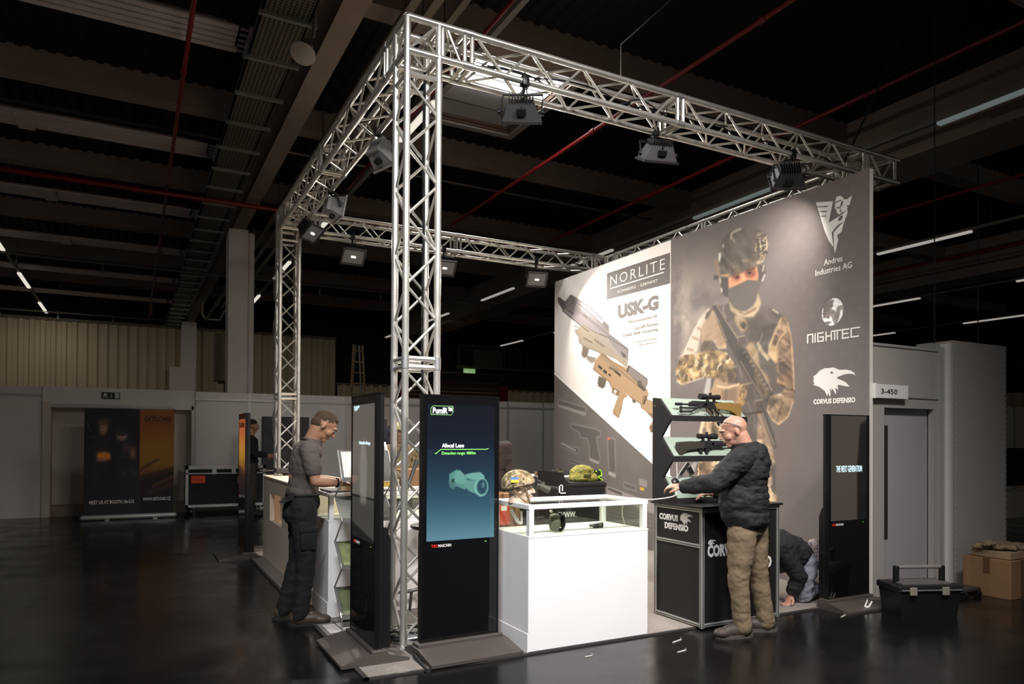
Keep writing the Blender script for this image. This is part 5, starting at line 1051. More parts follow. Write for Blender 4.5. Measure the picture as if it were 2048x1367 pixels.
t=thing('sling_strap','tan woven sling strap hanging over the top shelf','strap',(2.7,-0.21,1.68)); 
for k in range(3): ob('webbing',MB().prism([(2.60+0.05*k,1.745),(2.62+0.05*k,1.745),(2.68+0.06*k,1.685),(2.655+0.06*k,1.685)],-0.232,-0.226,'y'),mat('webbing_brown',rgb(96,80,60),0.8),t,True)
t=thing('pistol','small grey pistol standing on the bottom shelf of the rack','pistol',(2.49,-0.12,1.17))
ob('slide',MB().bbox((-0.08,-0.012,0.055),(0.09,0.012,0.085),0.004,Matrix.Rotation(math.radians(-48),4,'Y')),mat('pistol_grey',rgb(150,148,146),0.35,0.4),t); ob('grip',MB().bbox((0.03,-0.013,-0.02),(0.075,0.013,0.06),0.005,Matrix.Rotation(math.radians(-35),4,'Y')),mat('pistol_grip',rgb(110,108,104),0.5),t)
cable('thin white cable looping from the rack to the front showcase and down to the floor',[(2.27,-0.20,1.10),(2.2,-0.3,1.03),(2.0,-0.25,1.0),(1.80,-0.20,1.01),(1.79,-0.14,0.9),(1.86,-0.1,0.75),(1.95,0.0,0.6),(1.9,0.02,0.4),(1.98,-0.02,0.2),(1.9,0.0,0.04)],0.005,mat('cable_white',rgb(206,200,192),0.5))
cable('thin white cable hanging down the front of the rack',[(2.265,-0.24,1.31),(2.262,-0.25,1.15),(2.262,-0.22,0.99)],0.004,mat('cable_white',(0,0,0)))
# ================================================================= inner furniture
ct=thing('black_counter','black promotional counter with white web address behind the front showcase','counter',(2.6,2.0,0)) 
ob('body',MB().bbox((2.49,2.0,0.012),(3.16,2.45,0.95),0.03),mat('black_leatherette',(0.012,0.011,0.011),0.45),ct,True); ob('rolled_top',S(MB().cap((2.62,2.03,0.955),(3.14,2.03,0.955),0.04,0.04,12)),mat('black_leatherette',(0,0,0)),ct,True)
ob('raised_side',MB().prism([(2.50,1.11),(2.57,1.10),(2.60,1.02),(2.68,0.97),(2.68,0.80),(2.52,0.80)],1.995,2.45,'y'),mat('black_leatherette',(0,0,0)),ct,True)
text_fit('WWW.',0,0,0.60,0.665,LETW,ct,Yp=1.985,x0=2.505,x1=2.74,bold=0.01)
for z_ in (0.87,0.72): ob('bracket_mark',MB().box((2.51,1.985,z_),(2.525,1.99,z_+0.10)).box((2.51,1.985,z_),(2.60,1.99,z_+0.012)).box((2.51,1.985,z_+0.088),(2.56,1.99,z_+0.10)).box((2.55,1.985,z_+0.03),(2.562,1.99,z_+0.10)),LETW,ct,True)
bg=thing('camo_bag','yellow-green camouflage pouch with lime cord on the black counter','bag',(2.95,2.15,0.99))
mb=MB().ell((2.94,2.17,1.08),(0.17,0.10,0.10)).ell((2.88,2.15,1.03),(0.13,0.10,0.06)).ell((3.02,2.15,1.03),(0.12,0.10,0.06)); blob('body',mb,camo('lime_camo',[rgb(92,90,40),rgb(150,140,58),rgb(118,112,54),rgb(74,76,40)],22),bg,0.012,4,disp=0.008,dscale=0.07)
ob('label_patch',MB().bbox((2.88,2.035,1.05),(2.98,2.05,1.075),0.003),mat('patch_dark',rgb(60,62,44),0.6),bg,True); ob('cord_loop',S(MB().tube(spline([(3.08,2.1,1.10),(3.13,2.08,1.12),(3.15,2.08,1.06),(3.1,2.07,1.04),(3.16,2.07,1.0)],5),0.008,6)),mat('cord_lime',rgb(150,220,30),0.5),bg,True)
ob('buckle_strap',MB().bbox((3.09,2.08,0.99),(3.15,2.16,1.13),0.01),BLACKM,bg,True); ob('zip_seam',S(MB().tube([(2.8,2.06,1.10),(2.9,2.055,1.125),(3.05,2.06,1.115)],0.005,6)),mat('zip_olive',rgb(80,80,40),0.6),bg,True)
tb_=thing('bar_table','thin white table top with loose rifle parts behind the mannequin head','table',(3.3,3.5,0)); ob('table_top',MB().bbox((2.95,3.2,0.97),(3.95,3.8,0.992),0.006),WHITEP,tb_,True); ob('pedestal',S(MB().cyl((3.45,3.5,0.03),(3.45,3.5,0.97),0.035)),ALUB,tb_,True); ob('foot_disc',S(MB().lathe([(0.3,0.012),(0.29,0.03),(0.05,0.045)],(3.45,3.5,0))),ALUB,tb_,True)
rg=random.Random(9)
for i,(nm,lb,x,c_) in enumerate((('optic','small tan optic on the white table, leftmost',3.02,(120,100,70)),('camera_part','pale device on the white table beside the tan optic',3.12,(206,200,180)),('grip_part','black grip lying on the white table',3.2,(30,30,28)),('rail_part','dark rail piece on the white table',3.28,(46,44,38)),('foregrip','camouflage foregrip standing on the white table',3.36,(96,92,60)),('magazine_part','black magazine lying on the white table',3.44,(26,26,26)),('cable_part','small black coupler at the right of the white table',3.53,(34,34,32)))):
    t=thing(nm,lb,'rifle part',(x,3.34,0.992)); h=0.03+0.05*rg.random()
    m_=mat('tablebit_%d'%i,rgb(*c_),0.5); ob('body',MB().bbox((-0.045,-0.02,0),(0.045,0.02,h),0.008,Matrix.Rotation(rg.random()*0.9-0.45,4,'Z')),m_,t); ob('knob',S(MB().cyl((0.0,0,h),(0.01,0,h+0.03),0.012).cyl((-0.03,-0.03,h*0.5),(0.03,-0.03,h*0.5),0.012)),BLACKM,t)
# stack of cardboard boxes behind the front showcase
CARD=mat('cardboard',rgb(134,102,70),0.85,noise=0.06,nscale=6); TAPE=mat('parcel_tape',rgb(96,68,44),0.4)
def carton(label,a,b,rz=0,open_=False,tape=True,group=None,m=CARD):
    c=((a[0]+b[0])/2,(a[1]+b[1])/2,a[2]); t=thing('cardboard_box',label,'box',c,rz,group); w_,d_,h_=(b[0]-a[0])/2,(b[1]-a[1])/2,b[2]-a[2]
    ob('carton',MB().bbox((-w_,-d_,0),(w_,d_,h_),0.004),m,t)
    ob('flap_seam',MB().box((-w_,-0.002,h_),(w_,0.002,h_+0.002)),TAPE,t)
    if tape: ob('tape_band',MB().box((-w_-0.001,-0.03,h_*0.6),(w_+0.001,0.03,h_+0.0025)),TAPE,t); ob('tape_band',MB().box((-w_*0.45,-d_-0.002,0),(-w_*0.28,d_+0.002,h_+0.001)),TAPE,t); ob('tape_band',MB().box((w_*0.45,-d_-0.002,0),(w_*0.62,d_+0.002,h_+0.001)),TAPE,t)
    return t
carton('brown cardboard box standing behind the front showcase, lower one',(2.2,3.0,0.012),(2.6,3.4,0.42)); carton('brown cardboard box stacked on another behind the front showcase',(2.22,3.02,0.425),(2.58,3.38,0.80)); carton('upright narrow cardboard box behind the mannequin head',(2.85,4.1,0.012),(3.15,4.4,0.92),tape=False)
t=thing('red_folder','red folder leaning against the cartons behind the showcase','folder',(2.25,2.96,0.45)); ob('cover',MB().bbox((2.24,2.95,0.425),(2.40,2.975,0.74),0.004),mat('folder_red',rgb(196,66,44),0.5),t,True); ob('label_strip',MB().box((2.28,2.948,0.60),(2.36,2.951,0.66)),LETW,t,True)
# reception counter with recessed emblem
rc=thing('reception_counter','long cream counter with recessed winged emblem at the left edge of the stand','counter',(-0.25,2.6,0))
CR=mat('cream_laminate',rgb(236,216,194),0.5); xb=-0.25
mb=MB(); yn0,yn1,zn0,zn1=3.25,4.0,0.50,0.83; ya,yb=2.15,4.48
for a,b in (((xb,ya,0.012),(xb+0.05,yb,zn0)),((xb,ya,zn1),(xb+0.05,yb,0.99)),((xb,ya,zn0),(xb+0.05,yn0,zn1)),((xb,yn1,zn0),(xb+0.05,yb,zn1))): mb.box(a,b)
ob('front_panel',mb,CR,rc,True); ob('niche_back',MB().box((xb+0.12,yn0,zn0),(xb+0.13,yn1,zn1)),mat('niche_light',rgb(240,234,226),0.5),rc,True); ob('side_panel',MB().box((xb+0.05,yb-0.04,0.012),(0.30,yb,0.99)),CR,rc,True); ob('side_panel',MB().box((xb+0.05,ya,0.012),(0.30,ya+0.04,0.99)),CR,rc,True)
ob('counter_top',MB().bbox((xb-0.01,ya-0.02,0.99),(0.34,yb+0.02,1.012),0.003),CR,rc,True)
emblem([([(yn0+0.62-(x-175)/400*0.5,zn0+0.04+(745-y)/635*0.26) for x,y in p],d) for p,d in WING[:2]],rc,lambda q:q,X=xb+0.12,m=mat('emblem_grey',rgb(96,92,88),0.5))
t=thing('tabletop_device','dark small device with antenna on the far end of the cream counter','device',(0.0,4.3,1.012)); ob('body',MB().bbox((-0.15,-0.1,0.03),(0.12,0.1,0.09),0.01),DGREY,t); ob('arm',S(MB().cyl((-0.15,0,0.06),(-0.32,0.02,0.065),0.008).cyl((0,0,0),(0,0,0.03),0.05)),DGREY,t)
# brochure rack (zigzag) between the showcase and the left screen
br=thing('brochure_rack','folding zigzag brochure rack with tilted trays behind the left screen','brochure rack',(-0.05,0.82,0))
RS=mat('rack_silver',rgb(170,168,164),0.3,0.7)
zs=[(0.12,1.36),(-0.26,1.15),(0.10,0.98),(-0.25,0.80),(0.12,0.62),(-0.25,0.44),(0.12,0.26),(-0.1,0.05)]
zs=[(0.80,1.385),(0.66,1.15),(0.86,1.02),(0.64,0.84),(0.86,0.66),(0.64,0.48),(0.86,0.30),(0.64,0.10)]
ob('frame_leg',S(MB().tube([(-0.27,y,z) for y,z in zs],0.007,6)),RS,br,True); ob('frame_leg',S(MB().tube([(0.14,y,z) for y,z in zs],0.007,6)),RS,br,True)
ob('foot_frame',S(MB().tube([(-0.27,0.6,0.02),(-0.27,0.9,0.02),(0.14,0.9,0.02),(0.14,0.6,0.02)],0.009,6,closed=True).cyl((-0.27,0.64,0.10),(-0.27,0.64,0.02),0.007).cyl((0.14,0.64,0.10),(0.14,0.64,0.02),0.007)),RS,br,True)
for (y0,z0),(y1,z1) in zip(zs[0::2],zs[1::2]):
    P4=[(-0.265,y0,z0),(0.135,y0,z0),(0.135,y1,z1),(-0.265,y1,z1)]
    ob('tray',MB().add([(x,y,z) for x,y,z in P4]+[(x,y+0.004,z-0.006) for x,y,z in P4],[(0,1,2,3),(7,6,5,4),(0,4,5,1),(1,5,6,2),(2,6,7,3),(3,7,4,0)]),mat('tray_acrylic',rgb(104,104,98),0.2,spec=0.6),br,True)
    ob('tray_lip',MB().box((-0.27,y1-0.012,z1-0.006),(0.14,y1-0.004,z1+0.03)),RS,br,True)
for k,((y0,z0),(y1,z1),lb,c_) in enumerate(((zs[0],zs[1],'open white brochure on the top tray of the zigzag rack',(226,222,212)),(zs[4],zs[5],'green brochure on the third tray of the zigzag rack',(120,124,84)),(zs[6],zs[7],'dark green brochure on the lowest tray of the zigzag rack',(86,92,66)))):
    t=thing('brochure',lb,'brochure',(-0.09,y1,z1)); f=lambda x,u,e:(x,y1+(y0-y1)*u-e*0.8,z1+(z0-z1)*u+e*0.6)
    q=[(-0.25,0.05),(-0.05,0.05),(-0.05,0.93),(-0.25,0.93)]
    ob('cover',MB().add([f(x,u,0.004) for x,u in q]+[f(x,u,0.009) for x,u in q],[(0,1,2,3),(7,6,5,4),(0,4,5,1),(1,5,6,2),(2,6,7,3),(3,7,4,0)]),mat('brochure_%d'%k,rgb(*c_),0.4,noise=0.25,nscale=14),t,True)
# frame of a tubular stool behind the tower
t=thing('tubular_stool','bent grey steel tube stool frame behind the near tower','stool',(0.3,1.0,0))
ob('frame_tube',S(MB().tube(spline([(0.46,0.98,1.30),(0.36,0.96,1.05),(0.22,0.92,0.80),(0.13,0.9,0.55),(0.13,0.9,0.35),(0.22,0.9,0.22),(0.42,0.92,0.20),(0.55,0.95,0.25)],6),0.016,10)),mat('steel_tube_grey',rgb(120,120,122),0.3,0.8),t,True)
ob('leg',S(MB().cyl((0.22,0.9,0.20),(0.18,0.85,0.012),0.013).cyl((0.5,0.93,0.22),(0.56,0.88,0.012),0.013).cyl((0.4,0.93,0.20),(0.40,0.98,0.012),0.013)),mat('steel_tube_grey',(0,0,0)),t,True)
ob('seat',S(MB().lathe([(0.14,0),(0.16,0.015),(0.16,0.035),(0.13,0.045)],(0.52,0.84,0.72))),BLACK,t,True)
# shelf with crate and dark coats behind the tower
t=thing('storage_table','white table with crate and loose gear behind the near tower','table',(0.85,3.2,0)); ob('table_top',MB().bbox((0.45,2.9,0.80),(1.6,3.5,0.83),0.005),WHITEP,t,True)
for x,y in ((0.5,2.95),(1.55,2.95),(0.5,3.45),(1.55,3.45)): ob('leg',S(MB().cyl((x,y,0.012),(x,y,0.80),0.02)),ALUB,t,True)
t=thing('yellow_crate','yellow crate standing on the white table behind the near tower','crate',(0.75,3.1,0.83)); ob('body',MB().bbox((0.5,2.98,0.83),(0.98,3.25,1.0),0.01),mat('crate_yellow',rgb(170,140,60),0.6),t,True); ob('rim',MB().bbox((0.49,2.97,0.985),(0.99,3.26,1.01),0.004),mat('crate_rim',rgb(196,186,160),0.5),t,True)
carton('tan storage carton on the white table behind the near tower',(1.02,3.0,0.832),(1.45,3.3,1.12),tape=False)
t=thing('coat_stand','dark coats hanging on a stand behind the brochure rack','coat stand',(1.55,5.0,0)); ob('pole',S(MB().cyl((1.55,5.2,0),(1.55,5.2,1.75),0.02)),DGREY,t,True); ob('base',S(MB().lathe([(0.22,0),(0.2,0.03),(0.03,0.05)],(1.55,5.2,0))),DGREY,t,True)
mb=MB().ell((1.49,5.15,1.38),(0.12,0.12,0.28)).ell((1.64,5.2,1.3),(0.13,0.12,0.36)).ell((1.55,5.1,1.05),(0.17,0.12,0.3)); blob('coats',mb,mat('coat_navy',(0.012,0.013,0.02),0.9),t,0.02,4,disp=0.03,dscale=0.15)
# crates and cables under the back beam seen between posts
t=thing('blue_tape_roll','small blue tape roll on the storage table','tape roll',(0.9,2.95,0.83)); ob('roll',S(MB().tube([(0.99+0.03*math.cos(a),2.93,0.87+0.03*math.sin(a)) for a in [2*PI*i/20 for i in range(20)]],0.012,8,closed=True)),mat('tape_blue',rgb(60,110,170),0.5),t,True); ob('core',S(MB().tube([(0.99+0.02*math.cos(a),2.93,0.87+0.02*math.sin(a)) for a in [2*PI*i/16 for i in range(16)]],0.004,6,closed=True)),CARD,t,True)
# items on the left showcase top
t=thing('glass_tray','dark tray lying on the left showcase under the man\'s hands','tray',(-0.05,1.25,1.03)); ob('sheet',MB().bbox((-0.26,1.06,1.032),(0.25,1.45,1.045),0.003),DGREY,t,True); ob('rim',MB().box((-0.26,1.06,1.045),(0.25,1.07,1.052)),ALUB,t,True)
t=thing('small_box','small cream box on the left showcase beside the man\'s hand','box',(-0.1,1.12,1.05)); ob('body',MB().bbox((-0.16,1.10,1.046),(-0.02,1.2,1.085),0.004),mat('box_cream',rgb(226,208,170),0.6),t,True); ob('lid',MB().bbox((-0.162,1.098,1.08),(-0.018,1.202,1.092),0.003),mat('box_cream',(0,0,0)),t,True)
t=thing('tilted_notice','tilted white printed panel above the brochure rack','panel',(0.05,1.0,1.3)); ob('sheet',MB().prism([(0.78,1.24),(0.79,1.23),(0.96,1.44),(0.95,1.45)],-0.02,0.17,'x'),WHITEP,t,True); ob('stripe_print',MB().prism([(0.80,1.272),(0.803,1.270),(0.94,1.436),(0.937,1.44)],0.0,0.15,'x'),mat('stripe_grey',rgb(120,118,112),0.5),t,True)
t=thing('name_board','tan board lettered SITE leaning behind the left screen','board',(0.05,0.95,1.05)); ob('board',MB().bbox((-0.12,0.92,1.03),(0.09,0.935,1.17),0.003),mat('board_tan',rgb(196,166,136),0.6),t,True); text_fit('SITE',0,0,1.075,1.115,mat('print_brown',rgb(110,90,76),0.6),t,Yp=0.917,x0=-0.02,x1=0.07)
# ================================================================= left background: banner, flight case, dark screen
bn=thing('roll_up_banner','black and orange roll-up banner lettered GETLOAD against the beige portal','banner',(-1.72,9.7,0))
A=Art(1.42,1.9,150); A.a[:]=np.array((34,34,40))/255; Wb,Hb=1.42,1.9
A.fn=lambda x,y:((x-42)/(1036-42)*Wb,(1270-y)/(1270-90)*Hb)
A.put(A.noise(40,3,3)*0+1,(34,34,40),1)
A.poly([(180,210),(260,190),(340,210),(345,400),(300,700),(150,900),(60,700),(150,400)],(44,42,46),1,8); A.poly([(380,290),(520,290),(600,500),(640,900),(380,900),(350,500)],(40,39,44),1,8)
A.poly([(200,265),(280,255),(290,330),(250,385),(225,385),(205,340)],(150,112,88),1,3); A.poly([(180,225),(290,205),(300,260),(200,285)],(84,74,64),1,4); A.line([(215,310),(245,312)],0.012,(70,50,42),0.9,1); A.line([(225,352),(250,350)],0.012,(96,60,50),0.9,1)
A.poly([(385,370),(495,370),(500,420),(450,450),(400,430)],(156,124,110),1,3); A.poly([(372,300),(500,290),(510,365),(375,370)],(48,44,44),1,3); A.ellp((438,418),16,12,(110,60,54),1,2); A.line([(400,385),(480,385)],0.03,(40,36,36),0.9,1)
A.poly([(180,580),(260,570),(322,580),(325,660),(240,650),(180,640)],(214,130,48),1,3); A.poly([(180,640),(270,640),(290,670),(180,670)],(170,110,86),1,3); A.poly([(540,520),(590,520),(595,640),(540,650)],(130,90,76),1,4); A.line([(70,240),(110,350)],0.015,(120,116,120),0.6,1); A.poly([(460,480),(510,480),(520,560),(470,570)],(120,88,80),0.7,5)
for p in ((60,420,140,400),(60,540,120,520),(420,640,500,620),(540,770,620,830),(450,780,480,830)): A.line([(p[0],p[1]),(p[2],p[3])],0.02,(90,88,92),0.5,2)
om=A.mask([(645,85),(1040,85),(1040,1280),(645,1280)])
vv=np.linspace(0,1,A.H)[:,None,None]; oc=np.array([[46,36,36],[70,46,40],[150,84,40],[214,150,40],[226,150,44],[210,120,50],[200,112,52]],np.float32)/255; kk=vv[:,0,0]*6; i0=np.clip(kk.astype(int),0,5); fr=(kk-i0)[:,None]; oc=(oc[i0]*(1-fr)+oc[i0+1]*fr)[:,None,:]+np.zeros((A.H,A.W,3)); A.put(om,oc.astype(np.float32))
A.put(A.blur(A.mask([(640,880),(1040,780),(1040,1280),(640,1280)]),4)*om,(44,36,38),0.9)
A.put(A.blur(A.mask([(640,770),(760,690),(860,640),(870,660),(760,720),(645,800)]),2)*om,(110,76,40),0.9); A.put(A.blur(A.mask([(780,950),(1040,830),(1040,860),(790,975)]),2)*om,(150,90,50),0.9); A.put(A.blur(A.mask([(700,1030),(1040,900),(1040,960),(720,1050)]),4)*om,(120,66,46),0.9); A.put(A.blur(A.mask([(640,840),(1040,740),(1040,780),(640,880)]),3)*om,(70,50,40),0.8)
zz0,zz1=0.075,1.975
A.a=np.clip(np.where(A.a.mean(axis=2,keepdims=True)>0,A.a,0)*np.where(np.arange(A.W)[None,:,None]<A.W*0.605,1.25,0.78),0,1); A.a[:,int(A.W*0.605):]=A.a[:,int(A.W*0.605):]*0.85+A.a[:,int(A.W*0.605):].mean(axis=2,keepdims=True)*0.15
printed('print_sheet',[(-2.43,9.7,zz0),(-1.01,9.7,zz0),(-1.01,9.7,zz1),(-2.43,9.7,zz1)],print_mat('banner_print',A,0.55),bn,'banner print with two dark figures and an orange field')
ob('base_tube',S(MB().cap((-2.44,9.68,0.05),(-1.0,9.68,0.05),0.045,0.045,12)),ALUP,bn,True); ob('foot',MB().bbox((-2.1,9.5,0.0),(-2.03,9.72,0.02),0.004).bbox((-1.35,9.5,0.0),(-1.28,9.72,0.02),0.004),ALUP,bn,True); ob('top_bar',S(MB().cyl((-2.43,9.705,1.98),(-1.01,9.705,1.98),0.012)),ALUP,bn,True); ob('support_pole',S(MB().cyl((-1.72,9.74,0.05),(-1.72,9.72,1.98),0.012)),ALUP,bn,True)
KP=mat('print_black',(0.01,0.01,0.01),0.5); bx=lambda x:-2.43+(x-42)/(1036-42)*1.42; bz=lambda y:zz0+(1270-y)/(1180)*1.9
text_fit('GETLOAD',0,0,bz(228),bz(175),KP,bn,Yp=9.697,x0=bx(690),x1=bx(1000),bold=0.02); ob('rule_line',MB().box((bx(700),9.695,bz(248)),(bx(1000),9.698,bz(243))),KP,bn,True)
text_fit('MEET US AT BOOTH 3A-515',0,0,bz(1140),bz(1100),LETW,bn,Yp=9.697,x0=bx(100),x1=bx(585),bold=0.02); text_fit('WWW.GETLOAD.CZ',0,0,bz(1118),bz(1082),LETW,bn,Yp=9.697,x0=bx(685),x1=bx(1000),bold=0.02)
# flight case
fc=thing('flight_case','black flight case on castors with an orange label behind the far left kiosk','flight case',(-0.1,10.2,0))
ob('body',MB().bbox((-0.78,9.95,0.16),(0.62,10.55,0.90),0.01),BLACKM,fc,True)
for a,b in (((-0.80,9.93,0.86),(0.64,9.97,0.93)),((-0.80,9.93,0.14),(0.64,9.97,0.19)),((-0.80,9.93,0.14),(-0.75,9.97,0.93)),((0.59,9.93,0.14),(0.64,9.97,0.93)),((-0.80,9.93,0.77),(0.64,9.95,0.79)),((-0.80,9.95,0.90),(-0.76,10.57,0.93))): ob('edge_profile',MB().box(a,b),ALUP,fc,True)
for x in (-0.7,0.52): 
    for y in (10.0,10.45): ob('castor',S(MB().cyl((x-0.02,y,0.06),(x+0.02,y,0.06),0.06).cyl((x,y,0.1),(x,y,0.16),0.02)),BLACK,fc,True)
for x in (-0.3,0.05,0.35): ob('latch',MB().bbox((x-0.04,9.92,0.76),(x+0.04,9.94,0.86),0.004),ALUP,fc,True)
ob('shipping_label',MB().box((-0.70,9.925,0.60),(-0.46,9.93,0.74)),mat('label_orange',rgb(226,80,40),0.6,),fc,True,label='orange paper label'); ob('shipping_label',MB().box((0.12,9.925,0.58),(0.36,9.93,0.72)),mat('label_paper',rgb(200,196,190),0.6),fc,True,label='white paper label')
text_fit('3A-515',0,0,0.65,0.69,mat('label_ink',rgb(120,30,20),0.6),fc,Yp=9.923,x0=-0.68,x1=-0.50)
t=thing('dark_poster_panel','dark grey poster panel on the back partition behind the far left tower','poster',(1.1,10.58,1.2)); A=Art(0.92,1.9,60); A.a[:]=np.array((78,76,76))/255; k_=A.noise(20,5,3)[...,None]; A.a*=0.75+0.5*k_; A.poly([(0.2,1.2),(0.6,1.3),(0.7,1.0),(0.3,0.9)],(120,116,112),0.5,4)
printed('print_sheet',[(0.68,10.6,0.05),(1.62,10.6,0.05),(1.62,10.6,1.90),(0.68,10.6,1.90)],print_mat('poster_print',A),t); ob('edge_strip',MB().box((0.67,10.6,0.05),(0.69,10.62,1.9)),DGREY,t,True)
# ================================================================= right side: white stand walls, door, sign
wr2=thing('wall_right_stand','white panel wall with recessed door right of the printed wall','wall',(5,-0.45,0)); wr2['kind']='structure'; del wr2['category']
WPN=mat('stand_panel_white',rgb(164,157,151),0.6,noise=0.02,nscale=2); yq=-0.44
def wbx(nm,a,b,m=WPN,lb=None): return ob(nm,MB().box(a,b),m,wr2,True,lb)
wbx('header_panel',(4.43,yq,1.92),(5.50,yq+0.05,2.40)); wbx('header_rail',(4.43,yq-0.012,1.90),(5.5,yq+0.05,1.925),ALUP); wbx('top_cap',(4.43,yq-0.012,2.385),(5.5,yq+0.06,2.41),ALUP)
wbx('door_jamb',(4.46,yq,0.0),(4.655,yq+0.06,1.9)); wbx('door_jamb',(5.44,yq,0.0),(5.50,yq+0.06,1.9)); wbx('door_head',(4.655,yq,1.80),(5.44,yq+0.06,1.9)); wbx('door_jamb',(4.655,yq+0.03,0.0),(4.67,yq+0.1,1.8),ALUP)
wbx('door_leaf',(4.66,yq+0.07,0.0),(5.44,yq+0.10,1.8),mat('door_leaf_grey',rgb(162,157,158),0.55),'plain pale door leaf'); wbx('door_slot',(4.70,yq+0.062,0.53),(4.80,yq+0.07,1.63),mat('door_slot_dark',rgb(44,40,40),0.4),'narrow dark glass strip in the door'); 
wbx('corner_post',(5.50,yq-0.03,0),(5.57,yq+0.05,2.43),ALUP); wbx('corner_post',(5.58,yq-0.06,0),(5.66,yq+0.02,2.47),mat('post_white',rgb(214,208,204),0.5))
wbx('side_block',(5.62,yq-0.08,0),(6.59,yq+0.3,2.50)); wbx('side_block',(5.0,yq+0.3,2.38),(6.0,yq+1.6,2.42))
for k in range(40): wbx('perforation',(5.665,yq-0.083,0.1+0.06*k),(5.675,yq-0.079,0.125+0.06*k),mat('dash_blue',rgb(150,170,176),0.5)); wbx('perforation',(6.575,yq-0.083,0.1+0.06*k),(6.582,yq-0.079,0.125+0.06*k),mat('dash_dark',rgb(70,66,62),0.5))
t=thing('stand_number_sign','white sign with stand number 3-450 jutting out beside the printed wall','sign',(4.7,-0.47,1.9)); ob('plate',MB().box((4.42,-0.50,1.885),(4.93,-0.488,2.015)),mat('sign_plate',rgb(226,222,216),0.5),t,True); ob('clip',MB().box((4.41,-0.52,1.88),(4.435,-0.48,2.02)),WHITEP,t,True); text_fit('3-450',0,0,1.925,1.972,KP,t,Yp=-0.503,x0=4.52,x1=4.76)
# far right background
t=thing('distant_partition','pale partition wall far away at the right edge of the photo','wall panel',(22,7,0)); ob('panel',MB().box((17.5,6.5,0),(26,6.6,2.45)),PARTB,t,True)
for x in (18.5,19.5,20.5,21.5,22.5): ob('post',MB().box((x,6.46,0),(x+0.06,6.5,2.5)),ALUP,t,True)
t=thing('distant_screen','black television screen standing far away at the right edge of the photo','screen',(12.5,2.5,0.8)); ob('panel',MB().bbox((11.2,2.5,0.65),(14.3,2.6,1.35),0.02),BLACKG,t,True); ob('stand_leg',S(MB().cyl((11.9,2.55,0),(11.9,2.55,0.7),0.03).cyl((13.4,2.55,0),(13.4,2.55,0.7),0.03)),ALUB,t,True); ob('low_counter',MB().bbox((11,2.8,0),(15,3.2,0.5),0.01),PARTB,t,True)
t=thing('pendant_lamp','small pale pendant lamp hanging far away at the right edge','lamp',(12.8,3.2,2.6)); ob('shade',S(MB().lathe([(0.12,0),(0.11,0.12),(0.03,0.16)],(12.8,3.2,2.15))),mat('pendant_pale',rgb(190,186,180),0.5,emit=0.15),t,True); ob('cord',MB().cyl((12.8,3.2,2.3),(12.8,3.2,6.9),0.012,n=6),DGREY,t,True)
# tool box
tl=thing('tool_box','black plastic tool box with grey latches and tubular handle on the floor at right','tool box',(4.28,-1.02,0),math.radians(-22))
PL=mat('black_plastic',(0.009,0.009,0.009),0.45); w_,d_=0.27,0.15
ob('bin',S(MB().add([(-w_+0.02,-d_+0.02,0.0),(w_-0.02,-d_+0.02,0),(w_-0.02,d_-0.02,0),(-w_+0.02,d_-0.02,0),(-w_,-d_,0.22),(w_,-d_,0.22),(w_,d_,0.22),(-w_,d_,0.22)],[(0,1,2,3),(4,5,6,7),(0,1,5,4),(1,2,6,5),(2,3,7,6),(3,0,4,7)])),PL,tl)
ob('lid',MB().bbox((-w_-0.015,-d_-0.015,0.215),(w_+0.015,d_+0.015,0.27),0.012),PL,tl); ob('lid_tray',MB().bbox((-w_+0.05,-d_+0.04,0.265),(w_-0.05,d_-0.04,0.285),0.006),mat('tray_grey',rgb(90,86,82),0.4),tl)
for s_ in (-1,1): ob('handle_arm',MB().bbox((s_*0.21-0.02,-0.02,0.26),(s_*0.21+0.02,0.02,0.415),0.008),PL,tl)
ob('handle_bar',S(MB().cyl((-0.21,0,0.402),(0.21,0,0.402),0.017)),mat('handle_grey',rgb(150,142,134),0.4,0.4),tl,label='grey tubular handle bar')
for x in (-0.17,0.12): ob('latch',MB().bbox((x-0.03,-d_-0.03,0.195),(x+0.03,-d_-0.012,0.262),0.005),mat('latch_beige',rgb(140,134,122),0.4),tl,label='beige latch')
ob('hinge_strip',MB().box((-w_,-d_-0.02,0.232),(w_,-d_-0.014,0.242)),ALUB,tl)
# cartons at the right edge
carton('big taped cardboard box at the right edge of the photo, nearer the wall',(5.55,-1.10,0.0),(6.15,-0.66,0.36)); carton('cardboard box at the extreme right edge under the folded fabric',(6.18,-1.22,0.0),(6.8,-0.75,0.42),tape=False)
carton('flat open cardboard box lying on top of the big taped box',(5.62,-1.06,0.364),(6.14,-0.70,0.43),tape=False,m=mat('cardboard_pale',rgb(150,128,98),0.85))
t=thing('camo_fabric_heap','crumpled camouflage fabric heaped on the cardboard boxes at right','fabric',(5.85,-0.88,0.43))
mb=MB()
_r=random.Random(3)
for k in range(26): mb.ell((5.62+0.5*_r.random(),-0.88+0.2*(_r.random()-0.5),0.445+0.02*_r.random()),(0.05+0.04*_r.random(),0.03+0.05*_r.random(),0.012+0.012*_r.random()),Matrix.Rotation(_r.random()*3,3,'Z')@Matrix.Rotation(_r.random()*0.6-0.3,3,'X'))
for k in range(5): mb.ell((5.60+0.05*k,-0.86,0.50-0.01*k),(0.05,0.05,0.014),Matrix.Rotation(-0.5+k*0.2,3,'Y'))
blob('cloth',mb,camo('grey_camo',[rgb(86,74,58),rgb(128,108,84),rgb(70,62,50)],30),t,0.007,2,disp=0.012,dscale=0.05)
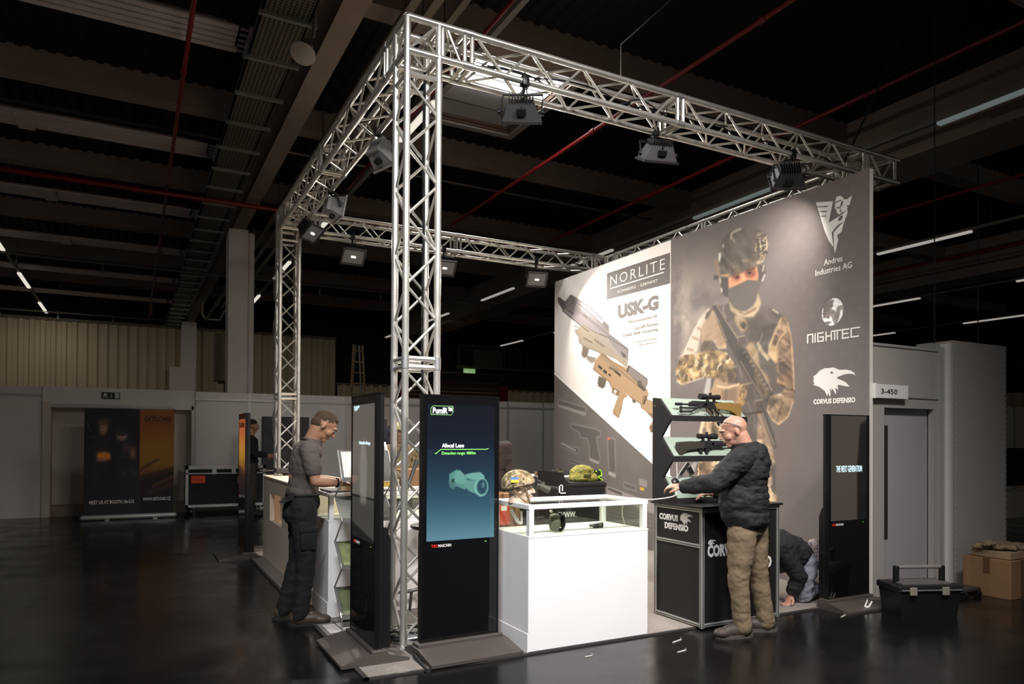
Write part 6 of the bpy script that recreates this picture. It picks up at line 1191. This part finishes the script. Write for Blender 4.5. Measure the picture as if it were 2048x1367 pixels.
t=thing('small_trolley','low black trolley corner poking out behind the tool box','trolley',(5.45,-0.75,0)); ob('deck',MB().bbox((5.2,-0.85,0.05),(5.52,-0.6,0.08),0.006),DGREY,t,True); ob('wheel',S(MB().cyl((5.24,-0.84,0.03),(5.28,-0.84,0.03),0.03).cyl((5.46,-0.84,0.03),(5.5,-0.84,0.03),0.03)),BLACK,t,True)
# scraps on the floor
PAP=mat('paper_scrap',rgb(170,164,156),0.6)
for i,(x,y,a,l_,lb) in enumerate(((1.86,-0.72,0.3,0.055,'pale paper strip on the black floor right of the front showcase'),(1.72,-0.93,0.2,0.045,'small bent wire scrap on the floor before the front showcase'),(1.07,-0.73,0.1,0.03,'tiny pale scrap on the floor before the front showcase'),(3.62,-0.78,0.35,0.05,'pale strip on the floor left of the right kiosk'),(-1.9,6.6,0.9,0.12,'dark dry leaf scrap on the floor at far left'),(-1.25,6.9,0.7,0.08,'second scrap on the floor at far left, right of the larger one'))):
    t=thing('floor_scrap',lb,'litter',(x,y,0.0),a); ob('strip',MB().bbox((-l_,-0.008,0.0),(l_,0.008,0.004),0.001),PAP if i<4 else DGREY,t); ob('curl',S(MB().tube([(l_,0,0.003),(l_+0.01,0.004,0.01),(l_+0.006,0.01,0.014)],0.002,5)),PAP if i<4 else DGREY,t)
# ================================================================= people
SKIN=mat('skin',rgb(166,122,96),0.5,noise=0.05,nscale=25); SKIN2=mat('skin_pale',rgb(192,142,120),0.45,noise=0.05,nscale=25)
def frame(F,pitch=0.0,roll=0.0):
    F=Vector((F[0],F[1],0)).normalized(); Rt=F.cross(Vector((0,0,1))); U=Vector((0,0,1))
    m=Matrix((Rt,F,U)).transposed()
    return m@Matrix.Rotation(pitch,3,'X')@Matrix.Rotation(roll,3,'Y')
def hand(mb,wr,d,n,s=1,curl=0.5,k=1.0):
    """wrist, direction of fingers, palm normal, side sign of the thumb"""
    wr=Vector(wr); d=Vector(d).normalized(); n=Vector(n); n=(n-d*n.dot(d)).normalized(); a=d.cross(n)*s
    pm=wr+d*0.055*k; Rm=Matrix((a,d,n)).transposed()
    mb.ell(pm,(0.040*k,0.052*k,0.017*k),Rm,14,10); mb.cap(wr-d*0.02,wr+d*0.03,0.026*k,0.026*k)
    for i,(o,L,r) in enumerate(((0.030,0.074,0.0092),(0.011,0.082,0.0095),(-0.009,0.076,0.0092),(-0.028,0.060,0.0082))):
        p=wr+d*0.088*k+a*o*k; dd=d; q=p
        for j,f in enumerate((0.45,0.32,0.25)):
            c=curl*(0.5+0.45*j); dd=(dd*math.cos(c)+n*math.sin(c)).normalized(); e=q+dd*L*f*k; mb.cap(q,e,r*k*(1-0.08*j),r*k*(0.92-0.08*j),10); q=e
    t0=wr+d*0.03*k+a*0.028*k; t1=t0+(d*0.6+a*0.75+n*0.25).normalized()*0.042*k; t2=t1+(d*0.85+a*0.25+n*0.35).normalized()*0.034*k
    mb.cap(t0,t1,0.014*k,0.0115*k,10); mb.cap(t1,t2,0.0115*k,0.0095*k,10)
def limb(mb,pts,rs):
    for (a,b),(ra,rb) in zip(zip(pts,pts[1:]),zip(rs,rs[1:])): mb.cap(a,b,ra,rb,16)
def lerp(a,b,t): return Vector(a)*(1-t)+Vector(b)*t
def shoe(mb,ank,toe,k=1.0,up=0.0):
    ank=Vector(ank); toe=Vector(toe); g=toe.z; d=Vector((toe.x-ank.x,toe.y-ank.y,0)).normalized(); s=Vector((d.y,-d.x,0))
    heel=Vector((ank.x,ank.y,g))-d*0.055
    Rm=Matrix((s,d,Vector((0,0,1)))).transposed()
    mb.ell(heel+d*0.04+Vector((0,0,0.058)),(0.042*k,0.058*k,0.058),Rm); mb.ell(heel+d*0.13+Vector((0,0,0.052)),(0.046*k,0.10*k,0.052),Rm); mb.ell(heel+d*0.215+Vector((0,0,0.040)),(0.047*k,0.068*k,0.040),Rm); mb.cap(heel+d*0.05+Vector((0,0,0.05)),ank+Vector((0,0,0.03+up)),0.046*k,0.043*k)
    return heel,d,s
def sole(name,heel,d,s,m,parent,h=0.022):
    pts=[]
    for i in range(20):
        a=2*PI*i/20; y=0.125+0.155*math.sin(a); w_=0.047*(1.0+0.10*math.sin(a*1.0))*math.cos(a); pts.append(heel+d*(y)+s*w_)
    z0=0.0; vs=[(p.x,p.y,heel.z) for p in pts]+[(p.x,p.y,heel.z+h) for p in pts]; n=20
    return ob(name,S(MB().add(vs,[tuple(range(n))[::-1],tuple(range(n,2*n))]+[(i,(i+1)%n,n+(i+1)%n,n+i) for i in range(n)])),m,parent,True)

# ---------------- man in grey T-shirt at the left showcase, looking down
t=thing('person','man in grey T-shirt and black work trousers looking down at the left showcase','person',(-0.47,1.08,0))
F=(0.97,-0.10); RB=frame(F); RH=frame(F,math.radians(-38))
hc=Vector((-0.325,1.02,1.575)); nk=Vector((-0.415,1.06,1.45)); ch=Vector((-0.46,1.085,1.26)); pv=Vector((-0.475,1.10,0.98))
rs,ls=Vector((-0.47,0.90,1.385)),Vector((-0.42,1.26,1.385)); re_,le_=Vector((-0.43,0.835,1.14)),Vector((-0.33,1.27,1.13)); rw,lw=Vector((-0.235,0.86,1.125)),Vector((-0.14,1.13,1.12))
rh,lh=Vector((-0.49,1.005,0.93)),Vector((-0.46,1.195,0.93)); rk,lk=Vector((-0.465,0.985,0.50)),Vector((-0.475,1.225,0.50)); ra,la=Vector((-0.51,0.985,0.085)),Vector((-0.585,1.235,0.085)); rt_,lt_=Vector((-0.30,0.93,0.0)),Vector((-0.38,1.22,0.0))
mb=MB(); P=head_shape(mb,hc,RH,1.0); mb.cap(P(0,-0.035,-0.04),nk,0.058,0.068); mb.cap(nk,lerp(nk,ch,0.4),0.066,0.09)
limb(mb,[rs,lerp(rs,re_,0.35),re_,lerp(re_,rw,0.3),rw],[0.058,0.052,0.040,0.043,0.027]); limb(mb,[ls,lerp(ls,le_,0.35),le_,lerp(le_,lw,0.3),lw],[0.058,0.052,0.040,0.043,0.027])
mb.cap(rs,ls,0.06,0.06); mb.ell(ch,(0.15,0.105,0.19),RB); mb.ell(pv,(0.155,0.11,0.14),RB); mb.cap(ch,pv,0.12,0.12)
limb(mb,[rh,rk,ra],[0.085,0.055,0.042]); limb(mb,[lh,lk,la],[0.085,0.055,0.042]);
hand(mb,rw,(0.9,0.15,-0.15),(0,0.25,-1),1,0.35); hand(mb,lw,(0.8,-0.5,-0.1),(0,0,-1),-1,0.4)
blob('body',mb,SKIN,t,0.0055,3); face_bits(P,RH,1.0,t)
# hair: cropped cap
mb=MB(); mb.ell(P(0,-0.020,0.052),(0.0755,0.093,0.080),RH,20,14); mb.ell(P(0,-0.055,0.0),(0.068,0.058,0.062),RH); mb.ell(P(0,0.022,0.080),(0.056,0.052,0.042),RH); blob('hair',mb,mat('hair_brown',rgb(84,66,50),0.9,noise=0.2,nscale=120,bump=0.8,bscale=400),t,0.006,3,disp=0.004,dscale=0.02)
TS=mat('tshirt_grey',rgb(88,80,74),0.9,noise=0.05,nscale=10,bump=0.2,bscale=300)
mb=MB(); mb.ell(lerp(nk,ch,0.45),(0.175,0.105,0.10),RB); mb.ell(ch,(0.172,0.125,0.21),RB); mb.ell(lerp(ch,pv,0.6),(0.158,0.118,0.20),RB); mb.ell(pv+Vector((0,0,0.07)),(0.168,0.13,0.09),RB); mb.cap(rs,ls,0.072,0.072); mb.cap(nk-Vector((0,0,0.03)),ch,0.085,0.12)
for a,b in ((rs,re_),(ls,le_)): mb.cap(a,lerp(a,b,0.62),0.072,0.066)
blob('tshirt',mb,TS,t,0.009,6,disp=0.008,dscale=0.11)
ob('collar',S(MB().tube([nk+RB@Vector((0.078*math.cos(a),0.074*math.sin(a)+0.0,0.0-0.03*math.sin(a))) for a in [2*PI*i/20 for i in range(20)]],0.006,6,closed=True)),mat('collar_dark',rgb(62,56,52),0.9),t,True)
TR=mat('black_work_trousers',rgb(24,24,24),0.85,noise=0.15,nscale=14,bump=0.3,bscale=200)
mb=MB(); mb.ell(pv-Vector((0,0,0.02)),(0.175,0.135,0.13),RB); mb.ell(pv-Vector((0.03,0,0.10)),(0.165,0.13,0.12),RB)
limb(mb,[rh,lerp(rh,rk,0.5),rk,lerp(rk,ra,0.5),ra+Vector((0,0,-0.01))],[0.105,0.092,0.076,0.068,0.066]); limb(mb,[lh,lerp(lh,lk,0.5),lk,lerp(lk,la,0.5),la+Vector((0,0,-0.01))],[0.105,0.092,0.076,0.068,0.066])
blob('trousers',mb,TR,t,0.010,4,disp=0.008,dscale=0.09)
ob('cargo_pocket',S(MB().bbox((-0.53,0.888,0.60),(-0.40,0.93,0.78),0.018)),TR,t,True); ob('pocket_flap',S(MB().bbox((-0.535,0.882,0.74),(-0.395,0.91,0.785),0.008)),TR,t,True); ob('hip_flap',S(MB().prism([(-0.66,0.965),(-0.56,1.0),(-0.54,1.04),(-0.58,1.045)],0.97,1.10,'y')),TR,t,True)
ob('belt',S(MB().tube([pv+Vector((0,0,0.045))+RB@Vector((0.160*math.cos(a),0.122*math.sin(a),0)) for a in [2*PI*i/28 for i in range(28)]],0.016,6,closed=True)),BLACKM,t,True)
BT=mat('brown_boot',rgb(74,62,50),0.5,noise=0.2,nscale=20); SO=mat('dark_sole',rgb(40,37,35),0.7)
for a,b in ((ra,rt_),(la,lt_)):
    mb=MB(); h,d,s=shoe(mb,a,b,1.22,0.03); blob('boot',mb,BT,t,0.007,4); sole('boot_sole',h-d*0.01,d,s,SO,t,0.026)
    for k in range(4): c=h+d*(0.115+0.028*k)+Vector((0,0,0.100-0.011*k)); ob('lace',S(MB().tube([c-s*0.028,c+Vector((0,0,0.012)),c+s*0.028],0.0035,5)),mat('lace_dark',rgb(50,44,40),0.8),t,True)
w_=lerp(re_,rw,0.88); dv=(rw-re_).normalized(); u=dv.orthogonal().normalized(); v=dv.cross(u)
ob('wristwatch',S(MB().tube([w_+(u*math.cos(a)+v*math.sin(a))*0.034 for a in [2*PI*i/16 for i in range(16)]],0.008,6,closed=True)),BLACK,t,True)
# ---------------- bald man in black quilted jacket at the rack
t=thing('person','bald man in black quilted jacket and olive trousers reaching into the black rack','person',(2.5,-0.8,0))
F=(-0.62,0.78); RB=frame(F); RH=frame((-0.80,0.60),math.radians(-18))
hc=Vector((2.385,-0.76,1.545)); nk=Vector((2.46,-0.80,1.415)); ch=Vector((2.475,-0.815,1.24)); pv=Vector((2.47,-0.815,0.86))
ls,rs=Vector((2.315,-0.895,1.335)),Vector((2.635,-0.715,1.335)); le_,re_=Vector((2.13,-0.83,1.165)),Vector((2.72,-0.56,1.10)); lw,rw=Vector((2.005,-0.62,1.125)),Vector((2.50,-0.44,1.05))
lh,rh=Vector((2.385,-0.845,0.78)),Vector((2.565,-0.785,0.78)); lk,rk=Vector((2.345,-0.845,0.44)),Vector((2.60,-0.80,0.44)); la,ra=Vector((2.375,-0.86,0.085)),Vector((2.665,-0.82,0.085)); lt_,rt_=Vector((2.165,-0.80,0.0)),Vector((2.49,-0.70,0.0))
mb=MB(); P=head_shape(mb,hc,RH,1.0); mb.cap(P(0,-0.035,-0.04),nk,0.062,0.072); mb.cap(nk,lerp(nk,ch,0.4),0.07,0.09)
limb(mb,[rs,re_,lerp(re_,rw,0.3),rw],[0.055,0.042,0.043,0.029]); limb(mb,[ls,le_,lerp(le_,lw,0.3),lw],[0.055,0.042,0.043,0.029])
mb.cap(rs,ls,0.06,0.06); mb.ell(ch,(0.15,0.105,0.19),RB); mb.ell(pv,(0.155,0.11,0.14),RB); mb.cap(ch,pv,0.12,0.12); limb(mb,[rh,rk,ra],[0.085,0.055,0.042]); limb(mb,[lh,lk,la],[0.085,0.055,0.042])

hand(mb,lw,(-0.55,0.75,0.05),(0.3,0.2,-1),1,0.75); hand(mb,rw,(-0.7,0.6,-0.1),(0,0,-1),-1,0.5)
blob('body',mb,SKIN2,t,0.0055,3); face_bits(P,RH,1.0,t)
GL=mat('glasses_frame',(0.01,0.01,0.012),0.3)
ob('glasses',S(MB().tube([P(-0.075,0.055,0.090),P(-0.086,-0.01,0.055),P(-0.083,-0.06,0.022)],0.0042,6).tube([P(0.075,0.055,0.090),P(0.086,-0.01,0.055),P(0.083,-0.06,0.022)],0.0042,6).tube([P(-0.075,0.055,0.090),P(-0.045,0.085,0.105),P(0,0.09,0.110),P(0.045,0.085,0.105),P(0.075,0.055,0.090)],0.0045,6)),GL,t,True)
for sx in (1,-1): ob('glasses_lens',S(MB().tube([P(0.038*sx+0.024*math.cos(a),0.092,0.095+0.017*math.sin(a)) for a in [2*PI*i/16 for i in range(16)]],0.003,5,closed=True)),GL,t,True)
JK=mat('black_softshell',rgb(28,27,28),0.75,noise=0.12,nscale=8,bump=0.2,bscale=250)
mb=MB(); mb.ell(lerp(nk,ch,0.5),(0.19,0.125,0.12),RB); mb.ell(ch,(0.215,0.155,0.21),RB); mb.ell(lerp(ch,pv,0.55),(0.210,0.155,0.23),RB); mb.ell(pv+Vector((0,0,0.035)),(0.205,0.165,0.14),RB); mb.ell(lerp(ch,pv,0.55)+RB@Vector((-0.05,0.07,0)),(0.17,0.14,0.25),RB); mb.ell(ch+RB@Vector((-0.04,0.05,-0.02)),(0.17,0.13,0.18),RB); mb.cap(rs,ls,0.092,0.092)
limb(mb,[ls,lerp(ls,le_,0.5),le_,lerp(le_,lw,0.5),lerp(le_,lw,0.93)],[0.098,0.088,0.076,0.064,0.052]); limb(mb,[rs,lerp(rs,re_,0.5),re_,lerp(re_,rw,0.5),lerp(re_,rw,0.93)],[0.090,0.078,0.064,0.055,0.046])
def quilt(me):
    for v in me.vertices:
        q=RB.inverted()@(v.co-ch)
        if q.y<0.05 and -0.33<q.z<0.12 and abs(q.x)<0.17:
            g=abs(((q.z*20)%1.0)-0.5)*2; v.co+=v.normal*(-0.010*(g**6))+v.normal*0.002
blob('jacket',mb,JK,t,0.009,4,disp=0.011,dscale=0.10,post=quilt)
mb=MB(); Rc=RB
for i in range(20):
    a=2*PI*i/20; mb.ell(nk+Rc@Vector((0.078*math.cos(a),0.078*math.sin(a)-0.006,0.006-0.012*math.sin(a))),(0.028,0.028,0.045))
mb.ell(nk+Rc@Vector((0,-0.115,-0.045)),(0.13,0.055,0.085),Rc); mb.ell(nk+Rc@Vector((0,-0.145,-0.10)),(0.10,0.04,0.07),Rc); mb.ell(nk+Rc@Vector((0.09,-0.06,-0.02)),(0.05,0.07,0.05),Rc); mb.ell(nk+Rc@Vector((-0.09,-0.06,-0.02)),(0.05,0.07,0.05),Rc)
blob('hood',mb,JK,t,0.009,4,disp=0.008,dscale=0.09)
ob('hem_label',MB().bbox((2.372,-0.958,0.835),(2.392,-0.948,0.868),0.002),mat('label_red',rgb(190,40,40),0.6),t,True)
OT=mat('olive_brown_trousers',rgb(118,101,78),0.85,noise=0.06,nscale=12,bump=0.25,bscale=200)
mb=MB(); mb.ell(pv-Vector((0,0,0.03)),(0.160,0.125,0.12),RB)
limb(mb,[lh,lerp(lh,lk,0.5),lk,lerp(lk,la,0.5),la+Vector((0,0,-0.015))],[0.110,0.094,0.076,0.068,0.066]); limb(mb,[rh,lerp(rh,rk,0.5),rk,lerp(rk,ra,0.5),ra+Vector((0,0,-0.015))],[0.110,0.092,0.074,0.066,0.064])
blob('trousers',mb,OT,t,0.010,4,disp=0.008,dscale=0.09)
SN=mat('grey_brown_sneaker',rgb(62,53,48),0.6,noise=0.3,nscale=30); S2=mat('grey_sole',rgb(80,74,70),0.6)
for a,b in ((la,lt_),(ra,rt_)):
    mb=MB(); h,d,s=shoe(mb,a,b,1.12,0.0); blob('sneaker',mb,SN,t,0.007,4); sole('sneaker_sole',h-d*0.005,d,s,S2,t,0.028)
    for k in range(4): c=h+d*(0.115+0.026*k)+Vector((0,0,0.088-0.010*k)); ob('lace',S(MB().tube([c-s*0.026,c+Vector((0,0,0.010)),c+s*0.026],0.0035,5)),mat('lace_grey',rgb(120,110,104),0.8),t,True)
t2=thing('hand_scanner','small round black knob under the man\'s hand on the bottom shelf','knob',(2.0,-0.52,1.15)); ob('disc',S(MB().lathe([(0.02,0),(0.032,0.01),(0.032,0.025),(0.02,0.035)],(0,0,0),18,Matrix.Rotation(0.9,3,'X'))),BLACK,t2); ob('stem',S(MB().cyl((0,0,-0.02),(0,0,0.005),0.01)),BLACK,t2)
# ---------------- man crouching behind the counter
t=thing('person','crouching person in black jacket and faded jeans, fist on the carpet','person',(3.6,-0.25,0))
F=(-0.85,0.2); RB=frame(F,math.radians(-60)); RH=frame((-0.9,0.2),math.radians(-55))
pv=Vector((3.80,-0.17,0.40)); ch=Vector((3.46,-0.20,0.52)); nk=Vector((3.30,-0.20,0.50)); hc=Vector((3.20,-0.2,0.42))
rs,ls=Vector((3.50,-0.24,0.42)),Vector((3.40,0.0,0.46)); rs=Vector((3.46,-0.33,0.46)); re_=Vector((3.58,-0.36,0.26)); rw=Vector((3.54,-0.31,0.10)); le_=Vector((3.28,0.04,0.27)); lw=Vector((3.25,0.02,0.10))
rh,lh=Vector((3.80,-0.25,0.36)),Vector((3.82,-0.06,0.36)); rk,lk=Vector((3.70,-0.29,0.085)),Vector((3.45,0.0,0.30)); ra,la=Vector((3.95,-0.22,0.10)),Vector((3.62,0.06,0.09))
mb=MB(); P=head_shape(mb,hc,RH,1.0); mb.cap(P(0,-0.035,-0.04),nk,0.058,0.068); mb.cap(nk,ch,0.07,0.12); mb.ell(ch,(0.15,0.19,0.105)); mb.cap(ch,pv,0.12,0.12)
limb(mb,[rs,re_,rw],[0.055,0.042,0.028]); limb(mb,[ls,le_,lw],[0.055,0.042,0.028]); limb(mb,[rh,rk,ra],[0.085,0.055,0.042]); limb(mb,[lh,lk,la],[0.085,0.055,0.042])
hand(mb,rw,(-0.35,0.1,-0.75),(-0.7,0,0.3),-1,1.35); hand(mb,lw,(-0.2,0,-1),(-0.8,0,0),1,0.9)
blob('body',mb,SKIN2,t,0.0065,3); face_bits(P,RH,1.0,t)
mb=MB(); mb.ell(P(0,-0.02,0.052),(0.08,0.096,0.08),RH,18,12); mb.ell(P(0,-0.055,0.0),(0.07,0.06,0.065),RH); blob('hair',mb,mat('hair_dark',rgb(46,38,32),0.9),t,0.007,3)
mb=MB(); mb.ell(ch,(0.21,0.20,0.155)); mb.ell(lerp(ch,pv,0.5),(0.22,0.19,0.155)); mb.ell(pv,(0.15,0.17,0.15)); mb.cap(rs,ls,0.08,0.08); limb(mb,[rs,re_,lerp(re_,rw,0.75)],[0.085,0.072,0.052]); limb(mb,[ls,le_,lerp(le_,lw,0.85)],[0.085,0.07,0.05])
blob('jacket',mb,mat('black_jacket',rgb(30,29,29),0.8,bump=0.2,bscale=200),t,0.011,4,disp=0.015,dscale=0.12)
mb=MB(); mb.ell(pv,(0.14,0.17,0.13)); limb(mb,[rh,lerp(rh,rk,0.5),rk,lerp(rk,ra,0.5),ra],[0.11,0.10,0.082,0.075,0.065]); limb(mb,[lh,lk,la],[0.11,0.08,0.065]); blob('jeans',mb,mat('faded_jeans',rgb(120,122,130),0.85,noise=0.25,nscale=12),t,0.011,4,disp=0.016,dscale=0.1)
mb=MB(); shoe(mb,la,la+Vector((-0.15,0,-0.09))); blob('shoe',mb,mat('shoe_light',rgb(160,150,140),0.6),t,0.008,3); mb=MB(); mb.cap(ra,ra+Vector((0.04,0,-0.06)),0.05,0.04); mb.cap(ra+Vector((0.04,0,-0.05)),ra+Vector((0.14,0,-0.04)),0.045,0.035); blob('shoe',mb,mat('shoe_light',(0,0,0)),t,0.008,3)
# patterned garment hanging at his side
mb=MB().cap((3.86,-0.30,0.52),(3.90,-0.33,0.36),0.06,0.05).cap((3.90,-0.33,0.36),(3.99,-0.36,0.22),0.05,0.04); o=blob('shirt_tail',mb,camo('plaid_like',[rgb(60,62,70),rgb(170,150,146),rgb(110,104,110),rgb(190,176,160)],26),t,0.009,3,disp=0.008,dscale=0.06)
# ---------------- simple standing people in the background (same build, smaller detail)
def stander(label,x,y,h,F,top,bot,skinm=SKIN,hair=None,helmet_on=False,arms='down',cat='person',nm='person'):
    t=thing(nm,label,cat,(x,y,0)); k=h/1.78; RB=frame(F); RH=frame(F,math.radians(-12)); B=Vector((x,y,0)); Q=lambda a,b,c:B+RB@Vector((a*k,b*k,c*k))
    mb=MB(); hc=Q(0,0.03,1.66); P=head_shape(mb,hc,RH,k); mb.cap(P(0,-0.035,-0.04),Q(0,0,1.50),0.055*k,0.065*k); mb.ell(Q(0,0,1.28),(0.15*k,0.10*k,0.2*k),RB); mb.ell(Q(0,0,0.98),(0.15*k,0.10*k,0.14*k),RB); mb.cap(Q(0,0,1.3),Q(0,0,1.0),0.11*k,0.11*k)
    J={}
    for s_ in (1,-1):
        sh=Q(0.18*s_,0,1.42)
        el,wr=(Q(0.23*s_,-0.02,1.14),Q(0.22*s_,0.10,0.90)) if arms=='down' else (Q(0.22*s_,0.05,1.15),Q(0.14*s_,0.28,1.12))
        hp,kn,an=Q(0.09*s_,0,0.92),Q(0.10*s_,0.02,0.50),Q(0.10*s_,0,0.09); J[s_]=(sh,el,wr,hp,kn,an)
        limb(mb,[sh,el,wr],[0.055*k,0.041*k,0.028*k]); limb(mb,[hp,kn,an],[0.085*k,0.055*k,0.042*k]); hand(mb,wr,(wr-el),RB@Vector((-s_,0,0)),-s_,0.5,k)
    mb.cap(J[1][0],J[-1][0],0.06*k,0.06*k); blob('body',mb,skinm,t,0.008,3); face_bits(P,RH,k,t)
    mb=MB(); mb.ell(Q(0,0,1.36),(0.19*k,0.125*k,0.12*k),RB); mb.ell(Q(0,0,1.22),(0.185*k,0.135*k,0.2*k),RB); mb.ell(Q(0,0,1.0),(0.175*k,0.13*k,0.14*k),RB); mb.cap(J[1][0],J[-1][0],0.075*k,0.075*k)
    for s_ in (1,-1): sh,el,wr,hp,kn,an=J[s_]; limb(mb,[sh,el,lerp(el,wr,0.9)],[0.078*k,0.062*k,0.045*k])
    blob('jacket',mb,top,t,0.013,4,disp=0.012,dscale=0.12)
    mb=MB(); mb.ell(Q(0,0,0.93),(0.16*k,0.12*k,0.11*k),RB)
    for s_ in (1,-1): sh,el,wr,hp,kn,an=J[s_]; limb(mb,[hp,kn,an+Vector((0,0,0.02))],[0.105*k,0.08*k,0.072*k])
    blob('trousers',mb,bot,t,0.013,4,disp=0.014,dscale=0.12)
    for s_ in (1,-1): mb=MB(); a=J[s_][5]; f=RB@Vector((0,0.2,0)); shoe(mb,a,Vector((a.x+f.x,a.y+f.y,0.0))); blob('shoe',mb,BLACKM,t,0.01,3)
    if helmet_on: helmet(P,RH,t,k,patch=False,nvg=False,cm=mat('helmet_olive',rgb(140,132,80),0.6))
    elif hair: mb=MB(); mb.ell(P(0,-0.02,0.052),(0.08*k,0.096*k,0.08*k),RH,18,12); mb.ell(P(0,-0.055,0.0),(0.07*k,0.06*k,0.065*k),RH); blob('hair',mb,hair,t,0.008,3)
    return t
DK=mat('dark_jacket',rgb(26,24,24),0.85); DK2=mat('dark_brown_jacket',rgb(54,42,36),0.85); HD=mat('hair_dark',(0,0,0))
stander('person in dark clothes mostly hidden behind the lit front screen',2.50,3.62,1.72,(-0.3,-1),DK2,DK,hair=HD)
stander('person in black jacket beside the flight case, half hidden by the orange kiosk',0.28,9.35,1.80,(1,-0.2),DK,mat('brown_trousers',rgb(60,50,42),0.85),hair=HD,arms='front')
stander('mannequin in olive helmet and camouflage jacket behind the near tower',1.30,3.90,1.66,(-0.3,-1),camo('bg_camo',[rgb(84,76,52),rgb(120,106,76),rgb(60,56,40)],14),DK,skinm=mat('mannequin_dark',rgb(120,96,80),0.6),helmet_on=True,cat='mannequin',nm='mannequin')

# sub-parts: small pieces under the part that carries them
def kids(o): return [x for x in bpy.data.objects if x.parent is o]
BYP={}
for o_ in bpy.data.objects:
    if o_.parent is not None: BYP.setdefault(o_.parent,[]).append(o_)
SUB={'cooling_fin':'housing','front_frame':'housing','knob':'housing','junction_box':'housing','lamp_tube':'reflector','glasses_lens':'glasses','pocket_flap':'cargo_pocket','flag_patch':'helmet_shell','helmet_rail':'helmet_shell','goggle_band':'helmet_shell','mount_shroud':'helmet_shell','scope_turret':'scope','scope_mount':'scope','profile_groove':'profile','status_light':'front_glass','latch':'lid','lid_tray':'lid','bracket_mark':'body','label_patch':'body','tray_lip':'tray','door_slot':'door_leaf','side_screw':'side_plate','iris':'eye','collar':'tshirt','hood':'jacket','hem_label':'jacket'}
for root,ch in list(BYP.items()):
    if root.parent is not None: continue
    by={}
    for c in ch: by.setdefault(c.name.split('.')[0],[]).append(c)
    for a,b in SUB.items():
        if a in by and b in by and b!=a:
            for c in by[a]:
                if c.type!='MESH': continue
                tgt=min(by[b],key=lambda q:(sum(((q.matrix_basis@Vector(q.bound_box[0])+q.matrix_basis@Vector(q.bound_box[6]))*0.5-(c.matrix_basis@Vector(c.bound_box[0])+c.matrix_basis@Vector(c.bound_box[6]))*0.5)[k]**2 for k in range(3))))
                sub(c,tgt)
    for nm,base in (('boot_sole','boot'),('sneaker_sole','sneaker'),('lace','boot'),('lace','sneaker'),('trigger_guard','receiver')):
        if nm in by and base in by:
            for c in by[nm]:
                tgt=min(by[base],key=lambda q:sum((((q.matrix_basis@Vector(q.bound_box[0])+q.matrix_basis@Vector(q.bound_box[6]))*0.5-(c.matrix_basis@Vector(c.bound_box[0])+c.matrix_basis@Vector(c.bound_box[6]))*0.5)[k])**2 for k in range(3)))
                sub(c,tgt)

GR={'truss_beam':'aluminium truss beams over the stand','truss_tower':'truss towers carrying the beams','truss_corner':'truss corner boxes','digital_kiosk':'digital display kiosks around the stand','glass_showcase':'white glass topped showcases','radiant_panel':'radiant panels under the roof','light_rail':'light rails under the roof','sprinkler_pipe':'red sprinkler pipes under the roof','power_cable':'power cables along the truss','suspension_cable':'suspension cables from the roof','display_rifle':'rifles on the black rack','cardboard_box':'cardboard boxes','floor_scrap':'scraps on the black floor','brochure':'brochures in the zigzag rack','ceiling_conduit':'beige conduits under the roof','service_pipe':'grey service pipes under the roof'}
for o_ in bpy.data.objects:
    if o_.parent is None and 'label' in o_ and 'group' not in o_:
        g_=GR.get(o_.name.split('.')[0])
        if g_: o_['group']=g_
